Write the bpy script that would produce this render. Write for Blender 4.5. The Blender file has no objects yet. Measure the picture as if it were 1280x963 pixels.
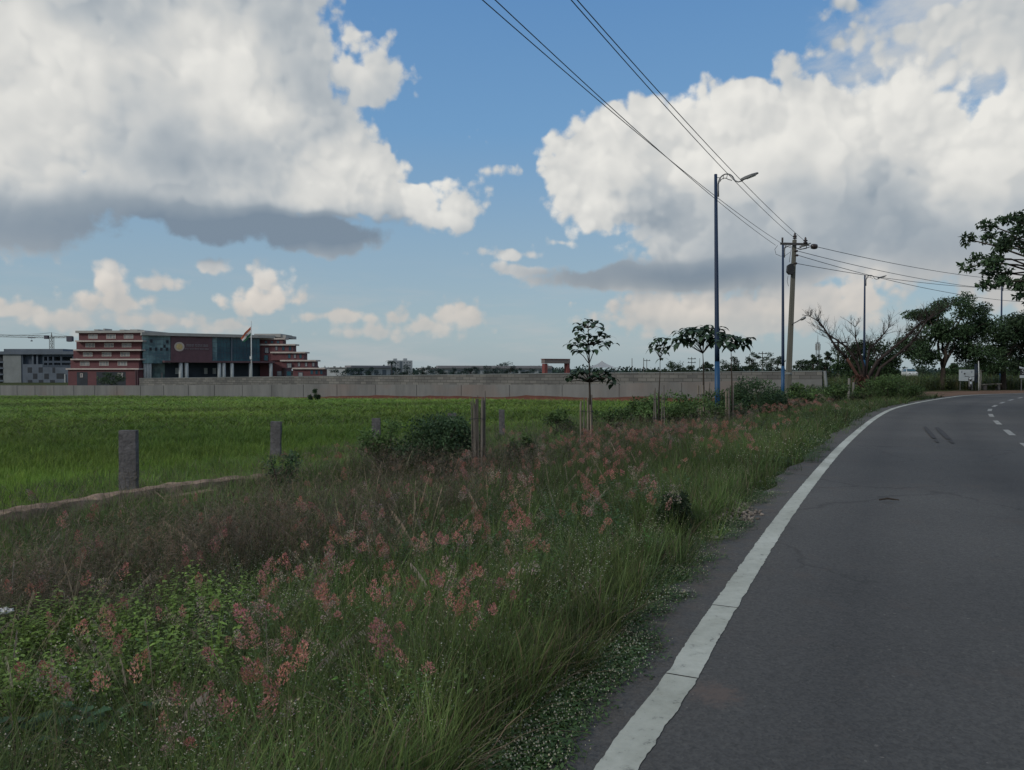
import bpy, math, random
import numpy as np
from mathutils import Vector, Matrix, noise as mnoise

random.seed(7)
RNG = np.random.default_rng(11)
SC = bpy.context.scene
COL = SC.collection
pi = math.pi

# ------------------------------------------------------------------ camera
FPX = 949.0                                   # focal length in photograph pixels (1280 wide)
PITCH = -math.atan(18.5 / FPX)
CAMZ = 1.5
CAM = Vector((0, 0, CAMZ))
FWD = Vector((0, math.cos(PITCH), math.sin(PITCH)))
UPV = Vector((0, -math.sin(PITCH), math.cos(PITCH)))


def ray(px, py):
    return (FWD * FPX + Vector((1, 0, 0)) * (px - 640.0) + UPV * (481.5 - py)).normalized()


def at(px, py, Y):
    d = ray(px, py)
    return CAM + d * (Y / d.y)


cam_data = bpy.data.cameras.new('camera')
cam_data.sensor_width = 36.0
cam_data.lens = FPX / 1280.0 * 36.0
cam_data.clip_start = 0.05
cam_data.clip_end = 9000
cam = bpy.data.objects.new('camera', cam_data)
COL.objects.link(cam)
cam.location = CAM
cam.rotation_euler = (pi / 2 + PITCH, 0, 0)
SC.camera = cam
SC.view_settings.view_transform = 'Standard'
SC.view_settings.look = 'None'
SC.view_settings.exposure = 0
SC.view_settings.gamma = 1
SC.cycles.max_bounces = 6
SC.cycles.diffuse_bounces = 3
SC.cycles.glossy_bounces = 2
SC.cycles.transmission_bounces = 4
SC.cycles.transparent_max_bounces = 8

# ------------------------------------------------------------------ sky
SUN_EL, SUN_AZ = 32.0, 232.0                  # degrees; azimuth clockwise from +Y (behind, to the left)
world = bpy.data.worlds.new('World')
SC.world = world
world.use_nodes = True
WT = world.node_tree
WT.nodes.clear()


class X:
    """tiny expression wrapper over Math nodes"""
    def __init__(s, sock): s.s = sock
    def __add__(a, b): return mth('ADD', a, b)
    def __radd__(a, b): return mth('ADD', b, a)
    def __sub__(a, b): return mth('SUBTRACT', a, b)
    def __rsub__(a, b): return mth('SUBTRACT', b, a)
    def __mul__(a, b): return mth('MULTIPLY', a, b)
    def __rmul__(a, b): return mth('MULTIPLY', b, a)
    def __truediv__(a, b): return mth('DIVIDE', a, b)


def _in(node, i, v):
    if isinstance(v, X):
        WT.links.new(v.s, node.inputs[i])
    else:
        node.inputs[i].default_value = v


def mth(op, *args, clamp=False):
    n = WT.nodes.new('ShaderNodeMath')
    n.operation = op
    n.use_clamp = clamp
    for i, a in enumerate(args):
        _in(n, i, a)
    return X(n.outputs[0])


def sstep(x, lo, hi, to0=0.0, to1=1.0):
    n = WT.nodes.new('ShaderNodeMapRange')
    n.interpolation_type = 'SMOOTHSTEP'
    for i, v in enumerate((x, lo, hi, to0, to1)):
        _in(n, i, v)
    return X(n.outputs[0])


def lerp(x, lo, hi, to0=0.0, to1=1.0):
    n = WT.nodes.new('ShaderNodeMapRange')
    n.clamp = True
    for i, v in enumerate((x, lo, hi, to0, to1)):
        _in(n, i, v)
    return X(n.outputs[0])


def xyz(x, y, z):
    n = WT.nodes.new('ShaderNodeCombineXYZ')
    for i, v in enumerate((x, y, z)):
        _in(n, i, v)
    return X(n.outputs[0])


def nz(vec, scale, detail=4, rough=0.55, dist=0.0, lac=2.0):
    n = WT.nodes.new('ShaderNodeTexNoise')
    n.noise_dimensions = '3D'
    WT.links.new(vec.s, n.inputs['Vector'])
    n.inputs['Scale'].default_value = scale
    n.inputs['Detail'].default_value = detail
    n.inputs['Roughness'].default_value = rough
    n.inputs['Lacunarity'].default_value = lac
    n.inputs['Distortion'].default_value = dist
    return n


def puff(vec, scale, detail=3.0, rough=0.55, smooth=0.35):
    n = WT.nodes.new('ShaderNodeTexVoronoi')
    n.voronoi_dimensions = '2D'
    n.feature = 'SMOOTH_F1'
    n.normalize = True
    WT.links.new(vec.s, n.inputs['Vector'])
    n.inputs['Scale'].default_value = scale
    n.inputs['Detail'].default_value = detail
    n.inputs['Roughness'].default_value = rough
    n.inputs['Lacunarity'].default_value = 2.1
    n.inputs['Smoothness'].default_value = smooth
    return X(n.outputs['Distance'])


def mixc(f, a, b):
    n = WT.nodes.new('ShaderNodeMix')
    n.data_type = 'RGBA'
    for i, v in ((0, f), (6, a), (7, b)):
        if isinstance(v, X):
            WT.links.new(v.s, n.inputs[i])
        elif i == 0:
            n.inputs[0].default_value = v
        else:
            n.inputs[i].default_value = (*v, 1)
    return X(n.outputs[2])


def sky_uv(px, py):
    d = ray(px, py)
    return math.atan2(d.x, d.y) * FPX, math.asin(d.z) * FPX


# shapes: centre x, y, radius x, radius up, radius down, weight (how much noise cannot eat)
CLOUDS = [
    (40, 112, 390, 260, 126, 60), (268, 70, 108, 150, 170, 46), (395, 218, 122, 58, 70, 42), (318, 150, 78, 90, 80, 30),
    (210, 258, 190, 40, 26, 28), (330, 276, 110, 30, 24, 22), (462, 208, 70, 36, 40, 24), (500, 254, 66, 48, 40, 28), (568, 262, 38, 24, 24, 17), (180, 218, 330, 90, 40, 34), (-260, 115, 420, 280, 112, 60),
    (398, 140, 22, 30, 40, 13), (408, 302, 80, 30, 22, 26), (456, 212, 42, 34, 45, 18), (425, 178, 24, 34, 40, 14),
    (372, 50, 30, 40, 50, 17), (80, -160, 400, 220, 120, 60),
    # right bank
    (800, 205, 115, 88, 88, 44), (725, 186, 56, 50, 50, 24), (745, 268, 58, 40, 40, 22),
    (885, 228, 120, 105, 110, 44), (822, 126, 36, 24, 40, 14), (1010, 212, 150, 104, 120, 46),
    (1090, 180, 120, 74, 130, 42), (1270, 215, 80, 90, 150, 40), (1080, 290, 300, 90, 62, 44),
    (1200, 240, 110, 62, 90, 30), (1420, 230, 190, 150, 130, 50),     (1185, 38, 120, 34, 32, 17), (1300, 55, 100, 60, 50, 24), (1090, 50, 60, 16, 16, 10),
    (800, 350, 125, 18, 18, 20), (960, 335, 170, 40, 30, 26),
    # low warm puffs
    (900, 396, 150, 34, 28, 17), (1010, 380, 110, 26, 24, 15), (1078, 368, 30, 26, 36, 14), (820, 390, 60, 24, 20, 13),
    (470, 414, 54, 9, 10, 8), (530, 407, 54, 13, 13, 10), (577, 400, 32, 22, 18, 10), (503, 398, 18, 14, 14, 8),
    (326, 373, 44, 16, 16, 12), (332, 350, 20, 22, 18, 10), (366, 375, 22, 10, 11, 7),
    (147, 350, 16, 24, 22, 9), (205, 346, 46, 13, 15, 10), (266, 328, 22, 13, 13, 8), (150, 378, 46, 13, 12, 8),
    (95, 397, 54, 12, 12, 9), (14, 386, 34, 12, 12, 9), (200, 405, 90, 11, 10, 8), (300, 402, 26, 9, 9, 7),
    (430, 396, 50, 10, 8, 9), (640, 318, 46, 10, 8, 9), (655, 342, 60, 8, 7, 7), (700, 302, 30, 8, 10, 8),
]
# tone: centre x, y, radius x, y, amount (light or shade seen on the cloud masses)
TONES = [
    (30, 110, 130, 110, .42), (80, 80, 60, 60, .12), (255, 85, 85, 75, .28), (300, 105, 55, 65, .20), (440, 225, 90, 50, .40), (540, 255, 70, 45, .26),
    (520, 220, 60, 50, .14), (455, 55, 34, 40, .16), (345, 140, 50, 30, .20), (20, 20, 90, 40, .12),
    (375, 40, 62, 75, -.10), (160, 170, 100, 60, -.08), (420, 130, 50, 40, -.10), (250, 190, 150, 60, -.06),
    (130, 276, 340, 44, -.28), (330, 292, 170, 30, -.26), (60, 300, 240, 30, -.2),
    (410, 306, 130, 40, -.29), (220, 276, 150, 30, -.16), (500, 292, 120, 22, -.20),
    (760, 185, 120, 80, .36), (720, 270, 70, 45, .28), (870, 160, 110, 60, .30), (1010, 155, 160, 75, .32), (1150, 130, 120, 50, .26),
    (1230, 205, 80, 60, .34), (900, 205, 60, 60, .20), (1050, 195, 70, 50, .20), (1270, 150, 60, 60, .20), (960, 220, 50, 50, .16),
    (795, 262, 40, 36, -.16), (1130, 250, 130, 45, -.14), (900, 285, 120, 45, -.08), (1020, 325, 220, 45, -.14), (1220, 310, 130, 60, -.12),
    (780, 348, 160, 26, -.40), (920, 345, 120, 24, -.24),
    (1200, 45, 130, 40, .05), (900, 395, 170, 34, .10), (1080, 365, 40, 36, .28), (1000, 385, 60, 20, .14), (860, 385, 60, 22, .20),
    (520, 400, 110, 30, .16), (330, 360, 60, 40, .24), (190, 355, 130, 40, .18), (100, 395, 120, 30, .12),
]

tc = WT.nodes.new('ShaderNodeTexCoord')
sep = WT.nodes.new('ShaderNodeSeparateXYZ')
WT.links.new(tc.outputs['Generated'], sep.inputs[0])
DX, DY, DZ = (X(sep.outputs[i]) for i in range(3))
U0 = mth('ARCTAN2', DX, DY) * FPX
V0 = mth('ARCSINE', mth('MINIMUM', mth('MAXIMUM', DZ, -1.0), 1.0)) * FPX
# foreshortening: puffs get smaller towards the horizon
base = xyz(U0, V0, 0.0)
w1 = nz(base, 1 / 110.0, 3, 0.5)
sepw = WT.nodes.new('ShaderNodeSeparateColor')
WT.links.new(w1.outputs['Color'], sepw.inputs[0])
WA = lerp(V0, 40.0, 260.0, 26.0, 84.0)
U = U0 + (X(sepw.outputs[0]) - 0.5) * WA
V = V0 + (X(sepw.outputs[1]) - 0.5) * WA


UV = xyz(U, V, 0.0)
WB = WA * 0.38
UB = U0 + (X(sepw.outputs[1]) - 0.5) * WB
VB = V0 + (X(sepw.outputs[2]) - 0.5) * WB


def vm(op, a, b=None, c=None):
    n = WT.nodes.new('ShaderNodeVectorMath')
    n.operation = op
    for i, v in enumerate((a, b, c)):
        if v is None:
            continue
        if isinstance(v, X):
            WT.links.new(v.s, n.inputs[i])
        else:
            n.inputs[i].default_value = v
    return X(n.outputs['Value' if op == 'LENGTH' else 'Vector'])


def ell(cu, cv, rx, ry):
    return vm('LENGTH', vm('MULTIPLY_ADD', UV, (1 / rx, 1 / ry, 0), (-cu / rx, -cv / ry, 0)))


shape = None
for cx, cy, rx, rt, rb, w in CLOUDS:
    cu, cv = sky_uv(cx, cy + (rb - rt) / 2)
    q = mth('MULTIPLY_ADD', ell(cu, cv, rx, (rt + rb) / 2), -w, w)
    shape = q if shape is None else mth('SMOOTH_MAX', shape, q, 4.0)
tone = None
for cx, cy, rx, ry, amt in TONES:
    cu, cv = sky_uv(cx, cy)
    g = sstep(ell(cu, cv, rx * 1.25, ry * 1.25), 0.1, 1.0, amt, 0.0)
    tone = g if tone is None else tone + g

# clouds over the rest of the dome, outside the photograph's view
far_u = sstep(mth('ABSOLUTE', U0), 660.0, 860.0)
far_v = sstep(V0, 480.0, 620.0)
outside = mth('MAXIMUM', far_u, far_v)
gen = nz(xyz(DX * 1.0, DY * 1.0, DZ * 2.2), 1.7, 3, 0.5)
gshape = (X(gen.outputs[0]) - 0.47) * 260.0
gshape = mth('MINIMUM', gshape, 40.0)
gshape = gshape + (outside - 1.0) * 400.0
shape = mth('MAXIMUM', shape, gshape)

# billows
sz = lerp(V0, 60.0, 230.0, 0.0, 1.0)
PBIG, PSM = 1 / 96.0, 1 / 26.0
LX, LY = -7.0, 9.0                            # towards the light, on the dome


def billow(du, dv):
    q = xyz(UB + du, VB + dv, 3.3)
    big = puff(q, PBIG, 2.0, 0.5, 0.22)
    return big


def billow_s(du, dv):
    q = xyz(UB + du, VB + dv, 9.1)
    return puff(q, PSM, 1.0, 0.5, 0.25)


b0, b1 = billow(0.0, 0.0), billow(LX * 1.5, LY * 1.5)
s0, s1 = billow_s(0.0, 0.0), billow_s(LX * 0.6, LY * 0.6)
amp_b = lerp(V0, 60.0, 230.0, 10.0, 58.0)
amp_s = lerp(V0, 60.0, 230.0, 20.0, 20.0) * sstep(tone, -0.25, 0.0, 0.3, 1.0)
fine = nz(base, 1 / 20.0, 4, 0.6)
D = shape + (0.30 - b0) * amp_b + (0.30 - s0) * amp_s + (X(fine.outputs[0]) - 0.5) * 13.0 + 1.5
alpha = sstep(D, 0.0, 7.5)
lobes = nz(xyz(UB, VB, 1.7), 1 / 150.0, 2, 0.5)
LB = X(lobes.outputs[0])
relief = ((b1 - b0) * 0.80 + (s1 - s0) * lerp(D, 4.0, 40.0, 0.38, 0.07)) * sstep(tone, -0.30, 0.08, 0.18, 1.0)
core = sstep(D, 2.0, 50.0, 0.05, -0.05)
# turrets in front of one another: a bright rim, shade behind it
L2 = LB + (0.40 - b0) * 0.42 + (0.40 - s0) * 0.16
rims = None
for th in (0.40, 0.54):
    r = sstep(L2, th, th + 0.075) * lerp(L2, th + 0.04, th + 0.20, 0.15, 0.0)
    rims = r if rims is None else rims + r
lum = mth('MINIMUM', tone, 0.36) * 0.92 + 0.455 + relief + core + (LB - 0.5) * 0.26 + rims * sstep(tone, -0.35, 0.05, 0.25, 1.0)

# thin high veil at upper right, thin haze layers near the horizon
veil_n = nz(xyz(U0 * 0.6 + V0 * 0.25, V0 * 1.2 - U0 * 0.25, 5.0), 1 / 110.0, 7, 0.60)
vu, vv = sky_uv(1200, 45)
du = mth('MULTIPLY_ADD', U0, 1 / 230.0, -vu / 230.0)
dv = mth('MULTIPLY_ADD', V0, 1 / 95.0, -vv / 95.0)
vmask = sstep(mth('SQRT', du * du + dv * dv), 0.25, 1.0, 1.0, 0.0)
veil = sstep(X(veil_n.outputs[0]) + vmask * 0.26 - 0.10, 0.42, 0.72) * mth('MINIMUM', vmask * 2.2, 1.0) * 0.85
str_n = nz(xyz(U0, V0 * 5.5, 2.0), 1 / 190.0, 5, 0.6)
low = sstep(V0, 150.0, 30.0) * sstep(X(str_n.outputs[0]), 0.44, 0.68) * 0.5

sky = WT.nodes.new('ShaderNodeTexSky')
sky.sky_type = 'NISHITA'
sky.sun_disc = False
sky.sun_elevation = math.radians(SUN_EL)
sky.sun_rotation = math.radians(SUN_AZ)
sky.air_density = 1.0
sky.dust_density = 1.2
sky.ozone_density = 1.6
SKY_STR = 0.1
hsv = WT.nodes.new('ShaderNodeHueSaturation')
hsv.inputs['Saturation'].default_value = 1.1
hsv.inputs['Value'].default_value = 1.0
WT.links.new(sky.outputs[0], hsv.inputs['Color'])
blue = X(hsv.outputs[0])
# the blue of the photograph's sky, from the horizon up (radiance before the 0.1 strength)
ramp = WT.nodes.new('ShaderNodeValToRGB')
WT.links.new(lerp(V0, 0.0, 520.0).s, ramp.inputs[0])
cr = ramp.color_ramp
pts = [(0.0, (3.6, 4.5, 5.0)), (0.12, (3.3, 4.4, 5.1)), (0.30, (2.7, 4.1, 5.4)), (0.55, (1.7, 3.5, 5.9)), (1.0, (.95, 2.5, 5.4))]
while len(cr.elements) < len(pts):
    cr.elements.new(0.5)
for e, (p, c) in zip(cr.elements, pts):
    e.position = p
    e.color = (c[0] * .1, c[1] * .1, c[2] * .1, 1)
rs = WT.nodes.new('ShaderNodeVectorMath')
rs.operation = 'SCALE'
WT.links.new(ramp.outputs[0], rs.inputs[0])
rs.inputs['Scale'].default_value = 10.0
blue = mixc(0.8, blue, X(rs.outputs[0]))

cr2n = WT.nodes.new('ShaderNodeValToRGB')
WT.links.new(lum.s, cr2n.inputs[0])
cr2 = cr2n.color_ramp
cpts = [(0.0, (.20, .26, .33)), (0.25, (.29, .345, .40)), (0.5, (.47, .505, .53)), (0.75, (.645, .65, .635)), (1.0, (.81, .80, .76))]
while len(cr2.elements) < len(cpts):
    cr2.elements.new(0.5)
for e, (p, c) in zip(cr2.elements, cpts):
    e.position = p
    e.color = (*c, 1)
cs = WT.nodes.new('ShaderNodeVectorMath')
cs.operation = 'SCALE'
WT.links.new(cr2n.outputs[0], cs.inputs[0])
cs.inputs['Scale'].default_value = 10.0
ccol = X(cs.outputs[0])
# low clouds are warmer and hazier
warm = sstep(V0, 150.0, 60.0)
wm = WT.nodes.new('ShaderNodeVectorMath')
wm.operation = 'MULTIPLY'
WT.links.new(ccol.s, wm.inputs[0])
wm.inputs[1].default_value = (1.06, .93, .84)
ccol = mixc(warm, ccol, X(wm.outputs[0]))
ccol = mixc(sstep(V0, 130.0, 0.0, 0.0, 0.6), ccol, (4.2, 4.7, 4.9))

out = mixc(veil, blue, (5.6, 5.8, 5.9))
out = mixc(low, out, (4.7, 4.9, 5.0))
out = mixc(alpha * lerp(V0, 20.0, 140.0, 0.72, 1.0), out, ccol)
bg = WT.nodes.new('ShaderNodeBackground')
bg.inputs['Strength'].default_value = SKY_STR
WT.links.new(out.s, bg.inputs['Color'])
wo = WT.nodes.new('ShaderNodeOutputWorld')
WT.links.new(bg.outputs[0], wo.inputs['Surface'])
world.cycles.sampling_method = 'MANUAL'
world.cycles.sample_map_resolution = 1024

sun_d = bpy.data.lights.new('sun', 'SUN')
sun_d.energy = 1.5
sun_d.angle = math.radians(10)
sun_d.color = (1.0, .93, .82)
sun = bpy.data.objects.new('sun', sun_d)
COL.objects.link(sun)
sd = Vector((math.sin(math.radians(SUN_AZ)) * math.cos(math.radians(SUN_EL)),
             math.cos(math.radians(SUN_AZ)) * math.cos(math.radians(SUN_EL)), math.sin(math.radians(SUN_EL))))
sun.rotation_euler = sd.to_track_quat('Z', 'Y').to_euler()
sun.location = (-20, -20, 30)

# ------------------------------------------------------------------ helpers
WORLD = {}                                    # world location of every object built here


def tag(o, label=None, cat=None, group=None, kind=None):
    if label: o['label'] = label
    if cat: o['category'] = cat
    if group: o['group'] = group
    if kind: o['kind'] = kind
    return o


def empty(name, loc, label, cat, group=None):
    o = bpy.data.objects.new(name, None)
    o.empty_display_size = 0.3
    COL.objects.link(o)
    o.location = loc
    WORLD[o.name] = Vector(loc)
    return tag(o, label, cat, group)


def link_mesh(name, me, mat, parent=None, loc=None):
    """mesh is already in the local frame of loc"""
    o = bpy.data.objects.new(name, me)
    COL.objects.link(o)
    if mat is not None:
        for m in (mat if isinstance(mat, (list, tuple)) else [mat]):
            me.materials.append(m)
    loc = Vector(loc) if loc is not None else (WORLD[parent.name] if parent else Vector((0, 0, 0)))
    WORLD[o.name] = loc
    if parent:
        o.parent = parent
        o.location = loc - WORLD[parent.name]
    else:
        o.location = loc
    return o


def copy_tree(o, parent=None):
    c = o.copy()
    COL.objects.link(c)
    WORLD[c.name] = Vector(o.location)
    if parent:
        c.parent = parent
    for ch in list(o.children):
        copy_tree(ch, c)
    return c


class MB:
    """collects shapes (world coordinates) into one mesh"""
    def __init__(s):
        s.v, s.f, s.m, s.cur = [], [], [], 0

    def add(s, verts, faces):
        n = len(s.v)
        s.v += [tuple(v) for v in verts]
        for f in faces:
            s.f.append(tuple(i + n for i in f))
            s.m.append(s.cur)
        return s

    def box(s, c, size, rz=0.0, rot=None):
        hx, hy, hz = size[0] / 2, size[1] / 2, size[2] / 2
        M = rot if rot is not None else Matrix.Rotation(rz, 3, 'Z')
        vs = [M @ Vector((x, y, z)) + Vector(c) for z in (-hz, hz) for x, y in ((-hx, -hy), (hx, -hy), (hx, hy), (-hx, hy))]
        return s.add(vs, [(3, 2, 1, 0), (4, 5, 6, 7), (0, 1, 5, 4), (1, 2, 6, 5), (2, 3, 7, 6), (3, 0, 4, 7)])

    def span(s, a, b):
        return s.box([(a[i] + b[i]) / 2 for i in range(3)], [abs(b[i] - a[i]) for i in range(3)])

    def prism(s, poly, off):
        """poly: list of 3-D points (a flat outline), off: extrusion vector"""
        n = len(poly)
        vs = [Vector(p) for p in poly] + [Vector(p) + Vector(off) for p in poly]
        fs = [tuple(range(n - 1, -1, -1)), tuple(range(n, 2 * n))]
        fs += [(i, (i + 1) % n, n + (i + 1) % n, n + i) for i in range(n)]
        return s.add(vs, fs)

    def tube(s, pts, radii, n=8, caps=True):
        pts = [Vector(p) for p in pts]
        if not isinstance(radii, (list, tuple)):
            radii = [radii] * len(pts)
        vs, fs = [], []
        up = None
        for i, p in enumerate(pts):
            t = (pts[min(i + 1, len(pts) - 1)] - pts[max(i - 1, 0)])
            t = t.normalized() if t.length > 1e-9 else Vector((0, 0, 1))
            if up is None:
                up = Vector((1, 0, 0)) if abs(t.x) < 0.8 else Vector((0, 1, 0))
            a = t.cross(up)
            a = a.normalized() if a.length > 1e-6 else t.orthogonal().normalized()
            b = t.cross(a).normalized()
            up = -b if False else up
            for k in range(n):
                w = 2 * pi * k / n
                vs.append(p + (a * math.cos(w) + b * math.sin(w)) * radii[i])
        for i in range(len(pts) - 1):
            for k in range(n):
                k2 = (k + 1) % n
                fs.append((i * n + k, i * n + k2, (i + 1) * n + k2, (i + 1) * n + k))
        if caps:
            fs.append(tuple(range(n - 1, -1, -1)))
            fs.append(tuple(range((len(pts) - 1) * n, len(pts) * n)))
        return s.add(vs, fs)

    def disc(s, c, r, normal, thick=0.02, n=24, r2=None):
        nrm = Vector(normal).normalized()
        return s.tube([Vector(c), Vector(c) + nrm * thick], [r, r if r2 is None else r2], n)

    def build(s, name, mat, parent=None, loc=None, smooth=False, bevel=0.0):
        me = bpy.data.meshes.new(name)
        base = Vector(loc) if loc is not None else (WORLD[parent.name] if parent else Vector((0, 0, 0)))
        me.from_pydata([(v[0] - base.x, v[1] - base.y, v[2] - base.z) for v in s.v], [], s.f)
        if any(s.m):
            me.polygons.foreach_set('material_index', s.m)
        if smooth:
            me.polygons.foreach_set('use_smooth', [True] * len(me.polygons))
        me.update()
        o = link_mesh(name, me, mat, parent, base)
        if bevel:
            b = o.modifiers.new('bevel', 'BEVEL')
            b.width = bevel
            b.segments = 2
            b.limit_method = 'ANGLE'
        return o


def tri_mesh(name, V, F, C, mat, parent=None, loc=None, smooth=False):
    """V (n,3) world, F (m,3) or list, C (n,3) colours"""
    base = Vector(loc) if loc is not None else (WORLD[parent.name] if parent else Vector((0, 0, 0)))
    V = np.asarray(V, np.float32) - np.array(base, np.float32)
    F = np.asarray(F, np.int32)
    k = F.shape[1]
    me = bpy.data.meshes.new(name)
    me.vertices.add(len(V))
    me.vertices.foreach_set('co', V.ravel())
    me.loops.add(F.size)
    me.loops.foreach_set('vertex_index', F.ravel())
    me.polygons.add(len(F))
    me.polygons.foreach_set('loop_start', np.arange(0, F.size, k, dtype=np.int32))
    me.polygons.foreach_set('loop_total', np.full(len(F), k, np.int32))
    if smooth:
        me.polygons.foreach_set('use_smooth', np.ones(len(F), bool))
    if C is not None:
        at_ = me.color_attributes.new('Col', 'FLOAT_COLOR', 'POINT')
        c4 = np.ones((len(V), 4), np.float32)
        c4[:, :3] = C
        at_.data.foreach_set('color', c4.ravel())
    me.update()
    return link_mesh(name, me, mat, parent, base)


# ------------------------------------------------------------------ materials
def newmat(name):
    m = bpy.data.materials.new(name)
    m.use_nodes = True
    nt = m.node_tree
    bs = nt.nodes['Principled BSDF']
    return m, nt, bs


def paint(name, col, rough=0.6, metal=0.0, var=0.25, scale=3.0, bump=0.0, spec=0.4, dirt=None, streak=False, fine=40.0):
    m, nt, bs = newmat(name)
    tcn = nt.nodes.new('ShaderNodeTexCoord')
    vec = tcn.outputs['Object']
    if streak:
        mp = nt.nodes.new('ShaderNodeMapping')
        mp.inputs['Scale'].default_value = (1, 1, 0.12)
        nt.links.new(vec, mp.inputs[0])
        vec = mp.outputs[0]
    n1 = nt.nodes.new('ShaderNodeTexNoise')
    n1.inputs['Scale'].default_value = scale
    n1.inputs['Detail'].default_value = 6
    n1.inputs['Roughness'].default_value = 0.65
    nt.links.new(vec, n1.inputs['Vector'])
    mr = nt.nodes.new('ShaderNodeMapRange')
    mr.inputs[1].default_value = 0.3
    mr.inputs[2].default_value = 0.7
    nt.links.new(n1.outputs[0], mr.inputs[0])
    mx = nt.nodes.new('ShaderNodeMix')
    mx.data_type = 'RGBA'
    nt.links.new(mr.outputs[0], mx.inputs[0])
    lo = dirt if dirt else tuple(c * (1 - var) for c in col)
    mx.inputs[6].default_value = (*lo, 1)
    mx.inputs[7].default_value = (*[min(1, c * (1 + var * .5)) for c in col], 1)
    nt.links.new(mx.outputs[2], bs.inputs['Base Color'])
    bs.inputs['Roughness'].default_value = rough
    bs.inputs['Metallic'].default_value = metal
    bs.inputs['Specular IOR Level'].default_value = spec
    if bump:
        n2 = nt.nodes.new('ShaderNodeTexNoise')
        n2.inputs['Scale'].default_value = fine
        n2.inputs['Detail'].default_value = 5
        nt.links.new(tcn.outputs['Object'], n2.inputs['Vector'])
        bp = nt.nodes.new('ShaderNodeBump')
        bp.inputs['Strength'].default_value = bump
        bp.inputs['Distance'].default_value = 0.02
        nt.links.new(n2.outputs[0], bp.inputs['Height'])
        nt.links.new(bp.outputs[0], bs.inputs['Normal'])
    return m


def leafmat(name, rough=0.55, trans=0.25, spec=0.3, mul=1.0):
    m, nt, bs = newmat(name)
    a = nt.nodes.new('ShaderNodeAttribute')
    a.attribute_name = 'Col'
    tcn = nt.nodes.new('ShaderNodeTexCoord')
    n1 = nt.nodes.new('ShaderNodeTexNoise')
    n1.inputs['Scale'].default_value = 2.3
    n1.inputs['Detail'].default_value = 3
    nt.links.new(tcn.outputs['Object'], n1.inputs['Vector'])
    mr = nt.nodes.new('ShaderNodeMapRange')
    mr.inputs[1].default_value = 0.3
    mr.inputs[2].default_value = 0.7
    mr.inputs[3].default_value = 0.75 * mul
    mr.inputs[4].default_value = 1.2 * mul
    nt.links.new(n1.outputs[0], mr.inputs[0])
    sc_ = nt.nodes.new('ShaderNodeVectorMath')
    sc_.operation = 'SCALE'
    nt.links.new(a.outputs['Color'], sc_.inputs[0])
    nt.links.new(mr.outputs[0], sc_.inputs['Scale'])
    nt.links.new(sc_.outputs[0], bs.inputs['Base Color'])
    bs.inputs['Roughness'].default_value = rough
    bs.inputs['Specular IOR Level'].default_value = spec
    tr = nt.nodes.new('ShaderNodeBsdfTranslucent')
    nt.links.new(sc_.outputs[0], tr.inputs['Color'])
    ms = nt.nodes.new('ShaderNodeMixShader')
    ms.inputs[0].default_value = trans
    nt.links.new(bs.outputs[0], ms.inputs[1])
    nt.links.new(tr.outputs[0], ms.inputs[2])
    nt.links.new(ms.outputs[0], nt.nodes['Material Output'].inputs['Surface'])
    return m


M_GRASS = leafmat('grass_blade', 0.6, 0.3, 0.25)
M_LEAF = leafmat('leaf', 0.55, 0.22, 0.25)
M_FAR = leafmat('far_leaf', 0.8, 0.1, 0.1)
M_PLUME = leafmat('plume', 0.9, 0.35, 0.05)

# ------------------------------------------------------------------ road geometry and terrain
EDGE_PX = [(770, 963), (850, 850), (905, 760), (1000, 620), (1060, 551), (1100, 519), (1130, 507.3), (1180, 498), (1225, 493.6)]


def flat(px, py, z=0.0):
    d = ray(px, py)
    t = (z - CAMZ) / d.z
    return (d.x * t, d.y * t)


line_pts = [(-11.5, -24.0), (-6.4, -12.0), (-2.7, -4.0), (-0.65, 0.6)] + [flat(*p) for p in EDGE_PX] + \
           [(36.5, 50.6), (46.0, 53.6), (60.0, 55.6), (80.0, 55.5), (110.0, 52.0)]


def catmull(pts, per=12):
    P = [np.array(p, float) for p in pts]
    P = [2 * P[0] - P[1]] + P + [2 * P[-1] - P[-2]]
    out = []
    for i in range(1, len(P) - 2):
        for k in range(per):
            t = k / per
            a, b, c, d = P[i - 1], P[i], P[i + 1], P[i + 2]
            out.append(0.5 * (2 * b + (c - a) * t + (2 * a - 5 * b + 4 * c - d) * t * t + (3 * b - a - 3 * c + d) * t ** 3))
    out.append(P[-2])
    return np.array(out)


LINE = catmull(line_pts, 40)
for _ in range(40):                            # smooth the hand-read points
    LINE[1:-1] = 0.25 * LINE[:-2] + 0.5 * LINE[1:-1] + 0.25 * LINE[2:]
TAN = np.gradient(LINE, axis=0)
TAN /= np.linalg.norm(TAN, axis=1)[:, None]
NRM = np.stack([-TAN[:, 1], TAN[:, 0]], 1)    # to the left of travel
SHOULDER = 0.42
EDGE = LINE + NRM * SHOULDER
ROADW = 6.9


def road_d(x, y):
    """signed distance to the left asphalt edge, positive on the verge side; also index"""
    x = np.atleast_1d(np.asarray(x, float)).ravel()
    y = np.atleast_1d(np.asarray(y, float)).ravel()
    out = np.empty(len(x))
    idx = np.empty(len(x), int)
    for i in range(0, len(x), 20000):
        q = np.stack([x[i:i + 20000], y[i:i + 20000]], 1)
        dd = ((q[:, None, :] - EDGE[None]) ** 2).sum(2)
        j = dd.argmin(1)
        r = q - EDGE[j]
        sgn = (r * NRM[j]).sum(1)
        out[i:i + 20000] = np.sqrt(dd[np.arange(len(q)), j]) * np.where(sgn >= 0, 1, -1)
        idx[i:i + 20000] = j
    return out, idx


def sm(x, a, b):
    t = np.clip((x - a) / (b - a), 0, 1)
    return t * t * (3 - 2 * t)


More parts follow.
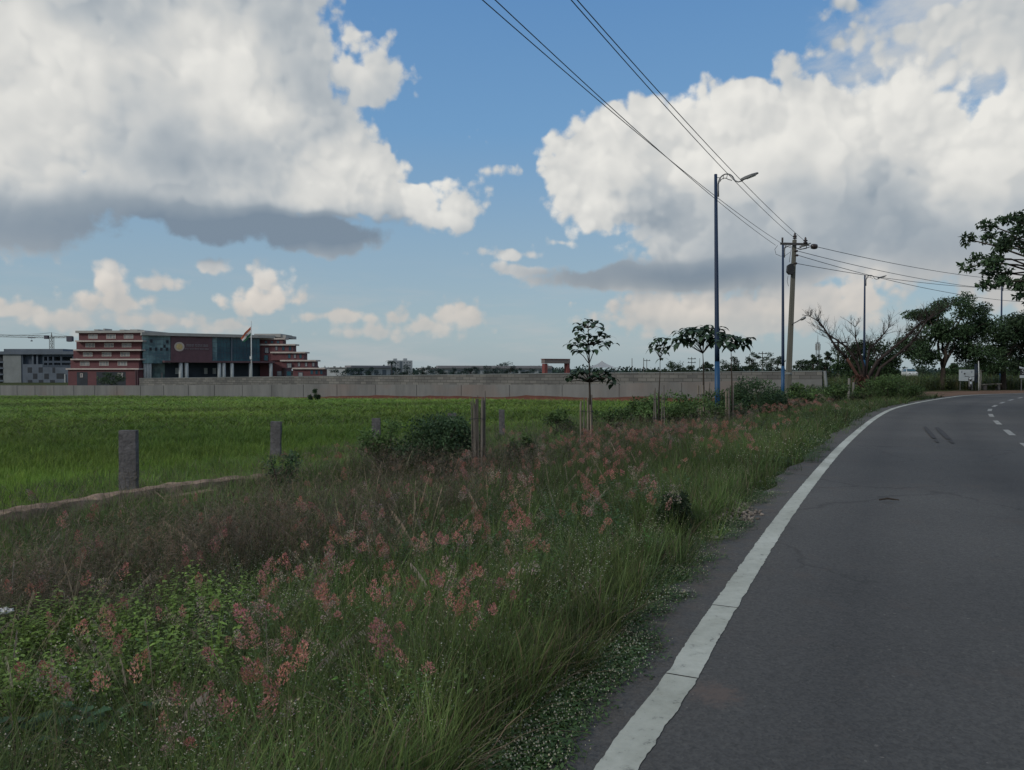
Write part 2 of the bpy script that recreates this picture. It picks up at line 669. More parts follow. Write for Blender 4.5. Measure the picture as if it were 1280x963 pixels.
PROF_D = [-1e4, 0.0, 0.6, 5.0, 9.3, 10.4, 33, 60, 98, 137, 250, 5000]
PROF_Z = [-0.03, -0.03, -0.06, -0.52, -0.68, -0.98, -1.2, -1.6, -2.1, -2.8, -3.4, -3.5]


def wav(x, y):
    return (np.sin(x * 1.3 + y * .7) * np.cos(y * 1.1 - x * .4) * .5 + np.sin(x * .37 - y * .53) * .5)


def ground_z(x, y):
    x = np.asarray(x, float)
    y = np.asarray(y, float)
    shp = x.shape
    d, _ = road_d(x, y)
    z = np.interp(d, PROF_D, PROF_Z)
    xx, yy = np.ravel(x), np.ravel(y)
    z = z * np.where(d > 0, 1 - sm(xx, 15, 27) * (1 - sm(yy, 110, 260)), 1) - 0.03 * sm(xx, 15, 27)
    z = z + 0.035 * wav(xx, yy) * sm(d, 0.3, 2.0) * (1 - sm(np.abs(d - 9.85), 0, 1) * 0.3)
    return z.reshape(shp)


def gz(x, y):
    return float(ground_z(np.array([x]), np.array([y]))[0])


def at_ground(px, py):
    """point of the terrain seen at a photograph pixel"""
    d = ray(px, py)
    lo, hi = 1.0, 400.0
    p = None
    t = 1.0
    while t < 600:
        p = CAM + d * t
        if p.z < gz(p.x, p.y):
            break
        t *= 1.02
    return p


# ground sheet
def axis(lo, hi, near, step, grow):
    a = [0.0]
    s = step
    while a[-1] < hi:
        if a[-1] > near: s *= grow
        a.append(a[-1] + s)
    b = [0.0]
    s = step
    while b[-1] > lo:
        if b[-1] < -near: s *= grow
        b.append(b[-1] - s)
    return np.array(b[:0:-1] + a)


gx = axis(-3500, 3500, 26, 0.5, 1.13)
gy = axis(-300, 5500, 62, 0.5, 1.12)
GX, GY = np.meshgrid(gx, gy)
GZ = ground_z(GX.ravel(), GY.ravel())
nx, ny = len(gx), len(gy)
ii = (np.arange(ny - 1)[:, None] * nx + np.arange(nx - 1)[None]).ravel()
GF = np.stack([ii, ii + 1, ii + 1 + nx, ii + nx], 1)


def soil_mat():
    m, nt, bs = newmat('field_soil')
    tcn = nt.nodes.new('ShaderNodeTexCoord')
    n1 = nt.nodes.new('ShaderNodeTexNoise'); n1.inputs['Scale'].default_value = 0.06; n1.inputs['Detail'].default_value = 8
    n2 = nt.nodes.new('ShaderNodeTexNoise'); n2.inputs['Scale'].default_value = 6; n2.inputs['Detail'].default_value = 6
    for n in (n1, n2):
        nt.links.new(tcn.outputs['Object'], n.inputs['Vector'])
    r1 = nt.nodes.new('ShaderNodeValToRGB')
    r1.color_ramp.elements[0].position = .35; r1.color_ramp.elements[0].color = (.040, .054, .022, 1)
    r1.color_ramp.elements[1].position = .68; r1.color_ramp.elements[1].color = (.066, .084, .030, 1)
    nt.links.new(n1.outputs[0], r1.inputs[0])
    r2 = nt.nodes.new('ShaderNodeValToRGB')
    r2.color_ramp.elements[0].position = .3; r2.color_ramp.elements[0].color = (.45, .42, .36, 1)
    r2.color_ramp.elements[1].position = .75; r2.color_ramp.elements[1].color = (1.2, 1.15, 1.0, 1)
    nt.links.new(n2.outputs[0], r2.inputs[0])
    mx = nt.nodes.new('ShaderNodeMix'); mx.data_type = 'RGBA'; mx.blend_type = 'MULTIPLY'; mx.inputs[0].default_value = 1
    nt.links.new(r1.outputs[0], mx.inputs[6]); nt.links.new(r2.outputs[0], mx.inputs[7])
    nt.links.new(mx.outputs[2], bs.inputs['Base Color'])
    bs.inputs['Roughness'].default_value = .95
    bs.inputs['Specular IOR Level'].default_value = .1
    bp = nt.nodes.new('ShaderNodeBump'); bp.inputs['Strength'].default_value = .6; bp.inputs['Distance'].default_value = .05
    nt.links.new(n2.outputs[0], bp.inputs['Height']); nt.links.new(bp.outputs[0], bs.inputs['Normal'])
    return m


ground = tri_mesh('ground', np.stack([GX.ravel(), GY.ravel(), GZ], 1), GF, None, soil_mat(), smooth=True)
tag(ground, kind='structure')


# road: crowned ribbon
def ribbon(offs, zs, i0=0, i1=None, jitter=None, cols=None):
    L, N = EDGE[i0:i1], NRM[i0:i1]
    V, k = [], len(offs)
    for j in range(len(L)):
        for o_, z_ in zip(offs, zs):
            oo = o_ + (jitter(j, o_) if jitter else 0)
            p = L[j] + N[j] * oo
            V.append((p[0], p[1], z_))
    F = []
    for j in range(len(L) - 1):
        for q in range(k - 1):
            a = j * k + q
            F.append((a, a + 1, a + 1 + k, a + k))
    return np.array(V), np.array(F)


def asphalt_mat():
    m, nt, bs = newmat('asphalt')
    tcn = nt.nodes.new('ShaderNodeTexCoord')
    O = tcn.outputs['Object']

    def noise(scale, det=6, rough=.6):
        n = nt.nodes.new('ShaderNodeTexNoise')
        n.inputs['Scale'].default_value = scale; n.inputs['Detail'].default_value = det; n.inputs['Roughness'].default_value = rough
        nt.links.new(O, n.inputs['Vector'])
        return n.outputs[0]

    def ramp(sock, pts):
        r = nt.nodes.new('ShaderNodeValToRGB')
        while len(r.color_ramp.elements) < len(pts): r.color_ramp.elements.new(.5)
        for e, (p, c) in zip(r.color_ramp.elements, pts):
            e.position = p; e.color = (*c, 1)
        nt.links.new(sock, r.inputs[0])
        return r.outputs[0]

    def mix(a, b, f, blend='MIX'):
        x = nt.nodes.new('ShaderNodeMix'); x.data_type = 'RGBA'; x.blend_type = blend
        if isinstance(f, float): x.inputs[0].default_value = f
        else: nt.links.new(f, x.inputs[0])
        for i, s in ((6, a), (7, b)):
            if isinstance(s, tuple): x.inputs[i].default_value = (*s, 1)
            else: nt.links.new(s, x.inputs[i])
        return x.outputs[2]
    base = ramp(noise(.35, 5), [(.3, (.072, .073, .074)), (.7, (.096, .097, .097))])
    vor = nt.nodes.new('ShaderNodeTexVoronoi'); vor.inputs['Scale'].default_value = 85
    nt.links.new(O, vor.inputs['Vector'])
    agg = ramp(vor.outputs['Color'], [(.0, (.66, .66, .66)), (.6, (.97, .97, .97)), (.93, (1.1, 1.09, 1.06)), (1, (2.1, 2.0, 1.9))])
    c = mix(base, agg, 1.0, 'MULTIPLY')
    c = mix(c, ramp(noise(30, 4, .7), [(.3, (.82, .82, .82)), (.7, (1.14, 1.13, 1.12))]), 1.0, 'MULTIPLY')
    # dusty brown scatter
    dust = ramp(noise(1.3, 7, .7), [(.56, (0, 0, 0)), (.72, (1, 1, 1))])
    x = nt.nodes.new('ShaderNodeMath'); x.operation = 'MULTIPLY'; x.inputs[1].default_value = .35
    nt.links.new(dust, x.inputs[0])
    c = mix(c, (.105, .082, .070), x.outputs[0])
    # the crumbled reddish patch beside the painted line
    px_, py_ = flat(893, 868)
    vm_ = nt.nodes.new('ShaderNodeVectorMath'); vm_.operation = 'MULTIPLY_ADD'
    vm_.inputs[1].default_value = (1 / .20, 1 / .22, 0); vm_.inputs[2].default_value = (-px_ / .20, -py_ / .22, 0)
    nt.links.new(O, vm_.inputs[0])
    ln = nt.nodes.new('ShaderNodeVectorMath'); ln.operation = 'LENGTH'
    nt.links.new(vm_.outputs[0], ln.inputs[0])
    ad = nt.nodes.new('ShaderNodeMath'); ad.operation = 'SUBTRACT'; ad.inputs[0].default_value = 1.45
    nt.links.new(ln.outputs['Value'], ad.inputs[1])
    mu = nt.nodes.new('ShaderNodeMath'); mu.operation = 'MULTIPLY'
    nt.links.new(ad.outputs[0], mu.inputs[0]); nt.links.new(noise(22, 5, .7), mu.inputs[1])
    pm = ramp(mu.outputs[0], [(.34, (0, 0, 0)), (.62, (.62, .62, .62))])
    c = mix(c, (.140, .106, .092), pm)
    at_ = nt.nodes.new('ShaderNodeAttribute'); at_.attribute_name = 'Col'
    sp = nt.nodes.new('ShaderNodeSeparateColor'); nt.links.new(at_.outputs['Color'], sp.inputs[0])

    def m2(op, a, b):
        x = nt.nodes.new('ShaderNodeMath'); x.operation = op; x.use_clamp = True
        for i, s in enumerate((a, b)):
            if isinstance(s, float): x.inputs[i].default_value = s
            else: nt.links.new(s, x.inputs[i])
        return x.outputs[0]
    # darker polished wheel tracks, broken up; brown grit drifting in from the verge; long tar cracks and old patches
    c = mix(c, (.72, .73, .75), m2('MULTIPLY', sp.outputs[0], m2('MULTIPLY', noise(.6, 4), 1.3)), 'MULTIPLY')
    c = mix(c, (.115, .092, .072), m2('MULTIPLY', sp.outputs[1], m2('MULTIPLY', ramp(noise(5, 7, .72), [(.42, (0, 0, 0)), (.66, (1, 1, 1))]), .75)))
    vc = nt.nodes.new('ShaderNodeTexVoronoi'); vc.feature = 'DISTANCE_TO_EDGE'; vc.inputs['Scale'].default_value = .28
    wv = nt.nodes.new('ShaderNodeTexNoise'); wv.inputs['Scale'].default_value = 1.6; wv.inputs['Detail'].default_value = 6
    nt.links.new(O, wv.inputs['Vector'])
    wa = nt.nodes.new('ShaderNodeVectorMath'); wa.operation = 'MULTIPLY_ADD'; wa.inputs[1].default_value = (.9, .9, 0)
    nt.links.new(wv.outputs['Color'], wa.inputs[0]); nt.links.new(O, wa.inputs[2]); nt.links.new(wa.outputs[0], vc.inputs['Vector'])
    cra = ramp(vc.outputs['Distance'], [(.0, (1, 1, 1)), (.0035, (.6, .6, .6)), (.006, (0, 0, 0))])
    c = mix(c, (.55, .55, .55), m2('MULTIPLY', cra, m2('MULTIPLY', ramp(noise(.35, 3), [(.42, (0, 0, 0)), (.52, (1, 1, 1))]), .75)), 'MULTIPLY')
    c = mix(c, ramp(noise(.13, 2, .4), [(.35, (.84, .85, .86)), (.65, (1.15, 1.13, 1.10))]), 1.0, 'MULTIPLY')
    nt.links.new(c, bs.inputs['Base Color'])
    bs.inputs['Roughness'].default_value = .86
    bs.inputs['Specular IOR Level'].default_value = .25
    bp = nt.nodes.new('ShaderNodeBump'); bp.inputs['Strength'].default_value = .35; bp.inputs['Distance'].default_value = .005
    nt.links.new(vor.outputs['Distance'], bp.inputs['Height']); nt.links.new(bp.outputs[0], bs.inputs['Normal'])
    return m


ejit = RNG.normal(0, .035, len(EDGE) * 2)


def edge_jit(j, o_):
    return .05 * math.sin(j * .35) + .035 * math.sin(j * .83 + 1) if o_ == 0.02 else 0.0


OFFS = [-ROADW, -6.4, -5.9, -5.5, -5.1, -4.6, -4.1, -3.65, -3.2, -2.7, -2.3, -1.9, -1.5, -1.15, -SHOULDER - .3, -.45, -.22, 0.02]
V, F = ribbon(OFFS, [float(np.interp(-o_, [-.02, SHOULDER + .3, ROADW / 2, ROADW], [-0.002, .004, .03, 0])) for o_ in OFFS], jitter=edge_jit)
off_ = np.tile(np.array(OFFS), len(EDGE))
track = sum(np.exp(-((off_ + c) / .32) ** 2) for c in (1.15, 2.7, 4.4, 5.9))
RC = np.stack([np.clip(track, 0, 1), np.clip(1 - (-off_) / .55, 0, 1), np.clip(1 - np.abs(off_ + 3.55) / .25, 0, 1)], 1)
road = tri_mesh('road', V, F[:, ::-1], RC, asphalt_mat(), smooth=True)
tag(road, kind='structure')


def road_z(o_):                               # height of the asphalt at offset from the left edge
    return float(np.interp(-o_, [-.02, SHOULDER + .3, ROADW / 2, ROADW], [-0.002, .004, .03, 0]))


def paint_mat():
    m, nt, bs = newmat('road_paint')
    tcn = nt.nodes.new('ShaderNodeTexCoord')
    n1 = nt.nodes.new('ShaderNodeTexNoise'); n1.inputs['Scale'].default_value = 14; n1.inputs['Detail'].default_value = 8; n1.inputs['Roughness'].default_value = .7
    n2 = nt.nodes.new('ShaderNodeTexVoronoi'); n2.inputs['Scale'].default_value = 34
    n3 = nt.nodes.new('ShaderNodeTexNoise'); n3.inputs['Scale'].default_value = 1.1; n3.inputs['Detail'].default_value = 5
    for n in (n1, n2, n3): nt.links.new(tcn.outputs['Object'], n.inputs['Vector'])
    r = nt.nodes.new('ShaderNodeValToRGB')
    e = r.color_ramp.elements
    e[0].position = .30; e[0].color = (.12, .12, .12, 1)
    e[1].position = .40; e[1].color = (.42, .44, .395, 1)
    k = e.new(.75); k.color = (.53, .55, .50, 1)
    nt.links.new(n1.outputs[0], r.inputs[0])
    r3 = nt.nodes.new('ShaderNodeValToRGB')
    r3.color_ramp.elements[0].position = .3; r3.color_ramp.elements[0].color = (.66, .66, .63, 1)
    r3.color_ramp.elements[1].position = .65; r3.color_ramp.elements[1].color = (1, 1, 1, 1)
    nt.links.new(n3.outputs[0], r3.inputs[0])
    r2 = nt.nodes.new('ShaderNodeValToRGB')
    r2.color_ramp.elements[0].position = .03; r2.color_ramp.elements[0].color = (.45, .43, .40, 1)
    r2.color_ramp.elements[1].position = .09; r2.color_ramp.elements[1].color = (1, 1, 1, 1)
    nt.links.new(n2.outputs['Distance'], r2.inputs[0])
    a = r.outputs[0]
    for s in (r3.outputs[0], r2.outputs[0]):
        mx = nt.nodes.new('ShaderNodeMix'); mx.data_type = 'RGBA'; mx.blend_type = 'MULTIPLY'; mx.inputs[0].default_value = 1
        nt.links.new(a, mx.inputs[6]); nt.links.new(s, mx.inputs[7])
        a = mx.outputs[2]
    nt.links.new(a, bs.inputs['Base Color'])
    bs.inputs['Roughness'].default_value = .7
    bs.inputs['Specular IOR Level'].default_value = .3
    bp = nt.nodes.new('ShaderNodeBump'); bp.inputs['Strength'].default_value = .3; bp.inputs['Distance'].default_value = .004
    nt.links.new(n1.outputs[0], bp.inputs['Height']); nt.links.new(bp.outputs[0], bs.inputs['Normal'])
    return m


M_PAINT = paint_mat()
# the solid edge line, laid in lengths with ragged edges and thin cracks where two lengths meet
mb = MB()
S = np.concatenate([[0], np.cumsum(np.linalg.norm(np.diff(LINE, axis=0), axis=1))])
cuts = []
for p in ((907, 758), (862, 848), (984, 642)):
    q = flat(*p)
    j = ((LINE - np.array(q)) ** 2).sum(1).argmin()
    cuts.append(S[j])
LW = .152
ss = np.concatenate([np.arange(2, 34, .012), np.arange(34, S[-1] - 2, .12)])
prev = None
for s_ in ss:
    x = np.interp(s_, S, LINE[:, 0]); y = np.interp(s_, S, LINE[:, 1])
    tx = np.interp(s_, S, TAN[:, 0]); ty = np.interp(s_, S, TAN[:, 1])
    w1_ = LW / 2 + .009 * mnoise.noise((s_ * 6, 0, 0)) + .006 * mnoise.noise((s_ * 23, 7, 0))
    w2_ = LW / 2 + .009 * mnoise.noise((s_ * 6, 3, 9)) + .006 * mnoise.noise((s_ * 23, 1, 5))
    crack = any(abs(s_ - c) < .0065 and mnoise.noise((s_ * 3, 0, 4)) > -.9 for c in cuts)
    row = (Vector((x - ty * w1_, y + tx * w1_, road_z(-SHOULDER + w1_) + .004)), Vector((x + ty * w2_, y - tx * w2_, road_z(-SHOULDER - w2_) + .004)))
    if prev is not None and not crack:
        mb.add([prev[0], prev[1], row[1], row[0]], [(0, 1, 2, 3)])
    prev = row
o = mb.build('edge_line', M_PAINT); tag(o, kind='structure')
# centre dashes (hand read, they swing round the bend)
mb = MB()
dash = [((1286, 546), (1292, 549)), ((1252.5, 534.5), (1269, 541)), ((1237, 525), (1248.5, 529.5)), ((1228, 517.2), (1236, 521.2)),
        ((1225, 512.6), (1232, 515.6)), ((1230, 509.8), (1238, 507.0)), ((1242, 505.6), (1250, 503.8)), ((1258, 502.6), (1270, 501))]
cen = -SHOULDER - LW / 2 - 3.1
Cn = EDGE + NRM * cen
s2 = np.concatenate([[0], np.cumsum(np.linalg.norm(np.diff(Cn, axis=0), axis=1))])
s0_ = 0.0
while s0_ < s2[-1] - 4:
    rows = []
    for k in range(5):
        s_ = s0_ + k * .45
        x = np.interp(s_, s2, Cn[:, 0]); y = np.interp(s_, s2, Cn[:, 1])
        tx = np.interp(s_, s2, TAN[:, 0]); ty = np.interp(s_, s2, TAN[:, 1])
        rows += [Vector((x - ty * .065, y + tx * .065, .0335)), Vector((x + ty * .065, y - tx * .065, .0335))]
    mb.add(rows, [(2 * k, 2 * k + 1, 2 * k + 3, 2 * k + 2) for k in range(4)])
    s0_ += 3.9
M_DASH = paint('faded_dash_paint', (.30, .305, .29), .8, var=.5, scale=7)
o = mb.build('centre_dashes', M_DASH); tag(o, kind='structure')

# tyre skid marks and a twig on the far lane
M_SKID = paint('tyre_rubber', (.040, .040, .042), .9, var=.4, scale=8)
mb = MB()
for (a, b, w) in (((1156, 535), (1172, 555), .05), ((1171, 536), (1191, 556), .06)):
    p, q = flat(*a), flat(*b)
    n_ = 14
    for k in range(n_):
        if (k * 7) % 11 in (0, 1) and k > 8: continue
        t0, t1 = k / n_, (k + 1) / n_
        p0 = (p[0] + (q[0] - p[0]) * t0, p[1] + (q[1] - p[1]) * t0); p1 = (p[0] + (q[0] - p[0]) * t1, p[1] + (q[1] - p[1]) * t1)
        tv = Vector((q[0] - p[0], q[1] - p[1], 0)).normalized(); nv = Vector((-tv.y, tv.x, 0))
        ww = w * (.55 + .45 * math.sin(pi * (t0 + .1)))
        zz = .036
        mb.add([Vector((*p0, zz)) + nv * ww, Vector((*p0, zz)) - nv * ww, Vector((*p1, zz)) - nv * ww, Vector((*p1, zz)) + nv * ww], [(0, 1, 2, 3)])
o = mb.build('skid_marks', M_SKID); tag(o, kind='structure')

# bare earth beside the bend, and along the boundary wall
M_DIRT = paint('bare_earth', (.155, .100, .072), .95, var=.35, scale=.8, bump=.6, spec=.1, fine=9)
i0 = int(np.argmin(((EDGE - np.array((25.0, 43.6))) ** 2).sum(1)))
V, F = ribbon([-.05, 1.2, 3.2, 5.2], [0.0, 0.0, 0.0, 0.0], i0=i0, jitter=lambda j, o_: (.25 * math.sin(j * .6) if o_ > 5 else 0) - (5.2 - 2.2) * max(0, 1 - j / 40) * (o_ / 5.2))
V[:, 2] = np.maximum(ground_z(V[:, 0], V[:, 1]), -.03) + .012
V[::4, 2] = -0.012
dirt = tri_mesh('dirt_shoulder', V, F, None, M_DIRT, smooth=True)
tag(dirt, kind='structure')

# ------------------------------------------------------------------ materials for built things
M_RED = paint('red_render', (.118, .047, .054), .8, var=.2, scale=.4)
M_REDD = paint('dark_red_cladding', (.105, .058, .070), .7, var=.2, scale=.5)
M_CREAM = paint('cream_cornice', (.46, .41, .38), .8, var=.2, scale=.5)
M_ROOF = paint('grey_roof_edge', (.33, .33, .32), .8, var=.2, scale=.4)
M_COLUMN = paint('pale_column', (.34, .37, .38), .7, var=.15, scale=.6)
M_DARK = paint('recess_shade', (.022, .030, .042), .7, var=.4, scale=.6)  # shade inside openings put into the colour
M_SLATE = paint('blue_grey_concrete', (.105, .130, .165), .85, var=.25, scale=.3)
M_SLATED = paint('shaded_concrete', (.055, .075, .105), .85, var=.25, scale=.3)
M_LIGHTCON = paint('pale_plaster', (.20, .22, .225), .9, var=.2, scale=.25)
M_CONC = paint('weathered_concrete', (.20, .195, .18), .9, var=.35, scale=2.2, bump=.5, spec=.15)
M_POLECON = paint('pole_concrete', (.135, .135, .118), .9, var=.3, scale=2.0, bump=.3, streak=True, spec=.15)
M_STONE = paint('granite_post', (.125, .122, .128), .95, var=.5, scale=9, bump=1.0, spec=.1, fine=26)
M_NAVYP = paint('navy_pole_paint', (.012, .030, .072), .55, var=.4, scale=2.0, streak=True, spec=.3)
M_BLUE = paint('blue_pole_paint', (.012, .075, .185), .5, var=.45, scale=2.0, streak=True, spec=.35)
M_GREYMET = paint('galvanised_steel', (.16, .165, .17), .45, .5, var=.3, scale=4)
M_DARKMET = paint('dark_steel', (.030, .032, .036), .6, .2, var=.3, scale=6)
M_CER = paint('brown_insulator', (.035, .026, .028), .3, var=.2, scale=10)
M_WIRE = paint('wire_aluminium', (.055, .062, .075), .6, .2, var=.1)
M_BARK = paint('bark', (.060, .050, .042), .95, var=.5, scale=5, bump=.8, spec=.1, streak=True)
M_DEADWOOD = paint('dead_wood', (.050, .040, .038), .95, var=.45, scale=3, bump=.6, spec=.1)
M_RUST = paint('rusty_bark', (.105, .056, .046), .95, var=.4, scale=3, bump=.8, spec=.1)
M_STICK = paint('split_sticks', (.26, .225, .18), .95, var=.55, scale=6, bump=.7, spec=.1, streak=True)
M_STICKD = paint('grey_sticks', (.165, .150, .135), .95, var=.5, scale=6, bump=.7, spec=.1, streak=True)
M_WHITE = paint('white_paint', (.55, .57, .57), .6, var=.12, scale=2)
M_BLACK = paint('black_paint', (.02, .021, .024), .45, var=.3, scale=4)
M_GOLD = paint('emblem_gold', (.52, .40, .18), .5, var=.25, scale=1.5)


def glassmat(name, c1, c2, scale):
    """panes reflecting a bright sky: a cool body colour with a strong clear coat, broken by panel joints"""
    m, nt, bs = newmat(name)
    tcn = nt.nodes.new('ShaderNodeTexCoord')
    br = nt.nodes.new('ShaderNodeTexNoise')
    br.inputs['Scale'].default_value = scale
    br.inputs['Detail'].default_value = 2
    nt.links.new(tcn.outputs['Object'], br.inputs['Vector'])
    r = nt.nodes.new('ShaderNodeValToRGB')
    r.color_ramp.elements[0].position = .38; r.color_ramp.elements[0].color = (*c1, 1)
    r.color_ramp.elements[1].position = .62; r.color_ramp.elements[1].color = (*c2, 1)
    nt.links.new(br.outputs[0], r.inputs[0])
    nt.links.new(r.outputs[0], bs.inputs['Base Color'])
    bs.inputs['Roughness'].default_value = .15
    bs.inputs['Specular IOR Level'].default_value = .28
    return m


M_GLASSL = glassmat('pale_curtain_glass', (.060, .125, .150), (.17, .28, .30), .35)  # reflection of the bright sky put into the pale teal
M_GLASSD = glassmat('deep_curtain_glass', (.010, .050, .078), (.028, .105, .135), .22)
M_PANE = glassmat('window_pane', (.16, .17, .18), (.26, .27, .28), .8)  # pale base colour stands for the reflected sky


def wallmat(name, red):
    m, nt, bs = newmat(name)
    tcn = nt.nodes.new('ShaderNodeTexCoord')
    mp = nt.nodes.new('ShaderNodeMapping'); mp.inputs['Scale'].default_value = (.30, .30, .05)
    nt.links.new(tcn.outputs['Object'], mp.inputs[0])
    n1 = nt.nodes.new('ShaderNodeTexNoise'); n1.inputs['Scale'].default_value = 1.6; n1.inputs['Detail'].default_value = 8; n1.inputs['Roughness'].default_value = .7
    nt.links.new(mp.outputs[0], n1.inputs['Vector'])
    n2 = nt.nodes.new('ShaderNodeTexNoise'); n2.inputs['Scale'].default_value = .11; n2.inputs['Detail'].default_value = 4
    nt.links.new(tcn.outputs['Object'], n2.inputs['Vector'])
    r1 = nt.nodes.new('ShaderNodeValToRGB')
    r1.color_ramp.elements[0].position = .3; r1.color_ramp.elements[0].color = (.120, .124, .124, 1)
    r1.color_ramp.elements[1].position = .7; r1.color_ramp.elements[1].color = (.205, .210, .208, 1)
    nt.links.new(n1.outputs[0], r1.inputs[0])
    r2 = nt.nodes.new('ShaderNodeValToRGB')
    r2.color_ramp.elements[0].position = .56; r2.color_ramp.elements[0].color = (0, 0, 0, 1)
    r2.color_ramp.elements[1].position = .70; r2.color_ramp.elements[1].color = (red, red, red, 1)
    nt.links.new(n2.outputs[0], r2.inputs[0])
    ad = nt.nodes.new('ShaderNodeMath'); ad.operation = 'MULTIPLY'
    nt.links.new(r2.outputs[0], ad.inputs[0]); nt.links.new(n1.outputs[0], ad.inputs[1])
    mu = nt.nodes.new('ShaderNodeMath'); mu.operation = 'MULTIPLY'; mu.inputs[1].default_value = 1.6; mu.use_clamp = True
    nt.links.new(ad.outputs[0], mu.inputs[0])
    mx = nt.nodes.new('ShaderNodeMix'); mx.data_type = 'RGBA'
    nt.links.new(mu.outputs[0], mx.inputs[0])
    nt.links.new(r1.outputs[0], mx.inputs[6]); mx.inputs[7].default_value = (.20, .118, .085, 1)
    nt.links.new(mx.outputs[2], bs.inputs['Base Color'])
    bs.inputs['Roughness'].default_value = .95
    bs.inputs['Specular IOR Level'].default_value = .1
    return m


M_PLASTER = wallmat('stained_wall_plaster', .45)


def blockmat():
    m, nt, bs = newmat('concrete_blockwork')
    uvn = nt.nodes.new('ShaderNodeUVMap')
    b = nt.nodes.new('ShaderNodeTexBrick')
    b.inputs['Scale'].default_value = 1.0
    b.inputs['Brick Width'].default_value = .8
    b.inputs['Row Height'].default_value = .28
    b.inputs['Mortar Size'].default_value = .025
    b.inputs['Color1'].default_value = (.120, .122, .124, 1)
    b.inputs['Color2'].default_value = (.185, .185, .180, 1)
    b.inputs['Mortar'].default_value = (.085, .085, .085, 1)
    nt.links.new(uvn.outputs[0], b.inputs['Vector'])
    tcn = nt.nodes.new('ShaderNodeTexCoord')
    n = nt.nodes.new('ShaderNodeTexNoise'); n.inputs['Scale'].default_value = .35; n.inputs['Detail'].default_value = 6
    nt.links.new(tcn.outputs['Object'], n.inputs['Vector'])
    r = nt.nodes.new('ShaderNodeValToRGB')
    r.color_ramp.elements[0].position = .3; r.color_ramp.elements[0].color = (.75, .75, .74, 1)
    r.color_ramp.elements[1].position = .7; r.color_ramp.elements[1].color = (1.15, 1.13, 1.08, 1)
    nt.links.new(n.outputs[0], r.inputs[0])
    mx = nt.nodes.new('ShaderNodeMix'); mx.data_type = 'RGBA'; mx.blend_type = 'MULTIPLY'; mx.inputs[0].default_value = 1
    nt.links.new(b.outputs[0], mx.inputs[6]); nt.links.new(r.outputs[0], mx.inputs[7])
    nt.links.new(mx.outputs[2], bs.inputs['Base Color'])
    bs.inputs['Roughness'].default_value = .95
    bs.inputs['Specular IOR Level'].default_value = .1
    return m


M_BLOCK = blockmat()

# ------------------------------------------------------------------ boundary wall across the far side of the field
#           px,   Y,   top of blockwork, joint
WPTS = [(1028, 57.0, 464.6, 474.0), (700, 69.0, 467.4, 481.4), (420, 84.0, 470.6, 480.6), (175, 104.0, 473.4, 482.0)]
LPTS = WPTS + [(0, 125.0, 482.0, 482.0), (-150, 146, 484, 484.0)]


def wall_run(pts, z_lo, z_hi, step=3.0):
    """list of (x, y, zlo, zhi) along the run; z as functions of (index, px)"""
    P = []
    for k in range(len(pts) - 1):
        a, b = pts[k], pts[k + 1]
        A, B = at(a[0], 463, a[1]), at(b[0], 463, b[1])
        n = max(2, int((B - A).length / step))
        for i in range(n):
            t = i / n
            P.append((A.lerp(B, t), z_lo(k, t), z_hi(k, t)))
    P.append((B, z_lo(len(pts) - 2, 1.0), z_hi(len(pts) - 2, 1.0)))
    return P


def lin(pts, col):
    zs = [at(p[0], p[col], p[1]).z for p in pts]
    return lambda k, t: zs[k] + (zs[k + 1] - zs[k]) * t


wall = empty('boundary_wall', (at(700, 463, 69).x, 69.0, -1.3), 'long grey concrete boundary wall with rust stained plaster running across the far edge of the field', 'wall')


def wall_mesh(P, thick, name, mat, uv=False, proud=0.0):
    V, F = [], []
    n = len(P)
    dist = 0
    U_ = []
    for i, (p, a, b) in enumerate(P):
        q = P[min(i + 1, n - 1)][0] - P[max(i - 1, 0)][0]
        q.z = 0
        q.normalize()
        nr = Vector((q.y, -q.x, 0))
        if nr.y > 0: nr = -nr
        if i: dist += (P[i][0] - P[i - 1][0]).length
        f0 = Vector((p.x, p.y, 0)) + nr * (thick / 2 + proud)
        f1 = Vector((p.x, p.y, 0)) - nr * (thick / 2 + proud)
        V += [(f0.x, f0.y, a), (f0.x, f0.y, b), (f1.x, f1.y, b), (f1.x, f1.y, a)]
        U_ += [(dist, a), (dist, b), (dist, b + .2), (dist, a)]
    for i in range(n - 1):
        o_ = i * 4
        for k in range(3):
            F.append((o_ + k, o_ + k + 1, o_ + 5 + k, o_ + 4 + k))
    F.append((0, 3, 2, 1)); F.append((4 * n - 4, 4 * n - 3, 4 * n - 2, 4 * n - 1))
    mb = MB(); mb.add(V, F)
    o = mb.build(name, mat, wall)
    if uv:
        l = o.data.uv_layers.new(name='UVMap')
        for lp in o.data.loops:
            l.data[lp.index].uv = U_[lp.vertex_index]
    return o


jz = lin(LPTS, 3)
wall_mesh(wall_run(LPTS, lambda k, t: -4.0, jz), .30, 'lower_wall', M_PLASTER)
wall_mesh(wall_run(WPTS, lin(WPTS, 3), lin(WPTS, 2)), .22, 'upper_blockwork', M_BLOCK, uv=True)
tp = lin(WPTS, 2)
wall_mesh(wall_run(WPTS, tp, lambda k, t: tp(k, t) + .06), .30, 'coping', M_LIGHTCON)
# buttress piers on the lower wall
for k, (p, a, b) in enumerate(wall_run(LPTS, lambda k, t: -3.6, jz, 5.2)):
    if k == 0 or k > 30: continue
    mb = MB(); mb.box((p.x + .10, p.y - .17, (a + b) / 2), (.26, .24, b - a - .03), rz=-.55)
    mb.build('pier', M_PLASTER, wall)
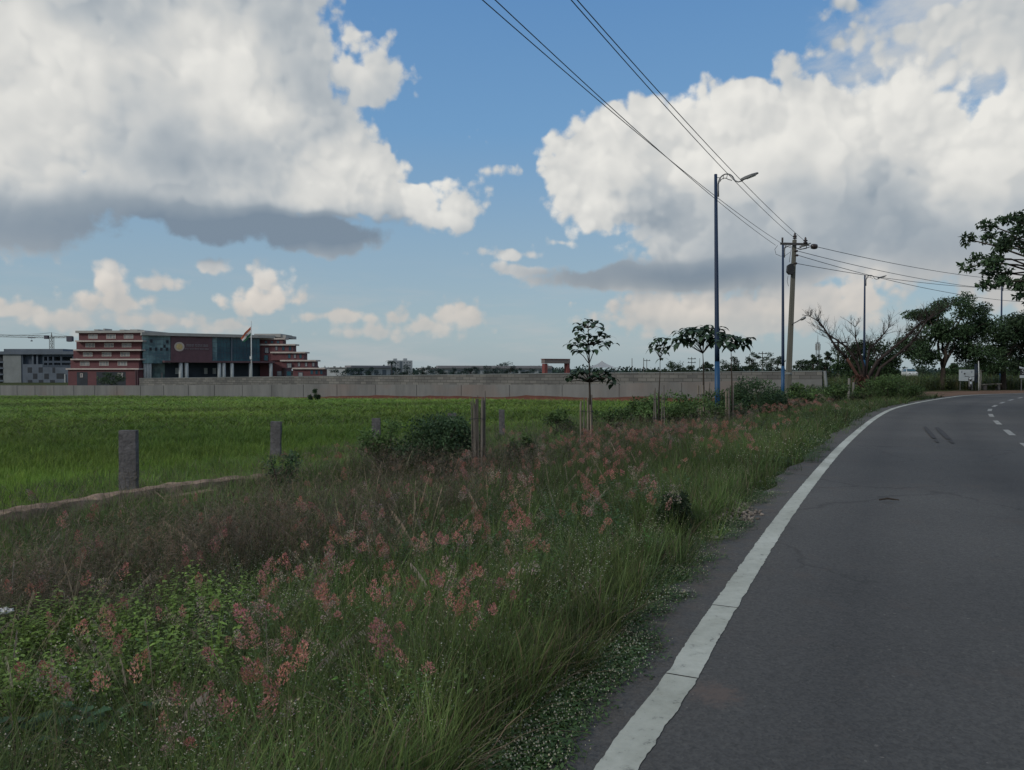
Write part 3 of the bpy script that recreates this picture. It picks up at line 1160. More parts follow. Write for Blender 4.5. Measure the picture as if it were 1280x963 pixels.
# leaning end post and the return that runs back from the right end
e = at(1030, 463, 57.0)
mb = MB(); mb.tube([(e.x + .2, e.y - .3, -1.0), (e.x + .05, e.y, at(1030, 464, 57).z)], .12, 6); mb.build('end_post', M_LIGHTCON, wall)

# red earth thrown up along the foot of the wall
M_REDEARTH = paint('red_earth', (.135, .060, .044), .95, var=.35, scale=1.2, bump=.6, spec=.05, fine=7)
V, F = [], []
run = wall_run([(1000, 58.2, 0, 0)] + [WPTS[1], (360, 88.2, 0, 0)], lambda k, t: 0, lambda k, t: 0, .8)
for i, (p, _, _) in enumerate(run):
    fade = min(1, i / 10, (len(run) - 1 - i) / 14)
    for k, (off, h) in enumerate(((.16, .30), (.5, .34), (1.1, .20), (2.0, -.1))):
        x, y = p.x - off * .55, p.y - off * .85
        hh = h * fade * (.85 + .5 * mnoise.noise((p.x * .35, p.y * .35, k * .2))) + (.10 * mnoise.noise((p.x * 1.7, p.y * 1.7, k)))
        V.append((x, y, gz(x, y) + (hh if k < 3 else -.12)))
for i in range(len(run) - 1):
    for k in range(3):
        a = i * 4 + k
        F.append((a, a + 1, a + 5, a + 4))
o = tri_mesh('earth_bank', V, F, None, M_REDEARTH, smooth=True); tag(o, kind='structure')


# ------------------------------------------------------------------ far buildings
class Facade:
    def __init__(s, px0, Y0, px1, Y1):
        s.a, s.b = at(px0, 463, Y0), at(px1, 463, Y1)
        s.t = (s.b - s.a); s.t.z = 0; s.t.normalize()
        s.n = Vector((s.t.y, -s.t.x, 0))      # towards the camera
        if s.n.y > 0: s.n = -s.n

    def hit(s, px, out=0.0):
        d = ray(px, 463)
        o_ = s.a + s.n * out
        # solve CAM + d*k = o_ + t*u in plan
        den = d.x * s.t.y - d.y * s.t.x
        k = ((o_.x - CAM.x) * s.t.y - (o_.y - CAM.y) * s.t.x) / den
        return Vector((CAM.x + d.x * k, CAM.y + d.y * k, 0))

    def z(s, px, py, out=0.0):
        return at(px, py, s.hit(px, out).y).z

    def box(s, mb, px0, px1, py0, py1, front=0.0, back=-1.0, zs=None):
        p0, p1 = s.hit(px0, front), s.hit(px1, front)
        pm = (px0 + px1) / 2
        zt, zb = zs if zs else (s.z(pm, py0, front), s.z(pm, py1, front))
        dp = s.n * (back - front)
        poly = [Vector((p0.x, p0.y, zb)), Vector((p1.x, p1.y, zb)), Vector((p1.x, p1.y, zt)), Vector((p0.x, p0.y, zt))]
        mb.prism(poly, dp)
        return mb


B = Facade(85, 246, 175, 244)                 # left stepped block, square on
R = Facade(176, 246, 345, 270)                # long middle front, running away to the right
Q = Facade(320, 268, 410, 268)                # right stepped block
bld = empty('campus_building', (B.hit(130).x, 246, -4), 'long red campus building with stepped floors, cream cornices and teal glass', 'building')


def part(name, fac, mat, px0, px1, py0, py1, front=0.0, back=-1.0, parent=None, zs=None):
    mb = MB(); fac.box(mb, px0, px1, py0, py1, front, back, zs)
    return mb.build(name, mat, parent or bld)


def window(fac, px0, px1, py0, py1, f, frame=M_CREAM, pane=M_PANE, mull=1):
    """frame around a recessed pane"""
    e = .5
    mb = MB()
    fac.box(mb, px0, px1, py0, py0 + e, f + .10, f - .05); fac.box(mb, px0, px1, py1 - e * .6, py1, f + .16, f - .05)
    fac.box(mb, px0, px0 + e, py0 + e, py1 - e * .6, f + .10, f - .05); fac.box(mb, px1 - e, px1, py0 + e, py1 - e * .6, f + .10, f - .05)
    for k in range(mull):
        c = px0 + (px1 - px0) * (k + 1) / (mull + 1)
        fac.box(mb, c - .2, c + .2, py0 + e, py1 - e * .6, f + .07, f - .05)
    w = mb.build('window', frame, bld)
    mb = MB(); fac.box(mb, px0 + e, px1 - e, py0 + e, py1 - e * .6, f + .02, f - .06)
    mb.build('pane', pane, w)
    return w


# left block, ground floor up
ZB = -6.0
part('wall', B, M_RED, 85, 172.5, 462.2, 490, 0, -16)
fl = [(88.3, 173.6, 450.2, 460.6, 100, 124, 147), (92, 175, 438.6, 448.4, 104, 127.5, 150.5), (95.8, 177, 427.2, 436.8, 107, 130.5, 152.6), (99, 179, 416.4, 425.4, 110.6, 133.2, 155.2)]
for i, (a, b, t, u, *ws) in enumerate(fl):
    f = -.9 * (i + 1)
    part('wall', B, M_RED, a, b, t, u, f, -16)
    for w in ws:
        window(B, w, w + 11.8, t + 1.8, t + 7.2, f, mull=2)
for (a, b, y) in ((82, 173.2, 460.6), (88, 175.4, 448.6), (91.8, 176.8, 437.0), (94, 178.8, 425.6)):
    part('cornice', B, M_CREAM, a, b, y, y + 1.7, .55 - .04 * (460 - y), -16.2)
part('roof_slab', B, M_ROOF, 94.6, 181, 413.4, 416.3, -2.6, -17)
for (a, b, y) in ((118, 123, 411.9), (129.5, 131.5, 411.0), (150, 156, 412.2), (163, 172, 412.0)):
    mb = MB(); B.box(mb, a, b, y, 413.3, -6, -10); mb.build('roof_tank', M_ROOF, bld)
for (a, b, t) in ((96, 109.4, 465.3), (120.4, 157, 465.0)):
    part('entrance', B, M_DARK, a, b, t, 488, .03, -.4)
window(B, 100, 103.4, 467, 472, .06, pane=M_PANE, mull=0)
window(B, 147, 153.6, 466.4, 472, .06, pane=M_PANE, mull=1)
mb = MB()
for x in (168.6, 170.9): B.box(mb, x, x + .9, 463, 488, .5, .05)
mb.build('downpipe', M_REDD, bld)

# middle: one long body with glass bays, the sign panel and an open colonnade beneath
zr0, zr1 = R.z(180, 415.6), R.z(180, 419.4)
part('roof_slab', R, M_ROOF, 177.5, 344, 0, 0, 1.2, -18, zs=(zr0, zr1))
zc = R.z(240, 453.3)
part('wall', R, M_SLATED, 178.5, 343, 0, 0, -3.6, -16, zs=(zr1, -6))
part('curtain_glass', R, M_GLASSL, 178.5, 213.5, 0, 0, 0, -3.4, zs=(zr1 - .02, R.z(196, 454.5)))
mb = MB()
for x in np.arange(178.6, 213.6, 4.35): R.box(mb, x - .13, x + .13, 0, 0, .06, 0, zs=(zr1 - .05, R.z(196, 454.4)))
for y in (424.5, 430, 437, 443.5, 446.5): R.box(mb, 178.6, 213.4, 0, 0, .05, 0, zs=(R.z(196, y), R.z(196, y + .35)))
mb.build('glazing_bars', M_SLATE, bld)
mb = MB()
for (x, y) in ((187, 434.5), (194, 434.6), (200.5, 434.8), (207.5, 434.8), (208, 425.5), (204.5, 431.0), (188, 424.5)):
    mb = MB(); R.box(mb, x, x + 3.0, 0, 0, .08, 0, zs=(R.z(x, y), R.z(x, y + 4))); mb.build('opened_pane', M_DARK, bld)
part('sign_panel', R, M_REDD, 214, 265.5, 0, 0, .5, -3.4, zs=(zr1 - .02, zc))
c = R.hit(224.4, .5); cz = R.z(224.4, 433.6)
mb = MB(); mb.disc((c.x, c.y, cz), 1.55, R.n, .12, 32)
emb = mb.build('emblem', M_CREAM, bld)
mb = MB(); mb.disc(Vector((c.x, c.y, cz)) + R.n * .12, 1.0, R.n, .05, 28); 
for k in range(12):
    a = k * pi / 6
    mb.disc(Vector((c.x, c.y, cz)) + R.n * .12 + (R.t * math.cos(a) + Vector((0, 0, 1)) * math.sin(a)) * 1.25, .10, R.n, .04, 8)
mb.build('emblem_seal', M_GOLD, emb)
# two lines of raised letters, too small in the photograph to be read: strokes only
M_LETTER = paint('letter_steel', (.26, .25, .27), .6, var=.2)
for (ya, yb, x0, x1, w) in ((430.8, 433.6, 233.5, 261.0, .95), (435.8, 437.2, 231.5, 262.5, .55)):
    mb = MB()
    x = x0
    k = 0
    while x < x1 - w:
        k += 1
        if k % 9 == 0: x += w * 1.2; continue
        zt, zb = R.z(245, ya), R.z(245, yb)
        R.box(mb, x, x + w * .28, 0, 0, .62, .5, zs=(zt, zb))
        if k % 3: R.box(mb, x + w * .28, x + w * .8, 0, 0, .62, .5, zs=(zt, zt - (zt - zb) * .25))
        if k % 2: R.box(mb, x + w * .28, x + w * .8, 0, 0, .62, .5, zs=(zb + (zt - zb) * .25, zb))
        x += w * 1.25
    mb.build('lettering', M_LETTER, bld)
part('curtain_glass', R, M_GLASSL, 265.7, 271.5, 0, 0, 0, -3.4, zs=(zr1 - .02, zc))
part('curtain_glass', R, M_GLASSD, 271.6, 325, 0, 0, -.02, -3.4, zs=(zr1 - .02, zc))
mb = MB()
for x in np.arange(275.5, 325, 4.1): R.box(mb, x - .1, x + .1, 0, 0, .06, 0, zs=(zr1 - .05, zc + .05))
for y in (427.5, 434, 440.5, 447): R.box(mb, 266, 325, 0, 0, .05, -.01, zs=(R.z(240, y), R.z(240, y + .3)))
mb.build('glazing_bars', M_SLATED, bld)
part('mullion_fin', R, M_SLATE, 289.4, 290.6, 0, 0, .7, 0, zs=(zr1 - .02, zc))
part('canopy', R, M_REDD, 206, 344, 0, 0, 5.0, -3.0, zs=(R.z(240, 451.4), R.z(240, 453.6)))
for x in (181, 184.5, 187.8, 226.0, 233.2, 274.2, 279.8, 290, 313.4, 338.6):
    p = R.hit(x, 4.2 if x > 200 else -.6)
    mb = MB(); mb.tube([(p.x, p.y, -6), (p.x, p.y, R.z(240, 453.7))], .62 if x > 200 else .45, 12)
    mb.build('column', M_COLUMN, bld, smooth=True)
part('back_glazing', R, M_GLASSL, 190.5, 206, 0, 0, -3.4, -3.58, zs=(R.z(200, 455), -6))
part('pale_doorway', R, M_PANE, 201, 203.5, 0, 0, -3.2, -3.38, zs=(R.z(202, 466), -6))  # doorway panel in the pale window pane material
for x in (221.5, 268.0, 257.3):
    p = R.hit(x, -1.5); mb = MB(); mb.box((p.x, p.y, R.z(x, 464)), (1.1, .3, 2.0)); mb.build('notice_board', M_COLUMN, bld)

# right stepped block
rt = [(325, 353.6, 425.0, 430.4, 331, 346, -1), (325, 366, 431.8, 440.2, 344, 361, -.5), (339, 379.5, 441.6, 450.6, 360, 374, 0), (352, 392.5, 452.0, 460.4, 372, 390, .5), (366, 403.5, 461.6, 490, 388, 400, 1.0)]
for i, (a, b, t, u, wa, wb, f) in enumerate(rt):
    part('wall', Q, M_RED, a, b, t, u, f, -5)
    for x in np.linspace(wa, wb, 3):
        window(Q, x, x + 3.2, t + 1.2, min(t + 6.4, u - 1), f, frame=M_SLATED, pane=M_GLASSD if (i + int(x)) % 3 else M_PANE, mull=0)
for (a, b, y, f) in ((324, 356.4, 422.8, -.5), (324, 369, 430.2, .2), (338, 381.6, 439.9, .7), (350, 395, 450.1, 1.2), (365, 406, 459.9, 1.7)):
    part('cornice', Q, M_CREAM, a, b, y, y + 1.8, f, -5.2)
part('wall', Q, M_RED, 325, 352, 431.9, 490, -.6, -13)
for (x, y, p) in ((331, 434.6, M_PANE), (330, 444, M_GLASSD), (343.6, 443.6, M_PANE)):
    window(Q, x, x + 5, y, y + 7, -.45, frame=M_SLATED, pane=p, mull=0)
for (x, y, p) in ((346, 464, M_PANE), (358.5, 454, M_PANE), (358, 464, M_GLASSD), (372.5, 465.5, M_PANE)):
    window(Q, x, x + 6, y, y + 6, 1.05, frame=M_SLATED, pane=p, mull=0)
part('roof_slab', Q, M_ROOF, 318, 351, 417.4, 421.6, -2, -16)
part('roof_slab', Q, M_ROOF, 340, 357.5, 419.0, 422.6, -2.5, -15.8)

# flag and staff in front
fp = at(314.4, 463, 205)
staff = empty('flagpole', (fp.x, fp.y, -4), 'tall slender white flagpole with a drooping tricolour flag in front of the campus building', 'flagpole')
mb = MB(); mb.tube([(fp.x, fp.y, -4.2), (fp.x, fp.y, at(314, 401.6, 205).z)], [.20, .10], 8); mb.build('pole', M_WHITE, staff, smooth=True)
mb = MB(); mb.box((fp.x - .05, fp.y - .3, at(314, 447.5, 205).z), (.5, .4, .8)); mb.build('junction_box', M_WHITE, staff)
M_SAFF = paint('saffron_cloth', (.30, .075, .040), .9, var=.2)
M_GREENC = paint('green_cloth', (.012, .085, .050), .9, var=.2)
M_CLOTHW = paint('white_cloth', (.48, .46, .47), .9, var=.1)
M_NAVY = paint('navy_cloth', (.02, .03, .11), .9)


def flagpt(u, v):
    """u from hoist to fly, v from top to bottom; the fly end droops"""
    x0, y0 = 313.9, 408.0 + 11.5 * v
    x1, y1 = 300.4 + 5.0 * v, 423.0 + 5.5 * v
    w = math.sin(u * 9 + v * 2) * .35 * u
    bend = 2.0 * u * (1 - u)
    return at(x0 + (x1 - x0) * u, y0 + (y1 - y0) * u - bend, 205) + Vector((0, w, 0))


for nm, m, v0, v1 in (('saffron_band', M_SAFF, 0, .34), ('white_band', M_CLOTHW, .34, .67), ('green_band', M_GREENC, .67, 1.0)):
    mb = MB(); n = 14
    vs = [flagpt(i / n, v) for i in range(n + 1) for v in (v0, v1)]
    mb.add(vs, [(2 * i, 2 * i + 1, 2 * i + 3, 2 * i + 2) for i in range(n)])
    o = mb.build(nm, m, staff)
    if nm == 'white_band':
        cpt = flagpt(.5, .5)
        mb = MB()
        for k in range(20):
            a0, a1 = 2 * pi * k / 20, 2 * pi * (k + 1) / 20
            q = [cpt + Vector((r * math.cos(a), -.12, r * math.sin(a))) for a, r in ((a0, .30), (a1, .30), (a1, .36), (a0, .36))]
            mb.add(q, [(0, 1, 2, 3)])
            if k % 2 == 0:
                d0 = Vector((math.cos(a0), 0, math.sin(a0))); pr = Vector((-d0.z, 0, d0.x)) * .015
                mb.add([cpt + Vector((0, -.12, 0)) + pr, cpt + Vector((0, -.12, 0)) - pr, cpt + Vector((0, -.12, 0)) + d0 * .30 - pr, cpt + Vector((0, -.12, 0)) + d0 * .30 + pr], [(0, 1, 2, 3)])
        mb.build('wheel_emblem', M_NAVY, o)

# unfinished concrete building on the left
C2 = Facade(0, 300, 90, 300)
ub = empty('unfinished_building', (C2.hit(45).x, 300, -4), 'unfinished grey concrete building with open top storey and chequered window holes at the left', 'building')
K = lambda name, mat, *a, **k: part(name, C2, mat, *a, parent=ub, **k)
K('parapet', M_SLATE, 5, 79, 436.4, 439.4, .4, -26)
K('parapet', M_SLATE, -12, 96, 439.4, 443.2, .9, -25.5)
K('plaster_wing', M_LIGHTCON, 4, 26.4, 443.2, 492, .3, -25)
for y in (452, 459.6, 467.4, 475.4): K('floor_slab', M_SLATE, -12, 4, y, y + 1.8, .4, -24)
K('recess_wall', M_DARK, -12, 3.9, 443.2, 492, -3, -24)
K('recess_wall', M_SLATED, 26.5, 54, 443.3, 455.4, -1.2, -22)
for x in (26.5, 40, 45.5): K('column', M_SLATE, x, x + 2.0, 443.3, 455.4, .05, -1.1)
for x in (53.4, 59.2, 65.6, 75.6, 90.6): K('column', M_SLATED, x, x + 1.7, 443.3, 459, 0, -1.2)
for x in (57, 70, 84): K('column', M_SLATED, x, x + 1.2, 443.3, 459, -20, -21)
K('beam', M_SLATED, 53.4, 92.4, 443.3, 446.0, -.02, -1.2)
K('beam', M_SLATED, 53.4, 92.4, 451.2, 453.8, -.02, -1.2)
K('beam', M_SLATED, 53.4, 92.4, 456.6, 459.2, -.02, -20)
K('chequered_wall', M_SLATE, 26.5, 53.3, 455.5, 492, 0, -20)
K('chequered_wall', M_SLATE, 53.4, 92.4, 459.3, 492, 0, -20)
for (a, b, t) in ((34.5, 40, 459.4), (48.2, 53.2, 459.4), (65.5, 69, 459.6), (41, 46.6, 467.2), (55.2, 61, 467.2), (70.5, 80, 467.0), (34.5, 40.2, 475.2), (48.2, 54, 475.2), (62.2, 68.4, 475.2)):
    K('dark_window_panel', M_DARK, a, b, t, t + 6.9, .03, -.3)  # dark panel on the wall face, its colour stands for the hole's shade
K('hoarding', M_COLUMN, 80.2, 81.6, 468, 480, .3, .05)

# tower crane behind it
CR = Facade(0, 340, 90, 340)
cm = CR.hit(65)
crane = empty('tower_crane', (cm.x, 340, -4), 'yellow grey tower crane with a long jib standing behind the unfinished building', 'crane')
M_CRANE = paint('crane_steel', (.17, .165, .15), .7, var=.2)
M_CRANED = paint('crane_ballast', (.075, .075, .10), .8, var=.2)
px = .358


def lattice(mb, p0, p1, w, h, n, r):
    p0, p1 = Vector(p0), Vector(p1)
    t = (p1 - p0).normalized()
    a = Vector((0, 1, 0)); b = t.cross(a).normalized()
    cs = [a * w / 2 + b * h / 2, a * w / 2 - b * h / 2, -a * w / 2 - b * h / 2, -a * w / 2 + b * h / 2]
    for c in cs: mb.tube([p0 + c, p1 + c], r, 4)
    for k in range(n):
        q0, q1 = p0.lerp(p1, k / n), p0.lerp(p1, (k + 1) / n)
        for i in range(4):
            j = (i + 1) % 4
            s = (q0 + cs[i], q1 + cs[j]) if k % 2 else (q0 + cs[j], q1 + cs[i])
            mb.tube(s, r * .6, 3)
    return mb


zm = CR.z(65, 421.5)
lattice(MB(), (cm.x, 340, -4), (cm.x, 340, zm), 1.3, 1.3, 16, .12).build('mast', M_CRANE, crane)
lattice(MB(), CR.hit(65) + Vector((0, 0, zm)), CR.hit(-70) + Vector((0, 0, CR.z(0, 420) + .6)), 1.0, .9, 30, .09).build('jib', M_CRANE, crane)
lattice(MB(), CR.hit(65) + Vector((0, 0, zm)), CR.hit(91) + Vector((0, 0, zm)), 1.0, .7, 8, .10).build('counter_jib', M_CRANE, crane)
mb = MB(); p = CR.hit(88); mb.box((p.x, 340, CR.z(88, 424)), (2.4, 1.6, 2.2)); mb.box((p.x - .2, 340, CR.z(88, 426.6)), (1.4, 1.2, .6)); mb.build('counterweight', M_CRANED, crane)
mb = MB(); mb.tube([(cm.x, 340, zm), (cm.x, 340, CR.z(65, 415.8))], [.35, .12], 4)
for q in (CR.hit(8), CR.hit(36), CR.hit(84)): mb.tube([(cm.x, 340, CR.z(65, 416)), (q.x, q.y, zm + .5)], .05, 3)
mb.build('tower_head', M_CRANE, crane)
mb = MB(); p = CR.hit(59.5); mb.box((p.x, 339.6, zm - .1), (1.6, 1.3, 1.6)); mb.build('cab', M_CRANED, crane)
mb = MB(); p = CR.hit(40); mb.box((p.x, 340, zm - .3), (2.6, 1.2, .4)); mb.build('trolley', M_CRANED, crane)
mb = MB(); mb.tube([(p.x, 340, zm - .5), (p.x, 340, CR.z(39, 426))], .05, 3); mb.box((p.x, 340, CR.z(39, 426.3)), (.7, .4, .5)); mb.build('hook_block', M_CRANED, crane)

# far sheds, a pale block, an entrance arch and a tent roof beyond the wall
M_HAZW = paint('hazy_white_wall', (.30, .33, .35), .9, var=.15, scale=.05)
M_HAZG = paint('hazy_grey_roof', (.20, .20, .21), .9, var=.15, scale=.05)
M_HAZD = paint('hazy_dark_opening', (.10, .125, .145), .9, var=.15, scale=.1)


def shed(px0, px1, yr, ye, yb, Y, label, cols):
    f = Facade(px0, Y, px1, Y + 20)
    c = f.hit((px0 + px1) / 2)
    r_ = empty('long_shed', (c.x, c.y, -4), label, 'shed')
    part('wall', f, M_HAZW, px0 + .5, px1 - .5, ye + .4, yb, 0, -30, parent=r_)
    part('roof', f, M_HAZG, px0, px1, ye, ye + .9, 1.0, -31, parent=r_)
    part('ridge', f, M_HAZG, px0 + (px1 - px0) * .1, px1, yr, ye - .05, -12, -20, parent=r_)
    for k in range(cols):
        x = px0 + (px1 - px0) * (k + .5) / cols
        part('bay_door', f, M_HAZD, x, x + (px1 - px0) / cols * .5, ye + 3.0, yb, .05, -.2, parent=r_)


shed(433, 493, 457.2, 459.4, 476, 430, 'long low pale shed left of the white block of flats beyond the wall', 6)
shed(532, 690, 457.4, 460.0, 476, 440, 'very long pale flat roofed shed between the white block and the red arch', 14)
F3 = Facade(487, 480, 516, 484)
c = F3.hit(501)
wb = empty('apartment_block', (c.x, c.y, -4), 'distant pale block of flats with two roof towers rising above the tree line', 'building')
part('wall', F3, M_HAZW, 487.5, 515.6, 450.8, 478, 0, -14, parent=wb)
part('stair_tower', F3, M_HAZW, 492.4, 496.4, 448.4, 450.8, -2, -7, parent=wb)
part('stair_tower', F3, M_HAZW, 505, 509, 448.2, 450.8, -2, -7, parent=wb)
part('dark_strip', F3, M_HAZD, 499.4, 503, 452, 478, .05, -.3, parent=wb)  # dark strip on the wall face, shade of a recess as colour
for r_ in range(4):
    for x in (489.6, 493.4, 496.8, 504.6, 508.2, 511.8):
        part('window', F3, M_HAZD, x, x + 1.3, 452.6 + r_ * 3.6, 454.4 + r_ * 3.6, .06, -.2, parent=wb)
A4 = Facade(680, 165, 714, 168)
c = A4.hit(697)
ar = empty('entrance_arch', (c.x, c.y, -3), 'red framed entrance arch with a wide grey beam above the wall', 'arch')
M_ARCHR = paint('arch_red', (.20, .06, .055), .8, var=.2)
part('post', A4, M_ARCHR, 680.8, 684.4, 454.8, 480, 0, -1.2, parent=ar)
part('post', A4, M_ARCHR, 708.6, 712.2, 454.6, 480, 0, -1.2, parent=ar)
part('beam', A4, paint('arch_beam', (.17, .145, .14), .85, var=.2), 681, 712.6, 449.4, 454.5, .2, -1.4, parent=ar)
part('top_rail', A4, M_ARCHR, 680.6, 713, 448.7, 449.3, .3, -1.5, parent=ar)
tp_ = at(752.5, 451, 150); z0 = at(752, 459.6, 150).z
tent = empty('tent_canopy', (tp_.x, tp_.y, -3), 'white pointed tent roof just behind the wall beside the nearest sapling', 'tent')
mb = MB(); hw = 2.3; n = 6; rows = []
for k in range(n + 1):
    t = k / n; w = hw * t ** 1.35 if t > 0 else .02; z = tp_.z + (z0 - tp_.z) * t
    rows.append([(tp_.x + sx * w, tp_.y + sy * w, z) for sx, sy in ((-1, -1), (1, -1), (1, 1), (-1, 1))])
for k in range(n):
    for i in range(4):
        j = (i + 1) % 4
        mb.add([rows[k][i], rows[k][j], rows[k + 1][j], rows[k + 1][i]], [(0, 3, 2, 1)])
mb.build('canopy', paint('tent_cloth', (.30, .32, .34), .8, var=.15), tent)
mb = MB()
for sx, sy in ((-1, -1), (1, -1), (1, 1), (-1, 1)): mb.tube([(tp_.x + sx * hw * .98, tp_.y + sy * hw * .98, -3.2), (tp_.x + sx * hw * .98, tp_.y + sy * hw * .98, z0)], .05, 5)
mb.build('frame', M_GREYMET, tent)


def thin_pole(px, ytop, Y, label, arms=0, r=.09, name='utility_pole', cat='pole'):
    p = at(px, 463, Y); zt = at(px, ytop, Y).z; zb = gz(p.x, p.y) - .2
    mb = MB(); mb.tube([(p.x, p.y, zb), (p.x, p.y, zt)], [r, r * .7], 6)
    root = empty(name, (p.x, p.y, zb), label, cat)
    mb.build('pole', M_POLECON, root)
    for k in range(arms):
        mb = MB(); z = zt - .35 - k * .7
        mb.box((p.x, p.y - .1, z), (1.5, .1, .12))
        for s in (-.6, 0, .6): mb.tube([(p.x + s, p.y - .1, z), (p.x + s, p.y - .1, z + .22)], .05, 5)
        mb.build('crossarm', M_DARKMET, root)
    return root


thin_pole(790, 448, 150, 'thin bare pole behind the wall, right of the tent roof', 0)
thin_pole(804.5, 447.6, 150, 'thin bare pole behind the wall, left of the slender sapling', 0)
thin_pole(808.4, 449, 165, 'thin pole with a small crossarm behind the wall by the slender sapling', 1)
thin_pole(864.5, 446.4, 140, 'thin pole with two crossarms behind the wall, left of the blue lamp post', 2, .08)
thin_pole(874.6, 448, 150, 'thin bare pole behind the wall just left of the nearest blue lamp post', 0, .06)
thin_pole(937, 443, 150, 'thin bare pole among the dark trees behind the wall', 0, .07)
thin_pole(953, 439.6, 130, 'utility pole with two crossarms among dark trees left of the leaning pole', 2, .09)
thin_pole(1047.6, 424, 75, 'weathered pole with one crossarm behind the bare tree', 1, .14)
# telecom mast
p = at(1022, 463, 210)
tw = empty('telecom_mast', (p.x, p.y, -1), 'slim telecom mast with a drum of antennas above the wall end', 'mast')
zt = at(1022, 418, 210).z
mb = MB(); lattice(mb, (p.x, p.y, -1.5), (p.x, p.y, at(1022, 428, 210).z), .7, .7, 12, .06); mb.tube([(p.x, p.y, at(1022, 430, 210).z), (p.x, p.y, zt)], [.10, .04], 6); mb.build('mast', M_GREYMET, tw)
mb = MB()
for k in range(6):
    a = k * pi / 3
    mb.box((p.x + math.cos(a) * .55, p.y + math.sin(a) * .55, at(1022, 434, 210).z), (.28, .28, 1.7), rz=a)
mb.build('antennas', M_COLUMN, tw)

# ------------------------------------------------------------------ street lamps
def street_lamp(x, y, H, lean=0.0, label=None, fixed=None):
    z0 = gz(x, y) - .25
    r_ = empty('street_lamp', (x, y, z0), label, 'street lamp', 'blue street lamps along the road')
    zt = H
    mb = MB(); mb.tube([(x, y, z0 + 2.6), (x, y, z0 + 3.2), (x, y, zt)], [.092, .088, .058], 10); mb.build('pole', M_NAVYP, r_, smooth=True)
    mb = MB(); mb.tube([(x, y, z0), (x, y, z0 + 2.6)], [.105, .096], 10); mb.build('lower_pole', M_BLUE, r_, smooth=True)
    mb = MB(); mb.tube([(x, y, z0), (x, y, z0 + .5)], .14, 10); mb.build('base_sleeve', M_BLUE, r_, smooth=True)
    # clamp tube beside the pole, hooped arm and lantern, reaching over the road
    dx, dy = .93, -.37
    P = lambda s, z: (x + dx * s * .66, y + dy * s * .66, zt + z * .82)
    mb = MB(); mb.tube([P(.14, -1.05), P(.14, -.45)], .028, 6)
    pts = [P(.14, -.46)] + [P(.14 + .42 - .42 * math.cos(t) + .02 * t, -.46 + .42 * math.sin(t)) for t in np.linspace(0.1, 2.55, 12)]
    mb.tube(pts, .026, 6)
    last = pts[-1]
    s0 = .14 + .42 - .42 * math.cos(2.55) + .05
    mb.tube([last, P(s0 + .10, -.38), P(s0 + .28, -.46), P(s0 + .48, -.43), P(s0 + .64, -.35)], .024, 6)
    pts = [P(.14, -.60)] + [P(.14 + .34 - .34 * math.cos(t), -.58 + .36 * math.sin(t)) for t in np.linspace(0.3, 2.2, 9)]
    mb.tube(pts + [P(s0 - .06, -.36)], .016, 5)
    for t in (.75, 1.25, 1.8):
        mb.tube([P(.14 + .42 - .42 * math.cos(t), -.46 + .42 * math.sin(t)), P(.14 + .34 - .30 * math.cos(t * 1.1), -.58 + .33 * math.sin(t))], .012, 4)
    mb.tube([P(0, -.16), P(.22, -.18)], .014, 5)
    mb.build('arm', M_GREYMET, r_, smooth=True)
    mb = MB()
    hd = Matrix.Rotation(math.atan2(dy, dx), 3, 'Z') @ Matrix.Rotation(-.30, 3, 'Y')
    c = Vector(P(s0 + .86, -.27))
    prof = [(-.30, .05, .045), (-.12, .085, .06), (.12, .10, .055), (.30, .085, .035), (.36, .05, .02)]
    vs, fs = [], []
    for (a, w, h) in prof:
        vs += [c + hd @ Vector((a, s * w, t * h)) for s, t in ((-1, -.6), (1, -.6), (1, .6), (.6, 1), (-.6, 1), (-1, .6))]
    for k in range(len(prof) - 1):
        fs += [(k * 6 + i, k * 6 + (i + 1) % 6, k * 6 + 6 + (i + 1) % 6, k * 6 + 6 + i) for i in range(6)]
    fs += [(5, 4, 3, 2, 1, 0), tuple(range(24, 30))]
    mb.add(vs, fs); lan = mb.build('lantern', M_GREYMET, r_, smooth=False)
    mb = MB(); mb.box(c + hd @ Vector((.08, 0, -.045)), (.34, .13, .02), rot=hd); mb.build('diffuser', M_WHITE, lan)
    if lean:
        r_.rotation_euler = (0, lean, 0)
    return r_


def lamp_at(px, Y, ytop, label, lean=0.0):
    p = at(px, 463, Y)
    return street_lamp(p.x, p.y, at(px, ytop, Y).z, lean, label)


lamp_at(897.5, 29.0, 218, 'nearest and tallest blue street lamp, standing in the verge beside the umbrella shaped sapling', math.radians(-.75))
lamp_at(979, 45.0, 304, 'blue street lamp standing right beside the leaning concrete utility pole', math.radians(-.4))
lamp_at(1080, 60.0, 344, 'blue street lamp rising out of the bare tree')
lamp_at(1251, 68.0, 352, 'farthest street lamp, rising behind the leafy tree at the right edge')

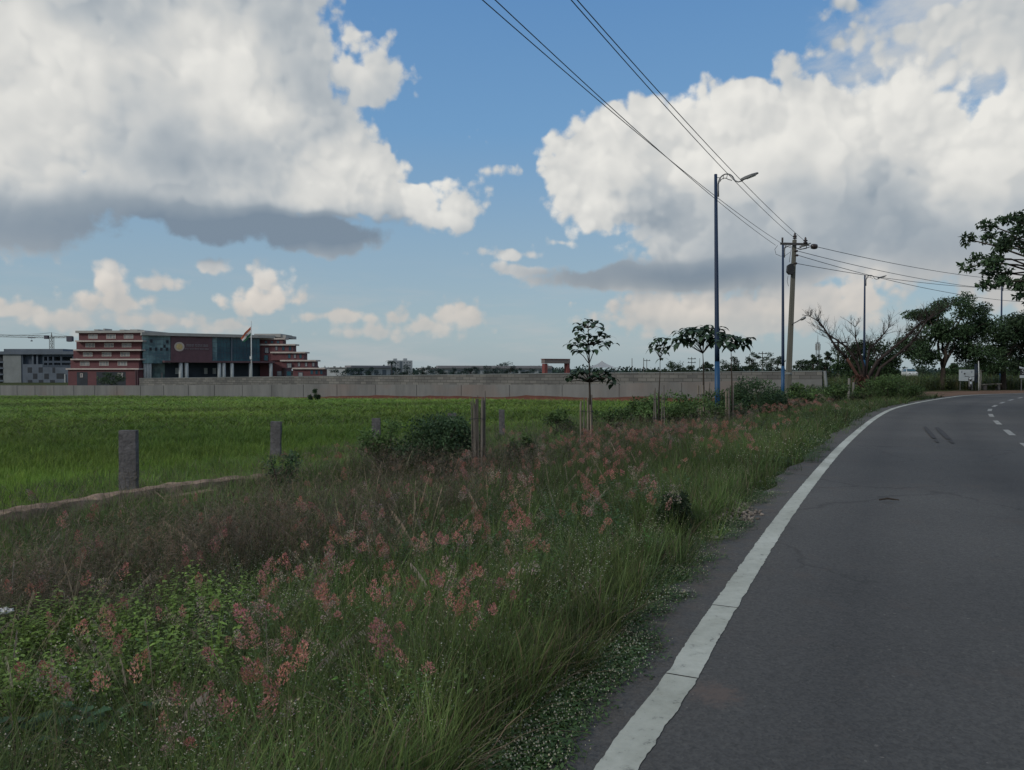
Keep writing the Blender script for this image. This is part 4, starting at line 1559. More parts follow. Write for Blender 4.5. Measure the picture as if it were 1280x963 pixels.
# ------------------------------------------------------------------ leaning concrete utility pole
PB, PT = at(984.5, 501, 41.0), at(993.2, 300, 41.0)
up_ = empty('utility_pole', (PB.x, PB.y, PB.z - .3), 'leaning concrete utility pole with a crossarm, insulators and a dark meter box', 'utility pole')
ax = (PT - PB).normalized()
mb = MB()
n = 10
vs = []
for k in range(n + 1):
    t = k / n; c = PB.lerp(PT, t) - (ax * .3 if k == 0 else Vector((0, 0, 0)))
    w = .140 + (.092 - .140) * t; d_ = .13 + (.085 - .13) * t
    vs += [c + Vector((sx * w, sy * d_, 0)) for sx, sy in ((-.8, -1), (.8, -1), (1, -.8), (1, .8), (.8, 1), (-.8, 1), (-1, .8), (-1, -.8))]
fs = [(k * 8 + i, k * 8 + (i + 1) % 8, k * 8 + 8 + (i + 1) % 8, k * 8 + 8 + i) for k in range(n) for i in range(8)] + [tuple(range(7, -1, -1)), tuple(range(n * 8, n * 8 + 8))]
mb.add(vs, fs); mb.build('shaft', M_POLECON, up_)
CA, CBp = at(974.5, 305.2, 41.2), at(1008.5, 306.2, 40.6)
mb = MB(); d_ = (CBp - CA); mb.prism([CA + Vector((0, -.16, -.06)), CBp + Vector((0, -.16, -.06)), CBp + Vector((0, -.16, .06)), CA + Vector((0, -.16, .06))], (0, .07, 0)); 
mb.build('crossarm', M_DARKMET, up_)


def insulator(c, h=.30, r=.085):
    mb = MB()
    z = [0, .02, .05, .09, .12, .16, .19, .23, .27, h]
    rr = [.025, .025, r, r, .05, r * 1.05, r * 1.05, .045, .06, .03]
    mb.tube([Vector(c) + Vector((0, 0, q)) for q in z], rr, 10)
    return mb


for (q, y) in (((978.0, 303.6), 41.05), ((1006.8, 305.2), 40.5), ((993.6, 299.6), 41.0)):
    o = insulator(at(*q, y), .36 if q[0] > 980 else .2, .11 if q[0] > 980 else .05).build('insulator', M_CER, up_, smooth=True)
mb = MB(); mb.tube([at(1008, 306, 40.5), at(1008, 310.6, 40.5), at(1000, 312, 40.6)], .03, 5); mb.tube([at(994, 309.5, 40.9), at(999.5, 312, 40.8), at(1003, 311.4, 40.6), at(1012, 309.2, 40.4)], .022, 5); mb.build('bracket', M_DARKMET, up_)
mb = MB(); c = at(1017.6, 308.4, 40.6)
prof = [(-.17, .05), (-.15, .12), (-.05, .145), (.05, .145), (.15, .12), (.17, .05)]
mb.tube([c + Vector((a, 0, 0)) for a, _ in prof], [r for _, r in prof], 12); mb.tube([at(1009, 307, 40.55), at(1014, 308, 40.6)], .02, 5); mb.build('strain_insulator', M_CER, up_, smooth=True)
mb = MB(); c = at(987.6, 336.6, 40.85)
mb.prism([c + Vector((sx, -.16, sz)) for sx, sz in ((-.20, -.16), (-.08, -.30), (.12, -.30), (.14, .26), (-.02, .28), (-.17, .18))], (0, .22, 0)); mb.build('meter_box', M_DARKMET, up_, bevel=.01)
mb = MB()
for (a, b) in ((996, 314.0), (996.5, 319.4), (995, 329.5)):
    mb.tube([at(a - 3, b, 40.9), at(a, b, 40.9)], .035, 6)
    mb.tube([at(a - 1, b, 40.85), at(a + 1, b, 40.85)], .06, 8)
mb.build('shackle', M_CER, up_, smooth=True)
mb = MB()
mb.tube([at(972, 307, 41.0), at(968.5, 312, 41), at(970, 318, 41), at(976, 320.5, 41), at(982, 319.5, 41), at(987.5, 315.5, 40.9)], .012, 4)
mb.tube([at(978, 313, 41), at(981, 309.5, 41), at(985, 308.5, 41), at(990, 310.5, 40.9)], .018, 4)
mb.tube([at(989, 312, 40.88), at(987.6, 320, 40.86), at(986.6, 328, 40.85)], .014, 4)
mb.tube([at(985, 345, 40.9), at(984, 352, 40.88), at(985.6, 358, 40.88)], .012, 4)
mb.build('jumper_cable', M_WIRE, up_)
mb = MB(); mb.tube([at(989.5, 405.6, 40.85), at(996, 402.4, 40.7), at(1001, 399.4, 40.6)], .028, 6)
mb.build('lamp_arm', M_GREYMET, up_, smooth=True)
mb = MB(); a_, b_ = at(1000.5, 400.2, 40.6), at(1007.4, 396.6, 40.5)
mb.tube([a_, a_.lerp(b_, .3), a_.lerp(b_, .8), b_], [.04, .075, .07, .03], 8); mb.build('lamp_head', M_GREYMET, up_, smooth=True)
mb = MB(); q = PB.lerp(PT, .17)
mb.tube([q - ax * .05, q + ax * .05], .185, 8); mb.build('strap', M_LIGHTCON, up_)


# ------------------------------------------------------------------ overhead wires
def wire(label, a, b, sag, r=.011, n=40):
    a, b = Vector(a), Vector(b)
    pts = [a.lerp(b, k / n) - Vector((0, 0, sag * 4 * (k / n) * (1 - k / n))) for k in range(n + 1)]
    mid = a.lerp(b, .5)
    mb = MB(); mb.tube(pts, r, 5)
    o = mb.build('power_line', M_WIRE, None, loc=a)
    tag(o, label, 'wire', 'overhead power lines')
    return o


# the far ends of the near span hang from a pole behind the camera; aim each wire at the pixel where it leaves the frame
def back_end(end, px_top, zfar, s, sag):
    """point zfar high on the vertical plane through end and the exit pixel, a distance behind the camera"""
    d = ray(px_top, 0)
    # choose depth so the wire passes through the exit ray at fraction f
    best = None
    for Y in np.linspace(6, 30, 400):
        p = CAM + d * (Y / d.y)
        dirv = Vector((p.x - end.x, p.y - end.y, 0))
        L = dirv.length
        far = Vector((end.x, end.y, 0)) + dirv.normalized() * s
        f = L / s
        z = end.z + (zfar - end.z) * f - sag * 4 * f * (1 - f)
        e = abs(z - p.z)
        if best is None or e < best[0]:
            best = (e, Vector((far.x, far.y, zfar)))
    return best[1]


ends = [(at(975.5, 303.5, 41.0), 602, 'lowest left of the four wires crossing the upper sky, fixed to the crossarm tip'),
        (at(969.5, 306.8, 40.9), 618, 'second from the left of the four wires crossing the upper sky'),
        (at(992.8, 297.4, 41.0), 714, 'third wire from the left, running to the top of the leaning pole'),
        (at(1006.2, 301.6, 40.5), 722, 'rightmost of the four wires crossing the upper sky')]
for e_, px_, lb in ends:
    wire(lb, e_, back_end(e_, px_, 9.0, 46.0, .55), .55, .0105)
right = [((1019.5, 308.4, 40.6), (1290, 352, 66), .35, 'highest of the four wires sagging away to the right of the leaning pole'),
         ((997, 314, 40.8), (1290, 364.5, 66), .45, 'second highest wire sagging away to the right of the leaning pole'),
         ((997.5, 319.4, 40.8), (1300, 378.5, 66), .55, 'lowest wire sagging away to the right of the leaning pole'),
         ((996, 329.6, 40.8), (1290, 361, 66), .40, 'third wire crossing the others to the right of the leaning pole')]
for a, b, s_, lb in right:
    wire(lb, at(*a), at(*b), s_, .016)

# ------------------------------------------------------------------ plants: small templates, scattered with numpy into merged meshes
def rot_z(a):
    c, s = np.cos(a), np.sin(a)
    return np.array([[c, -s, 0], [s, c, 0], [0, 0, 1]])


def norm3(v):
    return v / (np.linalg.norm(v) + 1e-9)


class TB:
    """triangle template"""
    def __init__(s): s.v, s.f, s.c, s.n = [], [], [], 0

    def add(s, v, f, c):
        v = np.asarray(v, float)
        c = np.asarray(c, float)
        if c.ndim == 1: c = np.tile(c, (len(v), 1))
        s.v.append(v); s.f.append(np.asarray(f) + s.n); s.c.append(c); s.n += len(v)

    def get(s):
        return np.concatenate(s.v), np.concatenate(s.f), np.concatenate(s.c)

    def blade(s, p, az, h, w, lean, segs, c0, c1, curl=1.8):
        d = np.array([math.cos(az), math.sin(az), 0.0]); e = np.array([-d[1], d[0], 0])
        V = []
        C = []
        for i in range(segs):
            t = i / segs
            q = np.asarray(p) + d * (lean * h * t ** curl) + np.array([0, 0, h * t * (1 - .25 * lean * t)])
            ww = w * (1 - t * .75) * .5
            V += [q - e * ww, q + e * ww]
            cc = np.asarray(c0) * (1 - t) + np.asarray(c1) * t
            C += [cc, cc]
        V.append(np.asarray(p) + d * lean * h + np.array([0, 0, h * (1 - .25 * lean)])); C.append(c1)
        F = []
        for i in range(segs - 1):
            a = 2 * i
            F += [(a, a + 1, a + 3), (a, a + 3, a + 2)]
        a = 2 * (segs - 1)
        F.append((a, a + 1, a + 2))
        s.add(V, F, C)

    def leaf(s, p, d, up, L, W, c, fold=.25, droop=.3):
        """pointed leaf of six triangles, folded on its midrib"""
        d = norm3(np.asarray(d, float)); e = norm3(np.cross(d, up) + 1e-6); u = np.cross(e, d)
        p = np.asarray(p, float)
        tz = np.array([0, 0, -1.0])
        m1 = p + d * L * .45 + tz * droop * L * .12; m2 = p + d * L + tz * droop * L * .5
        a1 = p + d * L * .32 + e * W * .5 + u * fold * W * .4; b1 = p + d * L * .32 - e * W * .5 + u * fold * W * .4
        a2 = p + d * L * .68 + e * W * .36 + u * fold * W * .3 + tz * droop * L * .25; b2 = p + d * L * .68 - e * W * .36 + u * fold * W * .3 + tz * droop * L * .25
        cc = np.asarray(c)
        s.add([p, a1, a2, m2, b2, b1, m1], [(0, 1, 6), (1, 2, 6), (2, 3, 6), (3, 4, 6), (4, 5, 6), (5, 0, 6)],
              [cc * .85, cc, cc * 1.05, cc * 1.05, cc, cc * .95, cc * .9])


def scatter(T, pos, rz, sc, tint, tilt=None, scz=None):
    """stamp templates T at pos; returns V,F,C"""
    n = len(pos)
    pick = RNG.integers(0, len(T), n)
    Vs, Fs, Cs, off = [], [], [], 0
    for k, (tv, tf, tcol) in enumerate(T):
        ix = np.nonzero(pick == k)[0]
        if not len(ix): continue
        c, s = np.cos(rz[ix]), np.sin(rz[ix])
        x = tv[None, :, 0] * c[:, None] - tv[None, :, 1] * s[:, None]
        y = tv[None, :, 0] * s[:, None] + tv[None, :, 1] * c[:, None]
        z = np.repeat(tv[None, :, 2], len(ix), 0)
        S_ = sc[ix][:, None]
        z = z * (S_ if scz is None else scz[ix][:, None])
        x, y = x * S_, y * S_
        if tilt is not None:
            x = x + z * tilt[ix, 0][:, None]; y = y + z * tilt[ix, 1][:, None]
        V = np.stack([x + pos[ix, 0][:, None], y + pos[ix, 1][:, None], z + pos[ix, 2][:, None]], 2).reshape(-1, 3)
        C = (tcol[None] * tint[ix][:, None, :]).reshape(-1, 3)
        F = (tf[None] + (np.arange(len(ix)) * len(tv))[:, None, None] + off).reshape(-1, 3)
        off += len(V)
        Vs.append(V.astype(np.float32)); Fs.append(F.astype(np.int32)); Cs.append(C.astype(np.float32))
    return np.concatenate(Vs), np.concatenate(Fs), np.concatenate(Cs)


def join(parts):
    V, F, C, o_ = [], [], [], 0
    for v, f, c in parts:
        V.append(v); F.append(f + o_); C.append(c); o_ += len(v)
    return np.concatenate(V), np.concatenate(F), np.concatenate(C)


R_ = random.Random(5)
U_ = R_.uniform
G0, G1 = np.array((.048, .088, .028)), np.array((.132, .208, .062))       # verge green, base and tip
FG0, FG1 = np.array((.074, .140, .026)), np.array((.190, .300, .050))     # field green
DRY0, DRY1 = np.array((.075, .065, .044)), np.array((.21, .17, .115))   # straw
PUR0, PUR1 = np.array((.040, .050, .026)), np.array((.084, .074, .048))   # brown purple
PINK = np.array((.49, .235, .195))
TAN = np.array((.44, .34, .275))


def t_grass(n, h, w, lean, segs, c0, c1, spread=.09, dry=.1):
    t = TB()
    for _ in range(n):
        a = U_(0, 2 * pi); r = spread * math.sqrt(U_(0, 1))
        k = U_(.7, 1.25)
        d = U_(0, 1) < dry
        if U_(0, 1) < .14: w_ = w * U_(1.6, 2.6)
        else: w_ = w
        t.blade((r * math.cos(a), r * math.sin(a), 0), a + U_(-1.2, 1.2), h * U_(.45, 1.1), w_ * U_(.7, 1.3), (U_(.1, 1) if not d else U_(.3, 1.5)) * lean, segs,
                (DRY0 if d else c0) * k, (DRY1 if d else c1) * k)
    return t.get()


def t_wispy(n, h, head):
    """dry stems with thin airy brown purple heads"""
    t = TB()
    for _ in range(n):
        a = U_(0, 2 * pi); r = .12 * math.sqrt(U_(0, 1)); hh = h * U_(.6, 1.1); ln = U_(.05, .5)
        k = U_(.6, 1.2)
        p = np.array((r * math.cos(a), r * math.sin(a), 0)); az = a + U_(-1, 1)
        t.blade(p, az, hh, .0042, ln, 3, PUR0 * k, PUR1 * k)
        d = np.array([math.cos(az), math.sin(az), 0])
        for j in range(head):
            f = 1 - .42 * (j / head) ** 1.2
            q = p + d * ln * hh * f ** 1.8 + np.array([0, 0, hh * f * (1 - .25 * ln * f)])
            b = U_(0, 2 * pi); L = U_(.02, .075)
            e = np.array([math.cos(b), math.sin(b), U_(-.3, .9)]) * L
            s = np.array([-math.sin(b), math.cos(b), 0]) * .0030
            c = (PUR1 * U_(.8, 1.7)) * np.array([U_(1, 1.25), 1, 1])
            t.add([q - s, q + s, q + e], [(0, 1, 2)], c)
    for _ in range(n // 2):
        a = U_(0, 2 * pi); r = .12 * U_(0, 1)
        t.blade((r * math.cos(a), r * math.sin(a), 0), U_(0, 6.3), h * U_(.3, .6), .006, U_(.2, 1.1), 3, PUR0 * U_(.7, 1.2), DRY1 * U_(.4, .9))
    return t.get()


def plume(t, top, d, L, fresh, dens=1.0):
    """soft panicle of ruby grass: silky spikelets on thin spreading branches"""
    col = PINK if fresh else TAN
    n = int((95 if fresh else 44) * dens)
    wid = (.027 if fresh else .032) * U_(.8, 1.2)
    d = norm3(np.asarray(d, float))
    o1 = norm3(np.cross(d, (.3, .8, .2))); o2 = np.cross(d, o1)
    for _ in range(n):
        f = U_(0, 1) ** .85
        b = U_(0, 2 * pi)
        rad = wid * (math.sin(pi * min(1, f * .9 + .12)) ** .7) * math.sqrt(U_(.05, 1)) * (1.25 - .5 * f)
        q = np.asarray(top) - d * L * (1 - f) + (o1 * math.cos(b) + o2 * math.sin(b)) * rad
        ax_ = norm3(d * U_(.5, 1.2) + (o1 * math.cos(b) + o2 * math.sin(b)) * U_(.2, 1.1))
        ll = U_(.007, .0125) * (1.0 if fresh else .9)
        sd = norm3(np.cross(ax_, (U_(-1, 1), U_(-1, 1), U_(-1, 1)))) * ll * U_(.24, .42)
        k = U_(.65, 1.3)
        c = col * k * np.array([1, U_(.8, 1.3), U_(.8, 1.3)])
        t.add([q - sd, q + sd, q + ax_ * ll], [(0, 1, 2)], c)
    if not fresh:
        for _ in range(10):
            f = U_(.1, .9); b = U_(0, 2 * pi)
            q = np.asarray(top) - d * L * (1 - f)
            e = (o1 * math.cos(b) + o2 * math.sin(b)) * wid + d * .02
            s = norm3(np.cross(e, d)) * .0012
            t.add([q - s, q + s, q + e], [(0, 1, 2)], col * .5)


def t_ruby(n, h, fresh_share):
    t = TB()
    az0, lean0 = U_(0, 6.28), U_(.1, .4)
    for _ in range(n):
        a = U_(0, 2 * pi); r = .06 * math.sqrt(U_(0, 1)); hh = h * U_(.82, 1.08); ln = lean0 * U_(.6, 1.4)
        az = az0 + U_(-.35, .35)
        p = np.array((r * math.cos(a), r * math.sin(a), 0.0)); d = np.array([math.cos(az), math.sin(az), 0])
        t.blade(p, az, hh, .0034, ln, 3, G0 * 1.2, G1 * 1.05)
        top = p + d * ln * hh + np.array([0, 0, hh * (1 - .25 * ln)])
        plume(t, top + np.array([0, 0, .02]), d * (ln * 1.2 + U_(-.1, .3)) + np.array([0, 0, 1.0]), U_(.06, .095), U_(0, 1) < fresh_share)
    for _ in range(n * 2):
        a = U_(0, 2 * pi); r = .10 * U_(0, 1)
        t.blade((r * math.cos(a), r * math.sin(a), 0), U_(0, 6.3), h * U_(.35, .75), .0065, U_(.2, 1.0), 3, G0 * U_(.8, 1.3), G1 * U_(.8, 1.2))
    return t.get()


def t_cover(n, h, leafL, dots, col, spread=.13):
    """creeping ground cover of small leaves with tiny pale buds"""
    t = TB()
    for _ in range(n):
        a = U_(0, 2 * pi); r = spread * math.sqrt(U_(0, 1)); z = h * U_(.2, 1.0)
        b = U_(0, 2 * pi)
        t.leaf((r * math.cos(a), r * math.sin(a), z), (math.cos(b), math.sin(b), U_(-.2, .6)), (0, 0, 1), leafL * U_(.6, 1.3), leafL * U_(.3, .5), col * U_(.6, 1.3))
    for _ in range(n // 3):
        a = U_(0, 2 * pi); r = spread * math.sqrt(U_(0, 1))
        t.blade((r * math.cos(a), r * math.sin(a), 0), U_(0, 6.3), h * U_(.8, 1.5), .004, U_(.2, 1.2), 2, G0, G1 * U_(.7, 1.2))
    for _ in range(dots):
        a = U_(0, 2 * pi); r = spread * math.sqrt(U_(0, 1)); z = h * U_(.8, 1.35); s = U_(.0026, .0046)
        p = np.array((r * math.cos(a), r * math.sin(a), z))
        c = np.array((.46, .46, .36)) * U_(.6, 1.15)
        t.add([p + (s, 0, 0), p + (0, s, 0), p + (-s, 0, 0), p + (0, -s, 0), p + (0, 0, s * 1.4), p - (0, 0, s)],
              [(0, 1, 4), (1, 2, 4), (2, 3, 4), (3, 0, 4), (1, 0, 5), (2, 1, 5), (3, 2, 5), (0, 3, 5)], c)
    return t.get()


def t_weed(h, nl, L, W, col, stems=3, up=.4, flower=None):
    t = TB()
    for s_ in range(stems):
        az = U_(0, 2 * pi); ln = U_(.1, .55); hh = h * U_(.7, 1.1)
        d = np.array([math.cos(az), math.sin(az), 0])
        t.blade((0, 0, 0), az, hh, .010, ln, 3, col * .7, col * .9)
        for j in range(nl):
            f = .18 + .82 * (j + U_(0, .6)) / nl
            q = d * ln * hh * f ** 1.8 + np.array([0, 0, hh * f * (1 - .25 * ln * f)])
            b = j * 2.4 + U_(-.5, .5)
            t.leaf(q, (math.cos(b), math.sin(b), U_(-.1, up)), (0, 0, 1), L * U_(.6, 1.15) * (1.15 - .45 * f), W * U_(.7, 1.15) * (1.15 - .45 * f), col * U_(.65, 1.25) * (.75 + .45 * f), droop=U_(.1, .7))
    return t.get()




def t_dots(n, h):
    t = TB()
    for _ in range(n):
        a = U_(0, 2 * pi); r = .10 * math.sqrt(U_(0, 1)); hh = h * U_(.55, 1.1); ln = U_(.1, .8); az = U_(0, 6.3)
        p = np.array((r * math.cos(a), r * math.sin(a), 0.0)); d = np.array([math.cos(az), math.sin(az), 0])
        t.blade(p, az, hh, .0032, ln, 3, G0 * 1.1, G1)
        for j in range(9):
            f = U_(.55, 1.0)
            q = p + d * ln * hh * f ** 1.8 + np.array([0, 0, hh * f * (1 - .25 * ln * f)]) + np.array([U_(-1, 1), U_(-1, 1), U_(-.5, 1)]) * .018
            s = U_(.0020, .0040)
            e = np.array([U_(-1, 1), U_(-1, 1), U_(.2, 1)]) * s * 1.6
            c = np.array((.52, .50, .40)) * U_(.5, 1.15)
            t.add([q + (s, 0, 0), q + (-s * .5, s, 0), q + (-s * .5, -s, 0), q + e], [(0, 1, 3), (1, 2, 3), (2, 0, 3)], c)
        for j in range(5):
            f = U_(.1, .8); q = p + d * ln * hh * f ** 1.8 + np.array([0, 0, hh * f * (1 - .25 * ln * f)]); b = U_(0, 6.3)
            t.leaf(q, (math.cos(b), math.sin(b), U_(0, .8)), (0, 0, 1), U_(.018, .04), U_(.007, .014), G1 * U_(.6, 1.1))
    return t.get()


TDOT = [t_dots(7, .36) for _ in range(6)]

# ---------------- where things grow
def sample_polar(n, r0, r1, half_deg, power):
    u = RNG.random(n)
    if abs(power - 1) < 1e-6: r = r0 * (r1 / r0) ** u
    else: r = (r0 ** (1 - power) + u * (r1 ** (1 - power) - r0 ** (1 - power))) ** (1 / (1 - power))
    a = np.radians(RNG.uniform(-half_deg, half_deg, n))
    return np.stack([r * np.sin(a), r * np.cos(a)], 1)


def vn(x, y, f, seed=0.0):
    """smooth value noise, vectorised, about 0..1"""
    x = x * f + seed * 13.7; y = y * f + seed * 7.3
    xi, yi = np.floor(x).astype(int), np.floor(y).astype(int)
    fx, fy = x - xi, y - yi
    fx, fy = fx * fx * (3 - 2 * fx), fy * fy * (3 - 2 * fy)

    def h(i, j):
        n_ = (i * 374761393 + j * 668265263 + 12345) & 0x7fffffff
        n_ = ((n_ ^ (n_ >> 13)) * 1274126177) & 0x7fffffff
        return (n_ & 0xffff) / 65535.0
    a, b, c, d = h(xi, yi), h(xi + 1, yi), h(xi, yi + 1), h(xi + 1, yi + 1)
    return (a * (1 - fx) + b * fx) * (1 - fy) + (c * (1 - fx) + d * fx) * fy


def plant(name, T, xy, smin, smax, tintlo, tinthi, mat, hue=.12, sink=.02, wide=None, tilt=.12, patch=None):
    n = len(xy)
    z = ground_z(xy[:, 0], xy[:, 1]) - sink
    pos = np.column_stack([xy, z])
    k = RNG.uniform(tintlo, tinthi, n)
    if patch is not None: k = k * patch
    hx = 1 + ((.40 if len(T) != 5 or sink != .02 else .16) * (vn(xy[:, 0], xy[:, 1], .22, 21) - .4) if mat is M_GRASS else 0)
    tint = np.stack([hx * k * RNG.uniform(1 - hue, 1 + hue, n), k, k * RNG.uniform(1 - hue, 1 + hue, n)], 1)
    sc = RNG.uniform(smin, smax, n)
    scz = sc
    if wide is not None:
        sc, scz = sc * wide, sc
    return scatter(T, pos, RNG.uniform(0, 2 * pi, n), sc, tint, RNG.normal(0, tilt, (n, 2)), scz)


def keep(xy, cond, p):
    return xy[cond & (RNG.random(len(xy)) < p)]


# the verge, from the asphalt to the stone posts
def verge_points(n, r0, r1, half=52, power=1.0):
    xy = sample_polar(n, r0, r1, half, power)
    d, _ = road_d(xy[:, 0], xy[:, 1])
    return xy, d


def brown_mask(x, y, d):
    r = np.hypot(x, y)
    m = sm(d, 1.6, 3.2) * (1 - sm(d, 8.6, 10.0)) * sm(r, 4.4, 6.2) * (1 - sm(r, 13, 19) * .75)
    return np.clip(m * (.25 + .95 * vn(x, y, .45, 3)), 0, 1) * (1 - .85 * low_mask(x, y, d))


def low_mask(x, y, d):                        # short growth in front of the low wall
    return sm(d, 3.9, 5.6) * (1 - sm(x, -4.4, -2.6)) * (1 - sm(d, 9.9, 10.2))


def in_right(x, y):                           # the far side of the bend keeps its own planting
    return sm(x, 18, 24) * sm(y, 40, 46)


parts_green, parts_dry, parts_ruby, parts_cover, parts_weed = [], [], [], [], []
TG_near = [t_grass(34, .44, .0062, 1.2, 3, G0, G1, .12, .20) for _ in range(6)]
TG_mid = [t_grass(26, .46, .009, .8, 2, G0, G1, .15, .12) for _ in range(5)]
TW_near = [t_wispy(14, .78, 16) for _ in range(6)]
TW_mid = [t_wispy(12, .80, 12) for _ in range(5)]
TR_pink = [t_ruby(4, .60, .85) for _ in range(7)]
TR_pale = [t_ruby(5, .66, .15) for _ in range(6)]
TR_one = [t_ruby(2, .56, .9) for _ in range(6)]
TC = [t_cover(64, .060, .027, 8, np.array((.075, .130, .046))) for _ in range(6)]
TC2 = [t_cover(52, .13, .034, 6, np.array((.072, .125, .040))) for _ in range(5)]
TWEED = [t_weed(.42, 13, .052, .028, np.array((.062, .120, .036)), 3) for _ in range(5)]
TWEEDY = [t_weed(.46, 17, .046, .026, np.array((.165, .262, .055)), 6) for _ in range(5)]
TMIX = [t_weed(.34, 12, U_(.022, .045), U_(.012, .026), np.array((U_(.06, .12), U_(.11, .17), .036)), R_.choice((3, 4, 5))) for _ in range(8)]
TBIG = [t_weed(.32, 7, .10, .07, np.array((.042, .095, .046)), 3, up=.7) for _ in range(4)]

# green grass, near
xy, d = verge_points(10500, 1.6, 9.0, 56)
bm = brown_mask(xy[:, 0], xy[:, 1], d)
p = sm(d, -.06, .22) * (1 - .45 * bm)
xy = keep(xy, (d > .02) & (d < 10), p * (.44 + .42 * vn(xy[:, 0], xy[:, 1], 1.3, 11)))
dd, _ = road_d(xy[:, 0], xy[:, 1])
rr = np.hypot(xy[:, 0], xy[:, 1])
hgt = .24 + .66 * sm(dd + .10 * (rr - 4.2), .7, 2.6)
hgt = hgt * (1 - .62 * low_mask(xy[:, 0], xy[:, 1], dd))
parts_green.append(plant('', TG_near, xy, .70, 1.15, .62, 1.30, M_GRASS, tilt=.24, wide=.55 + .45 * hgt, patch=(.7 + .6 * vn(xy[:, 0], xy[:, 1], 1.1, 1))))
V_, F_, C_ = parts_green[-1]
# green grass, farther
xy, d = verge_points(26000, 8.0, 62, 50)
bm = brown_mask(xy[:, 0], xy[:, 1], d)
p = sm(d, -.02, .5) * (1 - .5 * bm) * (1 - in_right(xy[:, 0], xy[:, 1]))
xy = keep(xy, (d > .03) & (d < 14), p)
dd, _ = road_d(xy[:, 0], xy[:, 1])
rr = np.hypot(xy[:, 0], xy[:, 1])
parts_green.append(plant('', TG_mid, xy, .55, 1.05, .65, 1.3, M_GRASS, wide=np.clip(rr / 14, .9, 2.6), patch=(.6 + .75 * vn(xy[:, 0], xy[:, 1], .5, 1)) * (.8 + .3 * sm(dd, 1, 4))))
# brown purple stems
xy, d = verge_points(9000, 3.2, 24, 52)
bm = brown_mask(xy[:, 0], xy[:, 1], d)
near = np.hypot(xy[:, 0], xy[:, 1]) < 9
for sel, T in ((near, TW_near), (~near, TW_mid)):
    q = xy[sel & (RNG.random(len(xy)) < np.clip(bm * .50, 0, 1))]
    parts_dry.append(plant('', T, q, .75, 1.15, .7, 1.35, M_GRASS, wide=np.clip(np.hypot(q[:, 0], q[:, 1]) / 9, 1, 1.9), patch=.7 + .6 * vn(q[:, 0], q[:, 1], .8, 5)))
xy, d = verge_points(5000, 20, 45, 46)
q = xy[(d > 2) & (d < 10) & (RNG.random(len(xy)) < .35 * vn(xy[:, 0], xy[:, 1], .3, 8))]
parts_dry.append(plant('', TW_mid, q, .6, 1.0, .8, 1.5, M_GRASS, wide=2.0))
# ruby grass
xy, d = verge_points(5200, 2.6, 13, 54)
rr = np.hypot(xy[:, 0], xy[:, 1])
p = sm(d, .35, 1.1) * (1 - sm(d, 4.5, 7.5) * .8) * (.15 + .20 * sm(vn(xy[:, 0], xy[:, 1], .75, 2), .40, .75)) * (.36 + .5 * sm(rr, 3.0, 6.0)) * (.30 + 1.1 * sm(xy[:, 0], -2.2, .2))
q = keep(xy, (d > .25), p)
xe, de = verge_points(900, 2.7, 9, 50)           # single heads all over, right up to the asphalt
q = np.concatenate([q, keep(xe, (de > .25) & (de < 4.5), .13)])
hq = RNG.random(len(q))
for lo, hi, T in ((0, .30, TR_pink), (.30, .62, TR_pale), (.62, 1, TR_one)):
    s = q[(hq >= lo) & (hq < hi)]
    parts_ruby.append(plant('', T, s, .70, 1.12, .75, 1.2, M_PLUME, hue=.1, tilt=.16, patch=np.clip(1.08 - .03 * np.hypot(s[:, 0], s[:, 1]), .8, 1)))
# drifts of ruby grass farther off, thickest around the second stick guard and beside the lamp
for (cx, cy, rx, ry, n) in ((2.4, 17.0, 2.2, 1.8, 70), (4.0, 17.0, 1.6, 1.6, 26), (1.4, 14.0, 1.5, 1.6, 16), (9.6, 26.5, 1.5, 1.8, 34), (11.2, 29.5, 1.5, 2.2, 12), (5.5, 14.5, 1.2, 1.6, 8), (3.4, 11.6, 1.6, 1.4, 14), (7.2, 21.0, 1.4, 2.0, 8), (-.6, 11.5, 1.5, 1.2, 14), (-3.0, 15.5, 1.4, 1.2, 8)):
    q = np.column_stack([RNG.normal(cx, rx * .55, n), RNG.normal(cy, ry * .55, n)])
    dq, _ = road_d(q[:, 0], q[:, 1]); q = q[dq > .4]
    parts_ruby.append(plant('', TR_pink + TR_pale[:4], q, .8, 1.2, .60, .95, M_PLUME, tilt=.14, wide=np.full(len(q), 1.25 if cy < 20 else 1.7)))
# low creeping cover with pale buds, along the asphalt
xy, d = verge_points(17000, 1.8, 12, 60)
p = (1 - sm(d + .18 * (np.hypot(xy[:, 0], xy[:, 1]) - 4), .9, 2.4)) * sm(d + .30 * vn(xy[:, 0], xy[:, 1], 2.2, 4) + .10 + .16 * (1 - sm(np.hypot(xy[:, 0], xy[:, 1]), 3.2, 5)), .0, .16)
rr = np.hypot(xy[:, 0], xy[:, 1])
q = keep(xy, (d > np.maximum(-.165, -.02 - .13 * (1 - sm(rr, 3.2, 5.0)) - .16 * vn(xy[:, 0], xy[:, 1], 2.6, 14))), p * .9)
parts_cover.append(plant('', TC, q, .8, 1.25, .7, 1.25, M_LEAF, sink=.005, tilt=.05))
xy, d = verge_points(6000, 2.2, 14, 56)
q = keep(xy, (d > .5) & (d < 4), (1 - sm(d, 2.0, 4.0)) * .55 * (vn(xy[:, 0], xy[:, 1], .9, 6) > .35))
parts_cover.append(plant('', TC2, q, .8, 1.5, .65, 1.2, M_LEAF, sink=.005, tilt=.05))
xy, d = verge_points(5000, 12, 45, 50)
q = keep(xy, (d > -.2) & (d < 1.4), .8)
parts_cover.append(plant('', TC2, q, 1.0, 2.2, .7, 1.3, M_LEAF, sink=.02, tilt=.05))
